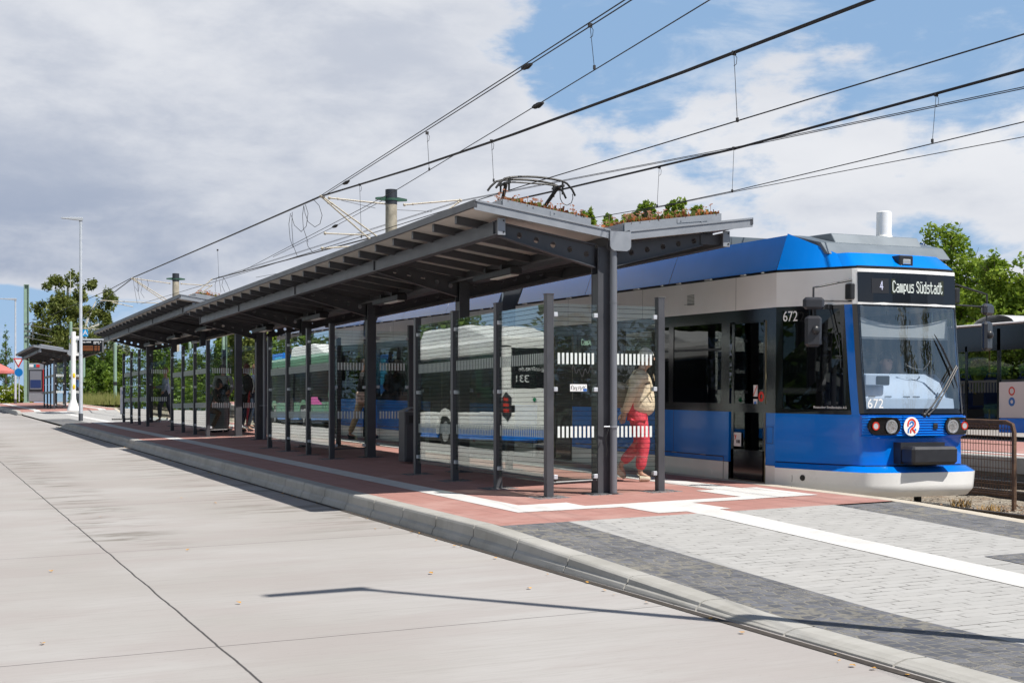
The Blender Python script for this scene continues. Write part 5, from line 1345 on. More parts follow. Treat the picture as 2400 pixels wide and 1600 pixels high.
def gpole(x, yt, yb, D, label, armw=0):
    p = at(x, D, yb); k = D/3333; H = (yb-yt)*k; th = thing('steel_pole', label, 'pole', p)
    m = MB(); m.tube([(0, 0, 0), (0, 0, H)], .11, 10); m.ball((0, 0, H), .11, .11, .08); m.build('pole_shaft', M_gmast, th, smooth=True)
    m = MB(); m.tube([(0, 0, H*.28), (0, 0, H*.34)], .125, 10); m.build('pole_band', M_blackm, th)
    if armw: m = MB(); m.tube([(0, 0, H-.4), (armw*c, -armw*s_, H-.5)], .03, 6); m.build('pole_arm', M_brkt, th)
gpole(270, 806, 940, 92, 'thin green pole in front of the bushes beside the notice board')
gpole(166, 756, 940, 100, 'green pole with a cream arm in front of the birch', 5); gpole(196, 836, 925, 98, 'green pole behind the white street lamp')
gpole(445, 804, 940, 100, 'green pole seen above the glass of the middle shelter')
# vitrine / ticket machine at the far shelter
D2 = 84.; k = D2/3333; p = at(86, D2, 943)
th = thing('ticket_machine', 'grey timetable and ticket cabinet with a red edge at the far shelter', 'ticket machine', p, (0, 0, -TH))
m = MB(); m.box(-19*k, 19*k, 0, .5, .05, 92*k, bev=.03); m.build('cabinet', M_steel2, th)
m = MB(); m.box(-18*k, 15*k, -.04, .0, 26*k, 77*k, bev=.02); fr_ = m.build('display_frame', M_blackm, th)
m = MB(); m.k = 0; m.box(-15*k, 12*k, -.06, -.045, 31*k, 74*k); m.k = 1; m.box(-14*k, 11*k, -.067, -.061, 34*k, 53*k); m.build('poster', [P('poster_grey', (.20, .21, .24), .3), P('poster_blue', (.02, .04, .14), .3)], fr_)
m = MB(); m.box(15.5*k, 18.5*k, -.06, .0, 26*k, 78*k); m.build('red_edge', P('red_paint', (.70, .02, .02), .4), th)
m = MB(); m.k = 0; m.box(-17*k, -7*k, -.02, 0, 83*k, 89*k); m.k = 1; m.box(-7*k, -1*k, -.02, 0, 83*k, 89*k); m.k = 2; m.box(-1*k, 7*k, -.02, 0, 83*k, 89*k); m.build('header_stickers', [M_whitem, P('stk_teal', (.0, .2, .3), .5), P('red_paint', (.70, .02, .02), .4)], th)
# notice board
D3 = 48.7; k = D3/3333; p = at(297, D3, 984)
th = thing('notice_board', 'grey framed notice board on black feet left of the middle shelter', 'notice board', p, (0, 0, -TH))
m = MB(); m.k = 0; m.box(-15*k, 15*k, -.03, .05, 14*k, 77*k, bev=.01); m.k = 1; m.box(-11.5*k, 11.5*k, -.04, -.031, 17*k, 72*k); m.k = 2; m.box(-10*k, 10*k, -.046, -.041, 61*k, 68*k); m.k = 3
for z in range(7): m.box(-9*k, 9*k, -.046, -.041, (20+z*5.6)*k, (23.6+z*5.6)*k)
m.build('board', [M_steel2, P('paper_blue', (.26, .28, .34), .4), P('head_blue', (.01, .03, .14), .4), P('paper_rose', (.28, .26, .30), .4)], th)
m = MB()
for x in (-9*k, 9*k): m.box(x-.03, x+.03, -.02, .04, .04, 14*k); m.tube([(x-.3, -.25, .03), (x+.3, .25, .03)], .03, 6); m.tube([(x-.3, .25, .03), (x+.3, -.25, .03)], .03, 6)
m.build('feet', M_black, th)
# parasol with table group at the left edge
D4 = 110.; k = D4/3333; p = at(-4, D4, 935)
th = thing('parasol', 'faded red parasol at the left edge above the flowering bushes', 'parasol', p)
m = MB(); n = 10; R0 = 38*k
rings = [[(r_*math.cos(2*math.pi*j/n), r_*math.sin(2*math.pi*j/n), z) for j in range(n)] for r_, z in ((R0, 60*k), (R0, 66*k), (R0*.55, 75*k), (.05, 84*k))]
m.loft(rings, True); m.build('canopy', P('parasol_red', (.55, .16, .14), .8, 0, .1, 4), th)
m = MB(); m.tube([(0, 0, 0), (0, 0, 84*k)], .04, 8); m.build('parasol_pole', M_blackm, th)
m = MB(); m.tube([(0, 0, 0), (0, 0, .12)], .4, 12); m.build('parasol_foot', M_kerb, th)
# ------------------------------------------------------------------ mesh fence between the tracks
def mesh_fence():
    u = 12.62; v0, v1 = 13.80, 33.0; th = thing('mesh_fence', 'rusty brown wire mesh railing between the two tracks', 'fence', (0, 0, 0))
    L = 2.6; v = v0
    H = 1.08; zb = lambda y: tz(y)-.10
    while v < v1:
        e = v+L
        m = MB(); m.tube([(u, v, zb(v)-.15), (u, v, zb(v)+H-.12), (u, v+.03, zb(v)+H-.03), (u, v+.12, zb(v)+H), (u, e-.12, zb(e)+H), (u, e-.03, zb(e)+H-.03), (u, e, zb(e)+H-.12), (u, e, zb(e)-.15)], .030, 8); m.tube([(u, v, zb(v)+.17), (u, e, zb(e)+.17)], .018, 6); m.build('rail_frame', M_rust, th, smooth=True)
        m = MB(); y = v+.06
        while y < e-.03: m.tube([(u, y, zb(y)+.13), (u, y, zb(y)+H-.02)], .0048, 4, False); y += .052
        z = .2
        while z < H-.03: m.tube([(u+.004, v+.03, zb(v)+z), (u+.004, e-.03, zb(e)+z)], .0048, 4, False); z += .10
        m.build('wire_mesh', M_rust, th)
        v = e+.12
mesh_fence()
def weeds(pts, name, lab):
    m = MB(); rnd = random.Random(4)
    for (u, v, n, h) in pts:
        for k in range(n):
            a = rnd.random()*6.28; r = rnd.random()*.14; x, y = u+r*math.cos(a), v+r*math.sin(a); z = bz(x, y) if u > 9.4 else gz(x, y); w = .006; hh = h*rnd.uniform(.4, 1.1); lx, ly = rnd.uniform(-.07, .07), rnd.uniform(-.07, .07)
            m.quad((x-w, y, z), (x+w, y, z), (x+lx*.5+w, y+ly*.5, z+hh*.6), (x+lx*.5-w, y+ly*.5, z+hh*.6)); m.quad((x+lx*.5-w, y+ly*.5, z+hh*.6), (x+lx*.5+w, y+ly*.5, z+hh*.6), (x+lx+.001, y+ly, z+hh*.85))
    tag(m.build(name, P('dry_weed', (.30, .19, .07), .9)), lab, 'weeds', kind='stuff')
weeds([(11.9, 13.4, 60, .16), (12.1, 12.4, 60, .16), (12.3, 14.4, 60, .15), (11.7, 12.9, 30, .1), (12.5, 13.0, 50, .14)]+[(rq, 9+vq*.7, 16, .08) for rq, vq in ((11.8, 1), (12.2, 3), (11.9, 5), (12.6, 6))], 'dry_weeds', 'brown dry weeds growing in the ballast by the mesh railing')
# fallen leaves
m = MB(); rnd = random.Random(11)
LP = [(100, 1510), (610, 1117), (1010, 1345), (880, 1240), (425, 1168), (440, 1290), (236, 1212), (505, 1180), (820, 1215), (965, 1247), (1240, 1380), (560, 1415), (120, 1340), (1085, 1218)]
for (x, y) in LP:
    xt = (x-1200)/3333; yt = (965-y)/3333; du, dv = math.sin(TH)+xt*math.cos(TH), math.cos(TH)-xt*math.sin(TH)
    t = (.13-.187-1.5)/(yt-.0275*du-.0181*dv); u, v = t*du, t*dv; z = rz(u, v)+.006; r = rnd.uniform(.018, .03); a = rnd.random()*6
    q = [(u+r*math.cos(a+j*1.26)*(1 if j % 2 else .7), v+r*math.sin(a+j*1.26)*(1 if j % 2 else .7), z+rnd.uniform(0, .014)) for j in range(5)]
    m.quad(*q)
for k in range(90):
    u = rnd.uniform(4.5, 4.62); v = rnd.uniform(5, 40); z = rz(u, v)+.008; r = rnd.uniform(.008, .02); a = rnd.random()*6
    m.quad(*[(u+r*math.cos(a+j*1.26), v+r*math.sin(a+j*1.26), z+rnd.uniform(0, .01)) for j in range(5)])
tag(m.build('fallen_leaves', P('leaf_brown', (.50, .26, .05), .8, 0, .4, 30)), 'scattered small brown leaves lying on the concrete road', 'leaves', kind='stuff')

# ------------------------------------------------------------------ vegetation
def leafmesh(name, mat, blobs, n, size, parent, seed=1, droop=0., flat=.0):
    """leaf-sized faces scattered through overlapping uneven clumps; blobs = [(x,y,z,rx,ry,rz,weight)]"""
    rnd = random.Random(seed); V = []; F = []
    tw = sum(b[6] for b in blobs)
    for b in blobs:
        k = int(n*b[6]/tw)
        sub = [(rnd.gauss(0, .45), rnd.gauss(0, .45), rnd.gauss(0, .45), rnd.uniform(.26, .52)) for _ in range(max(7, int(k/90)))]
        for _ in range(k):
            s = sub[rnd.randrange(len(sub))]; 
            while True:
                x, y, z = rnd.uniform(-1, 1), rnd.uniform(-1, 1), rnd.uniform(-1, 1); d = x*x+y*y+z*z
                if d <= 1: break
            f = s[3]/max(.3, d**.5)**.35
            px_, py_, pz_ = s[0]+x*f, s[1]+y*f, s[2]+z*f
            l = math.sqrt(px_**2+py_**2+pz_**2)
            if l > 1.15: continue
            cx, cy, cz = b[0]+px_*b[3], b[1]+py_*b[4], b[2]+pz_*b[5]-droop*rnd.random()*l
            a = Vector((rnd.gauss(0, 1), rnd.gauss(0, 1), rnd.gauss(0, .7)-droop*1.2)).normalized(); c_ = a.cross(Vector((rnd.gauss(0, 1), rnd.gauss(0, 1), rnd.gauss(0, 1)))).normalized()
            q = size*rnd.uniform(.6, 1.3); a *= q*(1+droop*.6); c_ *= q*.45
            i = len(V); P0 = Vector((cx, cy, cz)); V += [tuple(P0-a*.5), tuple(P0+c_*.5), tuple(P0+a*.5), tuple(P0-c_*.5)]; F.append((i, i+1, i+2, i+3))
    me = bpy.data.meshes.new(name); me.from_pydata(V, [], F); me.materials.append(mat); me.update()
    o = bpy.data.objects.new(name, me); COL.objects.link(o); o.parent = parent; return o
M_bark = P('bark', (.11, .085, .06), .9, 0, .3, 8, .4); M_birch = P('birch_bark', (.62, .60, .55), .7, 0, .35, 6)
LF = {'green': mat_leaf('leaf_green', (.05, .11, .015), (.19, .28, .035), .4), 'bright': mat_leaf('leaf_bright', (.09, .18, .015), (.34, .44, .05), .45),
      'dark': mat_leaf('leaf_dark', (.018, .045, .012), (.07, .12, .022)), 'birch': mat_leaf('leaf_birch', (.08, .12, .025), (.27, .29, .07), .4),
      'silver': mat_leaf('leaf_silver', (.13, .16, .09), (.30, .33, .20)), 'lime': mat_leaf('leaf_lime', (.14, .22, .01), (.46, .50, .04)), 'grass': mat_leaf('leaf_grass', (.12, .16, .03), (.34, .32, .12))}
def zg(u, v): return gz0(clamp(u, -14, 9.4), clamp(v, -25, 100))-.26
def tree(name, label, cat, u, v, H, W_, kind, n=5000, size=.16, seed=1, trunk=.28, low=.25, bark=None, group=None, droop=0., lobes=9, up=.5):
    z0 = zg(u, v); th = thing(name, label, cat, (u, v, z0), group=group); rnd = random.Random(seed)
    m = MB(); lean = rnd.uniform(-.04, .04)*H
    sp = [(0, 0, -.2), (lean*.3, 0, H*.3), (lean*.7, .05*H*rnd.uniform(-1, 1), H*.6), (lean, 0, H*.93)]
    m.tube(sp, [trunk, trunk*.75, trunk*.4, trunk*.08], 9); blobs = []
    for k in range(lobes):
        f = k/(lobes-1); z = H*(low+.10+(.78-low)*f); a = k*2.4+rnd.uniform(-.5, .5); rr = W_/2*(.62-.42*abs(f-.35)**1.3*1.6)*rnd.uniform(.75, 1.1)
        x, y = rr*math.cos(a), rr*math.sin(a); b0 = z-H*rnd.uniform(.10, .2)
        m.tube([(lean*b0/H, 0, b0), (x*.5, y*.5, (b0+z)/2+.1), (x, y, z)], [trunk*.32, trunk*.2, trunk*.05], 6)
        for _ in range(3):
            ex, ey, ez = x+rnd.uniform(-.2, .2)*W_, y+rnd.uniform(-.2, .2)*W_, z+rnd.uniform(0, .1)*H; m.tube([(x*.6, y*.6, z-.06*H), (ex, ey, ez)], [trunk*.12, trunk*.02], 4)
        r = W_*rnd.uniform(.24, .34)*(1.05-.30*f); blobs.append((x, y, z, r, r, r*rnd.uniform(.6, .95), r*r)); a2 = a+2.0; blobs.append((rr*.8*math.cos(a2), rr*.8*math.sin(a2), max(z-H*.12, H*low*.6+r*.5), r, r, r*.8, r*r))
    blobs.append((lean, 0, H*.90, W_*.16, W_*.16, H*.10, W_*W_*.03)); blobs.append((0, 0, H*(low+.45), W_*.3, W_*.3, H*.22, W_*W_*.06))
    m.build('trunk', bark or M_bark, th, smooth=True)
    leafmesh('crown', LF[kind], blobs, n, size, th, seed, droop)
    return th
def shrub(name, label, cat, x, D, yt, yb, wpx, kind, n, size, seed, group=None, off=0, depth=None):
    u, v = px(x, D); k = D/3333; z1 = pz(yt, D); z0 = zg(u, v); H = z1-z0; w = wpx*k
    th = thing(name, label, cat, (u, v, z0), group=group); rnd = random.Random(seed); m = MB(); bl = []
    for q in range(7):
        a = rnd.uniform(-.45, .45)*w; d = rnd.uniform(-.3, .3)*(depth or w); h = H*rnd.uniform(.45, .78)
        m.tube([(a*.3, d*.3, -.1), (a*.7, d*.7, h*.5), (a, d, h)], [.07, .05, .015], 5); r = w*rnd.uniform(.18, .28)
        bl.append((a, d, h, r, r, min(H-h, H*.42), r*r)); bl.append((a*.9, d*.9, h*.45, r, r, H*.35, r*r*.8))
    m.build('trunk', M_bark, th); leafmesh('crown', LF[kind], bl, n, size, th, seed)
    return th
# birch behind the far shelter
def birch():
    D = 118.; u, v = px(168, D); k = D/3333; z0 = pz(950, D); th = thing('birch_tree', 'tall drooping birch with white trunks behind the far shelter', 'tree', (u, v, z0)); rnd = random.Random(21); m = MB()
    def q(x, y, d=0.): return ((x-168)*k*c+d*s_, -(x-168)*k*s_+d*c, (950-y)*k)
    for t in ([(168, 950), (172, 860), (171, 760), (170, 700), (172, 640)], [(170, 870), (185, 800), (205, 745), (222, 705)], [(171, 880), (160, 820), (140, 760), (128, 710)], [(171, 780), (158, 720), (160, 660)], [(172, 760), (182, 700), (195, 668)], [(171, 850), (130, 800), (108, 760)], [(172, 800), (205, 770), (230, 760)], [(178, 820), (165, 800), (152, 790)]):
        dd = rnd.uniform(-1.2, 1.2); m.tube([q(x, y, dd*i/4) for i, (x, y) in enumerate(t)], [.22, .15, .09, .05, .02][:len(t)], 7)
    m.build('trunk', M_birch, th, smooth=True)
    bl = []
    for (x, y, w, h) in ((172, 650, 12, 14), (150, 662, 22, 14), (135, 672, 13, 12), (192, 680, 14, 18), (213, 668, 12, 18), (165, 700, 22, 18), (120, 712, 22, 16), (100, 722, 16, 14), (150, 735, 34, 22), (195, 735, 26, 20), (236, 690, 16, 20), (248, 700, 10, 18), (222, 735, 24, 24), (247, 750, 12, 20), (110, 765, 18, 20), (90, 800, 16, 26), (135, 790, 34, 30), (185, 790, 38, 30), (225, 775, 22, 24), (120, 840, 34, 34), (160, 850, 40, 40), (200, 840, 34, 40), (85, 850, 14, 24)):
        p = q(x, y, rnd.uniform(-1.8, 1.8)); bl.append((p[0], p[1], p[2], w*k*1.45, w*k*1.2, h*k*1.35, w*h))
    leafmesh('crown', LF['birch'], bl, 30000, .27, th, 5, .45)
birch()
# conifer-like tree and hedge at the left edge
def poplar(x, D, yt, yb, w, n, seed, label):
    u, v = px(x, D); k = D/3333; z0 = pz(yb, D); H = (yb-yt)*k; th = thing('cypress_tree', label, 'tree', (u, v, z0)); m = MB(); m.tube([(0, 0, 0), (0, 0, H*.9)], [.15, .03], 7); m.build('trunk', M_bark, th)
    bl = []
    for i in range(12):
        f = i/11; r = w*k*.5*(1-f**1.6)+.12; bl.append((random.Random(seed+i).uniform(-.2, .2)*r, 0, H*(.12+.84*f), r, r, H*.10, r*r+.05))
    leafmesh('crown', LF['green'], bl, n, .17, th, seed)
poplar(14, 125, 768, 940, 46, 4200, 3, 'pointed dark green tree at the left edge behind the parasol')
for i, (x, wp) in enumerate(((6, 40), (38, 36), (58, 24))):
    th = shrub('hedge_bush', ('yellow green flowering bush at the very left edge', 'yellow green flowering bush behind the thin lamp at the left', 'yellow green bush beside the pale green mast')[i], 'bush', x, 101, 898+i*2, 946, wp*1.5, 'lime', 5000, .2, 40+i, 'yellow green bushes at the left edge')
    m = MB(); rnd = random.Random(i)
    for q_ in range(22):
        a = rnd.uniform(-.5, .5)*wp*.03; z = rnd.uniform(.5, 1.25); m.ball((a, -rnd.uniform(.3, .6), z), .035, n=5, m=3)
    m.build('blossom', M_whitem, th)
# wooded bank behind the shelters
BK = [(215, 105, 838, 70, 'green'), (250, 100, 850, 70, 'green'), (232, 118, 800, 70, 'dark'), (290, 108, 832, 60, 'green'), (318, 112, 815, 60, 'silver'), (285, 120, 812, 50, 'silver'), (350, 108, 820, 70, 'green'), (395, 112, 805, 70, 'dark'),
      (430, 105, 830, 60, 'green'), (465, 112, 795, 70, 'green'), (505, 108, 780, 70, 'green'), (548, 112, 775, 70, 'bright'), (588, 105, 772, 70, 'birch'), (628, 108, 768, 70, 'bright'), (668, 112, 765, 60, 'green')]
for i, (x, D, yt, w, kd) in enumerate(BK):
    where = ['right of the white street lamp', 'beside the thin green pole', 'high up behind the display', 'behind the notice board', 'above the middle shelter end', 'with pale leaves near the green pole', 'behind the farthest glass screen', 'behind the man in the checked shirt', 'left of the green steel mast', 'behind the blue panel', 'behind the person with the shoulder bag', 'right of the second column of the middle shelter', 'left of the paired column and pipe', 'right of the paired column and pipe', 'last before the tail of the tram'][i]
    shrub('leafy_tree', ('grey leaved' if kd == 'silver' else 'leafy green')+' tree on the wooded bank '+where, 'tree', x, D, yt-6, 945, w*1.45, kd, 9000, .30, 60+i, 'trees on the wooded bank behind the shelters', depth=3)
for i, x in enumerate(range(205, 700, 28)):
    shrub('leafy_bush', 'low green bush in the front row of the wooded bank', 'bush', x, 96+(i*5) % 7, 872+(i*11) % 22, 946, 46, 'bright' if i % 3 else 'green', 2600, .22, 300+i, 'low bushes along the foot of the wooded bank', depth=2)
# tall grass along the bank
m = MB(); rnd = random.Random(8)
for k_ in range(3600):
    x = rnd.uniform(190, 320); D = rnd.uniform(86, 100); u, v = px(x, D); z = zg(u, v)+.2; h = rnd.uniform(.12, .35)+.45*rnd.random()**3+.2*math.sin(u*1.7+v)**2; w = .03; lx = rnd.uniform(-.25, .25)
    m.quad((u-w, v, z), (u+w, v, z), (u+lx, v+rnd.uniform(-.1, .1), z+h))
tag(m.build('tall_grass', LF['grass']), 'dry tall grass at the foot of the wooded bank', 'grass', kind='stuff')
# trees behind the tram, right side
RT = [(2235, 50, 508, 270, 'bright', 'tallest bright green tree behind the front of the tram'), (2345, 47, 585, 270, 'bright', 'bright green tree at the right edge above the waiting bus'), (2450, 46, 575, 250, 'bright', 'bright green tree cut by the right edge'), (2120, 62, 545, 60, 'green', 'small treetop just behind the white roof dome'), (2180, 54, 600, 230, 'bright', 'lower green tree directly behind the tram nose'), (2295, 53, 640, 260, 'green', 'lower green tree behind the waiting bus')]
for i, (x, D, yt, wp, kd, lab) in enumerate(RT):
    u, v = px(x, D); H = pz(yt, D)-zg(u, v); tree('leafy_tree', lab, 'tree', u, v, H, wp*D/3333, kd, 34000 if i < 3 else 15000, .18, 80+i, .2, .10, None, 'trees behind the tram', 0, 13)
def topped(x, D, yt, wp, lab, seed, kd='bright'):
    """tree whose full crown reaches from behind the tram roof up over the shelter roof"""
    u, v = px(x, D); k = D/3333; z0 = zg(u, v); rnd = random.Random(seed); th = thing('leafy_tree', lab, 'tree', (u, v, z0), group='treetops seen above the shelter roof')
    q = lambda X, Y, d=0.: ((X-x)*k*c+d*s_, -(X-x)*k*s_+d*c, pz(Y, D)-z0)
    m = MB(); m.tube([(0, 0, -.2), q(x, 760), q(x+rnd.uniform(-5, 5), yt+90), q(x, yt+12)], [.26, .2, .11, .02], 8)
    bl = []
    for yy, w_, h_, n_ in ((yt+16, .30, 20, 2), (yt+45, .42, 34, 4), (yt+85, .5, 40, 5), (yt+130, .52, 44, 5), (yt+180, .5, 44, 4)):
        for _ in range(n_):
            X = x+rnd.uniform(-.36, .36)*wp*(w_/.5); Y = yy+rnd.uniform(-10, 10); d = rnd.uniform(-1.2, 1.2); p = q(X, Y, d); m.tube([q(x, Y+26), p], [.06, .015], 5)
            bl.append((p[0], p[1], p[2], wp*k*w_*.62, wp*k*w_*.6, h_*k*.8, w_*h_))
    m.build('trunk', M_bark, th, smooth=True); leafmesh('crown', LF[kd], bl, 15000, .17, th, seed)
for i, (x, yt, wp, lab) in enumerate(((1375, 484, 46, 'treetop left of the gutter above the sedum roof'), (1428, 490, 52, 'small treetop above the gutter of the nearest shelter'), (1512, 462, 84, 'tallest treetop above the sedum roof'), (1583, 470, 70, 'round treetop right of the tallest one above the roof'), (1634, 480, 40, 'last treetop at the right end of the sedum roof'), (1470, 500, 70, 'lower treetop between the gutter and the tallest treetop'))): topped(x, 60+i*.7, yt, wp, lab, 120+i)
for i, (x, D, yt) in enumerate(((760, 95, 800), (860, 90, 780), (960, 88, 760), (1060, 85, 740), (1160, 80, 720), (1260, 78, 700), (1360, 75, 690), (1480, 72, 640), (1620, 68, 620), (1760, 64, 640), (1900, 60, 650), (2030, 58, 640))):
    u, v = px(x, D); H = pz(yt, D)-zg(u, v); tree('leafy_tree', 'green tree beyond the tracks, glimpsed through the tram windows', 'tree', u, v, H, 5.4, 'green' if i % 2 else 'dark', 1800, .32, 150+i, .2, .05, None, 'trees hidden behind the tram', 0, 8)
# trees beside and behind the camera, present in the reflections only
for i in range(34):
    a = -14+i*8.5; v = a; u = -19-4*((i*7) % 3)-(3 if v > 110 else 0)
    tree('roadside_tree', 'dark roadside tree left of the bus lanes, seen as a reflection in the glass', 'tree', u, v, 8.5+((i*5) % 4)*1.2, 7.5, 'dark' if i % 2 else 'green', 2200, .55, 200+i, .25, .05, None, 'roadside trees reflected in the glass', 0, 8)
for i, (u, v, H) in enumerate([(-6+i*5.5, -18-(i*5) % 4, 5.2+(i*3) % 3*.6) for i in range(9)]+[(31, -14, 12.5), (44, -19, 14)]):
    tree('roadside_tree', 'tall roadside tree behind the camera, reflected in the windscreen of the tram', 'tree', u, v, H, 7, 'dark', 3600, .4, 230+i, .25, .0, None, 'trees reflected in the windscreen', 0, 9)

# ------------------------------------------------------------------ buses
M_tyre = P('tyre', (.015, .015, .016), .8); M_rim = P('rim', (.45, .46, .47), .4, .6)
def bus(label, u0, v0, z0, L, rot, cols, number=None, gas=True, g=None, doors=()):
    """city bus; local x to its right... body spans y 0..L, x 0..2.55, rear at y=0"""
    upper, lower, strip, roofc = cols
    th = thing('city_bus', label, 'bus', (u0, v0, z0), (0, 0, rot), group=g); Wd = 2.55
    m = MB(); m.box(0, Wd, .0, L, .90, 1.02, bev=.03); m.box(.03, Wd-.03, .04, L-.04, 2.44, 2.95, bev=.12); m.build('body', upper, th)
    for (a, b) in ((0, 3.32), (4.68, L-3.6), (L-2.3, L)):
        m = MB(); m.box(0, Wd, a, b, .56, .915, bev=.03); m.build('side_panel', lower, th); m = MB(); m.box(.005, Wd-.005, a+.005, b-.005, .30, .555, bev=.02); m.build('skirt', strip, th)
    m = MB(); m.box(.05, Wd-.03, .05, L-.05, 1.0, 2.46); m.build('window_band', P('bus_glass', (.006, .007, .009), .12, 0, 0, spec=.22), th)
    k = .9
    m = MB()
    while k < L-.5:
        for x in (.042, Wd-.058): m.box(x, x+.016, k-.04, k+.04, 1.02, 2.44)
        k += 1.45
    m.build('window_pillar', M_blackm, th)
    for y in (4.0, L-2.95):
        for x in (.14, Wd-.14):
            sx = -1 if x < 1 else 1
            m = MB(); m.tube([(x-.12, y, .48), (x+.12, y, .48)], .48, 24); w = m.build('wheel', M_tyre, th, smooth=True); m = MB(); m.tube([(x+sx*.09, y, .48), (x+sx*.135, y, .48)], .29, 20); m.build('rim', M_rim, w, smooth=True)
            m = MB(); n = 14; m.loft([[(x+sx*.141, y+r_*math.cos(math.pi*j/n), .42+r_*math.sin(math.pi*j/n)) for j in range(n+1)] for r_ in (.53, .72)]); m.build('wheel_arch', upper, th)
    if gas:
        m = MB(); m.prism([(.9, 2.9), (1.6, 3.05), (3.2, 3.40), (L*.55, 3.40), (L*.6, 2.95)], 'x', .25, Wd-.25); m.build('gas_tank_cover', roofc, th, bevel=.06)
        m = MB(); m.prism([(.3, 2.9), (.4, 3.0), (1.2, 3.0), (1.3, 2.9)], 'x', 1.2, 2.0); m.build('roof_hatch', roofc, th, bevel=.04)
    # rear: window, lights, engine lid
    m = MB(); m.box(.28, Wd-.28, -.012, .03, 1.62, 2.66, bev=.01); rw = m.build('rear_window', P('bus_glass', (.006, .007, .009), .12, 0, 0, spec=.22), th)
    m = MB(); m.box(0, Wd, -.004, .06, 1.2, 1.62); m.box(0, .28, -.004, .06, 1.6, 2.7); m.box(Wd-.28, Wd, -.004, .06, 1.6, 2.7); m.box(0, Wd, -.004, .06, 2.66, 2.9); m.build('rear_panel', upper, th)
    for x in (.16, Wd-.16):
        m = MB(); m.k = 0; m.prism([(x-.12, .95), (x-.13, 1.38), (x, 1.52), (x+.13, 1.38), (x+.12, .95), (x, .78)], 'y', -.02, .02); m.k = 1
        for z in (1.02, 1.16, 1.30): m.box(x-.02, x+.09, -.032, -.02, z, z+.08)
        m.build('tail_light', [M_blackm, P('tail_red', (.55, .03, .015), .3)], th)
    m = MB(); m.box(.42, Wd-.42, -.012, .0, .62, 1.52, bev=.01); m.build('engine_lid', upper, th)
    m = MB(); m.box(.1, Wd-.1, .05, L-.05, .22, .34); m.build('underbody', M_black, th)
    if number:
        Mt = lambda x, z: MX((x, -.016, z), (1, 0, 0), (0, 0, 1))
        text('lettering', number, .26, M_whitem, rw, Mt(Wd-.58, 1.86), .001); text('lettering', 'rsag-online.de', .16, M_whitem, rw, Mt(Wd-.95, 2.12), .001)
        m = MB(); m.quad((Wd-1.0, -.03, 1.34), (Wd-.93, -.03, 1.41), (Wd-.86, -.03, 1.34), (Wd-.93, -.03, 1.27)); m.build('gas_sticker', P('stop_green', (.01, .22, .09), .5), th)
    for (a, b) in doors:
        m = MB(); m.box(-.012, .03, a, b, .36, 2.5); m.box(Wd-.03, Wd+.012, a, b, .36, 2.5); m.build('door', P('bus_glass', (.006, .007, .009), .12, 0, 0, spec=.22), th)
    return th
bus('white city bus with blue skirt in the next lane, reflected in the nearest glass screen', -3.4, 33.2, rz(-3, 34), 12, 0, (M_tramwhite, M_white, M_blue, M_whitem), '331', True, None, [(6.2, 7.4)])
M_gr = P('bus_green', (.10, .26, .15), .3, 0, .05, 3, coat=.3)
gb = bus('green and blue city bus in the next lane, seen reflected in the second glass screen', -4.6, 53.4, rz(-3, 56), 12, 0, (M_gr, M_gr, P('bus_lightblue', (.07, .22, .52), .3), M_whitem), None, True, None, [(5.5, 6.7)])
m = MB(); m.quad((2.553, 1.0, .92), (2.553, 3.2, .92), (2.553, 3.2, 1.22), (2.553, 1.6, 1.24)); m.build('pink_graphic', P('pink', (.65, .10, .35), .4), gb)
# waiting bus across the tracks, at the right edge
zb = .30+.0181*26
tb = thing('city_bus', 'dark windowed city bus with beige and blue side waiting beyond the far platform', 'bus', (24.9, 20.2, zb))
LB = 14.
m = MB(); m.box(0, 2.5, 0, LB, 2.90, 2.95, bev=.02); m.build('roof', [M_whitem], tb); m = MB(); m.box(.0, 2.48, .02, LB, 2.70, 2.895, bev=.03); m.build('cant_rail', M_bpl, tb)
m = MB(); m.box(-.005, 2.5, 0, 7.55, .58, 1.47, bev=.01); m.build('side_panel', P('bus_beige', (.62, .53, .49), .3), tb)
m = MB(); m.box(-.003, 2.5, 0, 7.55, .22, .575, bev=.01); m.build('skirt', M_blue, tb)
m = MB(); m.box(-.002, .03, 0, LB, 2.26, 2.80); m.box(-.002, .03, 7.5, 7.62, .3, 2.8); m.box(-.002, .03, 9.9, LB, .3, 1.2); m.box(-.002, .03, 8.7, 8.78, .3, 2.4); m.box(-.002, .03, 5.0, 5.08, 1.4, 2.3); m.box(-.002, .03, 2.5, 2.58, 1.4, 2.3); m.build('window_frame', M_bpl, tb)
m = MB(); m.quad((.004, 0, 1.46), (.004, 7.5, 1.46), (.004, 7.5, 2.28), (.004, 0, 2.28)); m.quad((.012, 7.6, .3), (.012, 9.9, .3), (.012, 9.9, 2.28), (.012, 7.6, 2.28)); m.build('window', mat_glass('bus_window', (.42, .44, .46), False, 1.5), tb)
m = MB(); m.box(0.1, 2.4, .1, LB, .28, .36); m.box(2.42, 2.48, 0, LB, .3, 1.3); m.build('floor', P('floor_dark', (.04, .04, .045), .8), tb)
for y in (1.0, 2.2, 3.4, 4.6, 5.8, 7.0, 8.2, 9.2, 10.4, 11.6):
    m = MB(); m.box(.5, 1.0, y, y+.45, .8, .9, bev=.03); m.box(.5, 1.0, y+.40, y+.5, .85, 1.62, bev=.04); m.tube([(.55, y+.45, 1.55), (.62, y+.45, 1.72), (.9, y+.45, 1.72), (.96, y+.45, 1.55)], .02, 6); m.build('seat', M_seat, tb)
m = MB()
for k_ in range(30): m.box(.40, .42, 6.4+k_*.11, 6.46+k_*.11, 1.22, 1.50)
m.box(.38, .40, 6.3, 9.8, 1.48, 1.54); m.build('luggage_rail', P('rail_cream', (.5, .48, .42), .6), tb)
m = MB()
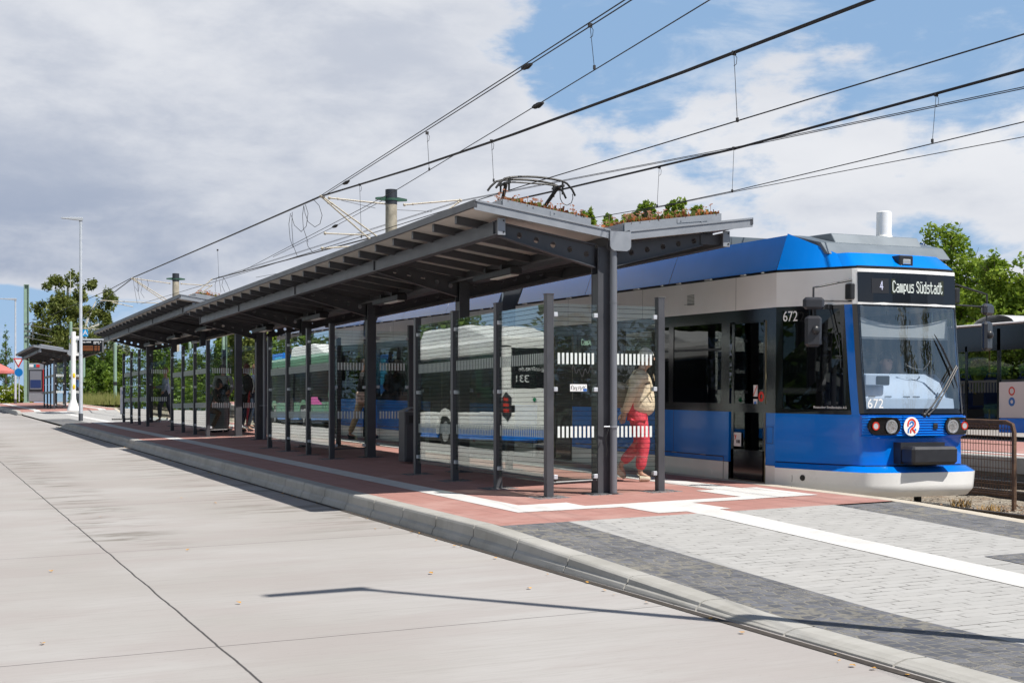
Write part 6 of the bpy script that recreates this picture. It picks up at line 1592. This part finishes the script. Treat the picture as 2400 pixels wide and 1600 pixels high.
for y in (.9, 3.3, 6.1, 8.9): m.tube([(.9, y, .36), (.9, y, 2.7)], .022, 8)
m.tube([(.45, 8.9, 1.2), (.45, 9.3, 1.42), (.45, 9.8, 1.45)], .022, 8); m.build('grab_pole', M_pole, tb)
m = MB(); m.disc((-.008, 7.1, 1.24), (0, 1, 0), (0, 0, 1), .11, .004, 20, .07); s1 = m.build('round_sticker', P('tail_red', (.55, .03, .015), .3), tb)
m = MB(); m.disc((-.008, 7.1, .98), (0, 1, 0), (0, 0, 1), .11, .004, 20, .045); m.build('round_sticker', P('sticker_ring_blue', (.02, .12, .35), .3), tb)
for y in (2.5, 11.8):
    m = MB(); m.tube([(.0, y, .46), (.28, y, .46)], .46, 22); m.build('wheel', M_tyre, tb, smooth=True)
m = MB(); n = 12; m.loft([[(x, 8.2+.75*math.cos(math.pi*j/n), 2.92+.26*math.sin(math.pi*j/n)) for j in range(n+1)] for x in (.4, 2.1)]); m.build('roof_fan_cover', P('fan_grey', (.5, .5, .5), .5), tb)
# blue information kiosk reflected in the middle shelter
th = thing('advert_kiosk', 'bright blue advert cabinet beside the bus lanes, reflected in the middle shelter glass', 'kiosk', (-6.5, 78, rz(-6, 78)))
m = MB(); m.box(-.2, .2, 0, 2.4, .5, 3.6, bev=.04); m.build('cabinet', P('kiosk_blue', (.01, .17, .60), .4), th); m = MB(); m.box(.20, .205, .3, 2.1, 1.9, 3.4); m.build('poster', P('kiosk_light', (.03, .42, .75), .4), th)
m = MB(); m.disc((.215, 1.2, 1.0), (0, 1, 0), (0, 0, 1), .35, .01, 24, .24); m.build('emblem_ring', M_whitem, th)
m = MB(); m.box(-.15, .15, .3, .5, 0, .5); m.box(-.15, .15, 1.9, 2.1, 0, .5); m.build('leg', M_steel2, th)
# reflected roadside house roof
# ------------------------------------------------------------------ people
def skin(name, chains, mat, parent, sub=2, smooth=True):
    """one continuous surface grown round connected edges; chains = [[(x,y,z,r),...], ...] first point may repeat an earlier one"""
    V = []; E = []; Rr = []
    def idx(p):
        for i, q in enumerate(V):
            if (Vector(q)-Vector(p[:3])).length < 1e-4: return i
        V.append(tuple(p[:3])); Rr.append(p[3:] if len(p) > 4 else (p[3], p[3])); return len(V)-1
    for ch in chains:
        ids = [idx(p) for p in ch]
        E += [(a, b) for a, b in zip(ids[:-1], ids[1:])]
    me = bpy.data.meshes.new(name); me.from_pydata(V, E, []); o = bpy.data.objects.new(name, me); COL.objects.link(o)
    md = o.modifiers.new('skin', 'SKIN'); md.use_smooth_shade = True; md.branch_smoothing = .6
    if not me.skin_vertices: me.attributes
    sv = me.skin_vertices[0].data if me.skin_vertices else None
    for i, r_ in enumerate(Rr): sv[i].radius = r_; sv[i].use_root = (i == 0)
    ss_ = o.modifiers.new('sub', 'SUBSURF'); ss_.levels = sub; ss_.render_levels = sub
    dg = bpy.context.evaluated_depsgraph_get(); dg.update(); nm = bpy.data.meshes.new_from_object(o.evaluated_get(dg))
    bpy.data.objects.remove(o); nm.materials.clear(); nm.materials.append(mat)
    nm.polygons.foreach_set('use_smooth', [True]*len(nm.polygons))
    q = bpy.data.objects.new(name, nm); COL.objects.link(q); q.parent = parent; return q
def mirror_y(p): return (p[0], -p[1])+tuple(p[2:])
def person(label, u, v, heading, J, mats, loc_z=None, hairlen=.0, group=None, extra=None, fingers=True):
    """J: joints in local frame (x forward, y left, z up)"""
    th = thing('person', label, 'person', (u, v, gz(u, v) if loc_z is None else loc_z), (0, 0, heading), group=group)
    sk, top, leg, shoe, hair = mats
    hp = J['hip']; ch = J['chest']; nk = J['neck']; hd = Vector(J['head']); f = Vector(J.get('face', (1, 0, -.08))).normalized(); b = J.get('bulk', 1.)
    up = Vector((0, 0, 1)); 
    hb = hd-Vector((0, 0, .085)); htop = hd+Vector((0, 0, .05))
    ch1 = [(hp[0], hp[1], hp[2], .10), (ch[0], ch[1], ch[2]-.12, .11), (ch[0], ch[1], ch[2]+.03, .10), (nk[0], nk[1], nk[2], .052), (hb.x-f.x*.02, hb.y-f.y*.02, hb.z, .058, .060), (hd.x, hd.y, hd.z, .080, .088), (htop.x-f.x*.01, htop.y-f.y*.01, htop.z, .062, .072)]
    chains = [ch1, [ch1[4], (hb.x+f.x*.055, hb.y+f.y*.055, hb.z-.012, .026)]]
    for s in ('l', 'r'):
        sh, el, wr = J['sh_'+s], J['el_'+s], J['wr_'+s]
        chains.append([ch1[2], (*sh, .055), (*el, .042), (*wr, .028)])
        hj, kn, an, to = J['hip_'+s], J['kn_'+s], J['an_'+s], J['toe_'+s]
        chains.append([ch1[0], (*hj, .08), (*kn, .055), (*an, .036), (*to, .024)])
    body = skin('body', chains, sk, th)
    # nose, ears, eyes, hands joined to the body mesh as further geometry
    add = MB(); n = hd+f*.088; sidev = f.cross(up).normalized()
    add.loft([[tuple(n+sidev*.010+up*-.022), tuple(n+f*.026+up*-.024), tuple(n-sidev*.010+up*-.022)], [tuple(n+sidev*.006+up*.02), tuple(n+f*.004+up*.02), tuple(n-sidev*.006+up*.02)]])
    for s in (-1, 1):
        e = hd+sidev*s*.080+f*.0-up*.01; add.ball(tuple(e), .018, .010, .030, 8, 5)
    for s in ('l', 'r'):
        wr = Vector(J['wr_'+s]); el = Vector(J['el_'+s]); d = Vector(J.get('hd_'+s, tuple(wr-el))).normalized(); w = d.cross(Vector((0, 1, 0)) if abs(d.y) < .8 else up).normalized(); t_ = d.cross(w)
        palm = wr+d*.045; add.tube([tuple(wr), tuple(wr+d*.03), tuple(wr+d*.085)], [.026, .036, .030], 8)
        for k_ in range(4):
            o_ = (k_-1.5)*.018; L_ = (.062, .074, .068, .052)[k_]; p0 = wr+d*.08+w*o_; add.tube([tuple(p0), tuple(p0+d*L_*.5+t_*.006), tuple(p0+d*L_*.85+t_*.022)], [.009, .008, .006], 6)
        p0 = wr+d*.03-w*.03; add.tube([tuple(p0), tuple(p0-w*.022+d*.03), tuple(p0-w*.02+d*.06+t_*.01)], [.011, .010, .007], 6)
    tmp = add.build('hand_face', sk, None, True)
    import bmesh
    bm = bmesh.new(); bm.from_mesh(body.data); bm.from_mesh(tmp.data); bm.to_mesh(body.data); bm.free(); bpy.data.objects.remove(tmp)
    ey = MB()
    for s in (-1, 1): q = hd+f*.080+sidev*s*.032+up*.008; ey.ball(tuple(q), .011, .011, .009, 8, 5)
    ey.build('eyes', M_blackm, th)
    # clothes
    sh_l, sh_r = J['sh_l'], J['sh_r']
    tb_ = J.get('torso') or [(hp[0], hp[1], hp[2]-.075, .14*b, .165*b), (hp[0], hp[1], hp[2]+.12, .145*b, .17*b), (ch[0], ch[1], ch[2]-.02, .135*b, .17*b), ((ch[0]+nk[0])/2, ch[1], ch[2]+.12, .10*b, .135*b), (nk[0], nk[1], nk[2]-.015, .062, .065)]
    tch = [tb_]
    root = tb_[-2]
    for s in ('l', 'r'):
        sh, el, wr = J['sh_'+s], J['el_'+s], J['wr_'+s]; e = J.get('sleeve', 1.)
        wr2 = tuple(el[i]+(wr[i]-el[i])*e for i in range(3))
        tch.append([root, (*sh, .075*b), (*tuple((sh[i]+el[i])/2 for i in range(3)), .064*b), (*el, .056*b)]+([(*wr2, .042*b)] if e > .05 else []))
    skin('jacket', tch, top, th)
    lch = []
    r0 = (hp[0], hp[1], hp[2]-.085, .09*b, .125*b)
    for s in ('l', 'r'):
        hj, kn, an = J['hip_'+s], J['kn_'+s], J['an_'+s]
        lch.append([r0, (*hj, .105*b), (*tuple((hj[i]*.5+kn[i]*.5) for i in range(3)), .092*b), (*kn, .078*b), (*tuple(kn[i]*.45+an[i]*.55 for i in range(3)), .066*b), (*tuple(kn[i]*.08+an[i]*.92 for i in range(3)), .062*b)])
    skin('trousers', lch, leg, th)
    for s in ('l', 'r'):
        an, to = Vector(J['an_'+s]), Vector(J['toe_'+s]); he = J.get('heel_'+s); d = (to-an); d2 = Vector((d.x, d.y, 0)).normalized() if Vector((d.x, d.y, 0)).length > .01 else Vector((1, 0, 0))
        he = Vector(he) if he else an-d2*.05-Vector((0, 0, an.z-to.z-.0))
        skin('shoe', [[(*he, .040, .038), (*(he*.5+to*.5), .044, .044), (*to, .036, .030)], [(*he, .040, .038), (*(an*.75+he*.25), .040, .042)]], shoe, th, 2)
    # hair: cap hugging the back and top of the head
    hm = MB(); rings = []
    for a in range(9):
        t = a/8*math.pi*.60; row = []
        for j in range(17):
            ph = math.pi*2*j/16; lx = math.cos(ph); ly = math.sin(ph)
            reach = 1.0 if lx < .35 else .72
            tt = t*reach; rr_ = 1.0
            v_ = f*(.100*math.sin(tt)*lx)+sidev*(.094*math.sin(tt)*ly)+up*(.118*math.cos(tt)-(hairlen*(a/8)**2 if lx < .2 else 0))
            row.append(tuple(hd-f*.008+up*.005+v_))
        rings.append(row)
    hm.loft(rings[::-1]); hm.build('hair', hair, th, True)
    return th
HEAD_R = math.atan2(-math.sin(TH), math.cos(TH))      # facing picture right
M_beige = P('jacket_beige', (.86, .67, .49), .75, 0, .10, 9, .5, 26); M_redt = P('trousers_red', (.72, .05, .085), .8, 0, .14, 8, .6, 22); M_shoe = P('shoe_cream', (.62, .54, .42), .7, 0, .1, 20)
M_hairg = P('hair_grey', (.78, .75, .71), .7, 0, .25, 40, .5, 80); M_haird = P('hair_dark', (.03, .02, .015), .6, 0, .3, 30)
wu, wv = px(1494, 17.62)
w = person('woman with short grey hair, beige jacket, red trousers and backpack walking right behind the glass', wu, wv, HEAD_R,
 dict(hip=(0, 0, .88), chest=(.035, 0, 1.20), neck=(.055, 0, 1.385), head=(.115, 0, 1.535), face=(1, 0, -.12), bulk=1.12,
      sh_l=(0, .17, 1.31), el_l=(-.10, .21, 1.05), wr_l=(-.17, .12, .84), hd_l=(-.1, -.3, -.9), sh_r=(.0, -.17, 1.31), el_r=(-.10, -.23, 1.05), wr_r=(-.165, -.12, .85), hd_r=(-.25, .2, -.9),
      hip_l=(0, .09, .86), kn_l=(.045, .09, .47), an_l=(-.21, .09, .20), heel_l=(-.27, .09, .17), toe_l=(-.14, .09, .035), hip_r=(.0, -.09, .86), kn_r=(.07, -.09, .47), an_r=(.02, -.09, .10), heel_r=(-.02, -.09, .045), toe_r=(.155, -.09, .035),
      torso=[(.015, 0, .79, .19, .20), (.035, 0, .98, .205, .21), (.05, 0, 1.16, .195, .20), (.03, 0, 1.29, .14, .165), (.055, 0, 1.395, .085, .085)]),
 (M_skin, M_beige, M_redt, M_shoe, M_hairg), hairlen=.03)
bk = skin('backpack', [[(-.215, 0, .90, .06, .12), (-.225, 0, 1.02, .095, .15), (-.20, 0, 1.14, .075, .13), (-.15, 0, 1.22, .03, .08)]], P('backpack_taupe', (.30, .24, .18), .85, 0, .2, 9, .5), None); bk.location = (wu, wv, gz(wu, wv)); bk.rotation_euler = (0, 0, HEAD_R)
tag(bk, 'taupe backpack on the back of the woman in the beige jacket', 'backpack')
m = MB()
for s in (-1, 1): m.tube([(-.14, s*.10, 1.20), (-.02, s*.14, 1.37), (.13, s*.13, 1.30), (.16, s*.14, 1.12), (.02, s*.20, .98)], .012, 6)
for z, r_ in (): m.tube([(.20*math.cos(a*.3927)+.02, .205*math.sin(a*.3927), z+.02) for a in range(17)], .014, 6)
m.tube([(.2, .03, 1.33), (.235, .02, 1.18), (.225, .01, .98), (.20, .0, .87)], .005, 5)
m.tube([(.13, -.185, 1.10), (.17, -.15, 1.0)], .005, 5)
m.build('jacket_trim', P('trim_beige', (.40, .31, .21), .8), w, smooth=True)
def stand(dx=0., arm=0., lean=0., sit=False, b=1., armf=0.):
    return dict(hip=(0, 0, .93), chest=(lean*.4, 0, 1.27), neck=(lean*.75, 0, 1.47), head=(lean, 0, 1.62), bulk=b, sh_l=(lean*.6, .18, 1.40), el_l=(lean*.6-.04+armf*.2, .24, 1.13), wr_l=(lean*.6+.04+armf*.42, .17, .98+armf*.15),
                sh_r=(lean*.6, -.18, 1.40), el_r=(lean*.6-.04+arm*.2, -.24, 1.13), wr_r=(lean*.6+.05+arm*.40, -.18, .96+arm*.2), hip_l=(0, .09, .91), kn_l=(.03+dx, .10, .50), an_l=(dx*1.1, .11, .10), toe_l=(.14+dx*1.1, .12, .035), hip_r=(0, -.09, .91), kn_r=(.02-dx*.6, -.10, .50), an_r=(-dx*1.2-.02, -.11, .10), toe_r=(.13-dx*1.2, -.12, .035))
C_ = lambda n_, c_: P(n_, c_, .8, 0, .15, 10, .4, 20)
GP = 'people waiting in the shelters'
u, v = px(848, 31.0)
pn = person('person in a black quilted jacket and khaki trousers stepping right beside the tram', u, v, HEAD_R, stand(.20, .3, .06, b=1.0), (M_skin, C_('jacket_black', (.018, .018, .022)), C_('trousers_khaki', (.36, .27, .16)), C_('shoe_black', (.03, .03, .035)), M_haird), group=GP)
m = MB(); m.box(-.10, .22, -.30, -.16, .78, 1.02, bev=.03); bg = m.build('carrier_bag', P('bag_printed', (.62, .45, .38), .7, 0, .5, 14)); bg.location = (u, v, gz(u, v)); bg.rotation_euler = (0, 0, HEAD_R); tag(bg, 'pale printed bag held by the person in the black quilted jacket', 'bag')
u, v = px(523, 37.0)
p2 = person('person in a light T-shirt and grey trousers with a dark shoulder bag facing the road', u, v, HEAD_R-1.35, stand(.10, .25, .0, b=.92), (M_skin, C_('shirt_pale', (.48, .46, .44)), C_('trousers_grey', (.20, .20, .21)), C_('shoe_black', (.03, .03, .035)), M_haird), group=GP)
m = MB(); m.box(.12, .22, -.16, .17, .92, 1.22, bev=.04); m.tube([(.15, .12, 1.2), (.10, .10, 1.42), (-.06, -.02, 1.46), (-.12, -.12, 1.3)], .012, 6); sb = m.build('shoulder_bag', C_('bag_black', (.015, .015, .018))); sb.location = (u, v, gz(u, v)); sb.rotation_euler = (0, 0, HEAD_R-1.35); tag(sb, 'black shoulder bag on the person in the light T-shirt', 'bag')
u, v = px(497, 36.2)
p3 = person('dark haired person in olive top bending over a grey suitcase', u, v, HEAD_R, dict(hip=(-.12, 0, .62), chest=(.05, 0, .93), neck=(.12, 0, 1.12), head=(.20, 0, 1.24), face=(1, 0, -.5), bulk=.9, sh_l=(.08, .17, 1.06), el_l=(.20, .20, .84), wr_l=(.34, .12, .98), sh_r=(.08, -.17, 1.06), el_r=(.16, -.20, .80), wr_r=(.32, -.10, .74),
      hip_l=(-.12, .09, .60), kn_l=(.22, .11, .52), an_l=(.10, .11, .10), toe_l=(.25, .11, .035), hip_r=(-.12, -.09, .60), kn_r=(.20, -.11, .50), an_r=(.02, -.11, .10), toe_r=(.17, -.11, .035)), (M_skin, C_('top_olive', (.06, .06, .04)), C_('trousers_brown', (.16, .10, .05)), C_('shoe_black', (.03, .03, .035)), M_haird), hairlen=.10, group=GP)
u, v = px(511, 36.4)
th = thing('suitcase', 'large light grey ribbed suitcase standing beside the bending person', 'suitcase', (u, v, gz(u, v)), (0, 0, -TH))
m = MB(); m.box(-.24, .24, -.15, .15, .05, .74, bev=.05)
for k_ in range(9): m.box(-.20+k_*.046, -.185+k_*.046, -.158, -.15, .12, .68)
m.build('shell', P('suitcase_grey', (.30, .32, .35), .5, 0, .1, 8), th)
m = MB()
for x in (-.2, .2):
    for y in (-.11, .11): m.tube([(x-.015, y, .03), (x+.015, y, .03)], .03, 10)
m.build('castor', M_black, th); m = MB(); m.tube([(-.12, .1, .74), (-.12, .1, 1.0), (.12, .1, 1.0), (.12, .1, .74)], .01, 6); m.build('pull_handle', M_blackm, th)
u, v = px(575, 36.3)
p4 = person('person in a grey sweater and dark skirt beside a black backpack', u, v, HEAD_R, stand(.05, .45, .04, b=1.05), (M_skin, C_('sweater_grey', (.17, .18, .21)), C_('skirt_black', (.012, .012, .014)), C_('shoe_black', (.03, .03, .035)), P('hair_red', (.16, .035, .02), .6)), hairlen=.14, group=GP)
bp_ = skin('backpack', [[(.07, 0, .98, .07, .13), (.05, 0, 1.12, .13, .17), (.02, 0, 1.32, .11, .16), (-.06, 0, 1.44, .05, .10)]], C_('pack_black', (.02, .016, .018)), None); bp_.location = (u, v-.22, gz(u, v)); bp_.rotation_euler = (0, 0, HEAD_R); tag(bp_, 'black backpack with white piping beside the person in the grey sweater', 'backpack')
m = MB(); m.tube([(-.05, -.05, 1.50), (.07, -.08, 1.46), (.16, -.1, 1.34), (.19, -.1, 1.15), (.15, -.08, .98)], .014, 6); pp = m.build('piping', M_whitem, bp_, smooth=True)
u, v = px(592, 38.4)
p5 = person('balding man in a navy vest walking left of the paired column', u, v, HEAD_R, stand(.05, .2, .08, b=1.05), (M_skin, C_('vest_navy', (.025, .035, .07)), C_('jeans_navy', (.03, .045, .08)), C_('shoe_black', (.03, .03, .035)), P('hair_sparse', (.30, .17, .12), .6)), group=GP)
u0, v0 = px(579, 36.1); z0 = gz(u0, v0)
m = MB(); m.tube([(u0+.03, v0-.1, z0+.95), (u0, v0-.12, z0+.55), (u0-.06, v0-.14, z0+.10)], [.022, .03, .008], 8); m.tube([(u0+.03, v0-.1, z0+.95), (u0+.05, v0-.1, z0+1.03)], .012, 6); tag(m.build('umbrella', P('umbrella_red', (.55, .03, .03), .5)), 'folded red umbrella held by the person in the grey sweater', 'umbrella')
u, v = px(389, 45.6)
p6 = person('man in a light blue shirt and dark jeans behind the farthest dashed cross screen', u, v, HEAD_R+3.14, stand(.15, .8, .02, b=1.05), (M_skin, C_('shirt_check', (.30, .36, .46)), C_('jeans_dark', (.04, .05, .07)), C_('shoe_white', (.6, .6, .6)), P('hair_sparse', (.30, .17, .12), .6)), group=GP)
u, v = px(181, 78)
p7 = person('person in a blue and orange jacket standing beyond the far shelter', u, v, HEAD_R, stand(.05, .2, 0, b=1.1), (M_skin, C_('jacket_blue_or', (.04, .12, .30)), C_('jeans_dark', (.04, .05, .07)), C_('shoe_black', (.03, .03, .035)), M_haird), group=GP)
# tram driver
loc = tram.matrix_world
dv = person('tram driver in a light blue shirt seated behind the windscreen', TU+.07, TV+1.95, -1.57, dict(hip=(0, 0, 0), chest=(.05, 0, .36), neck=(.07, 0, .55), head=(.10, 0, .69), face=(1, 0, -.05), bulk=1.05, sh_l=(.05, .19, .47), el_l=(.16, .24, .22), wr_l=(.38, .16, .25), sh_r=(.05, -.19, .47), el_r=(.16, -.24, .22), wr_r=(.38, -.16, .25),
      hip_l=(.02, .1, -.02), kn_l=(.28, .12, .0), an_l=(.30, .12, -.38), toe_l=(.42, .12, -.44), hip_r=(.02, -.1, -.02), kn_r=(.28, -.12, .0), an_r=(.30, -.12, -.38), toe_r=(.42, -.12, -.44)), (M_skin, C_('shirt_blue', (.16, .24, .38)), C_('jeans_dark', (.04, .05, .07)), C_('shoe_black', (.03, .03, .035)), M_haird), loc_z=tz(14)+1.02)
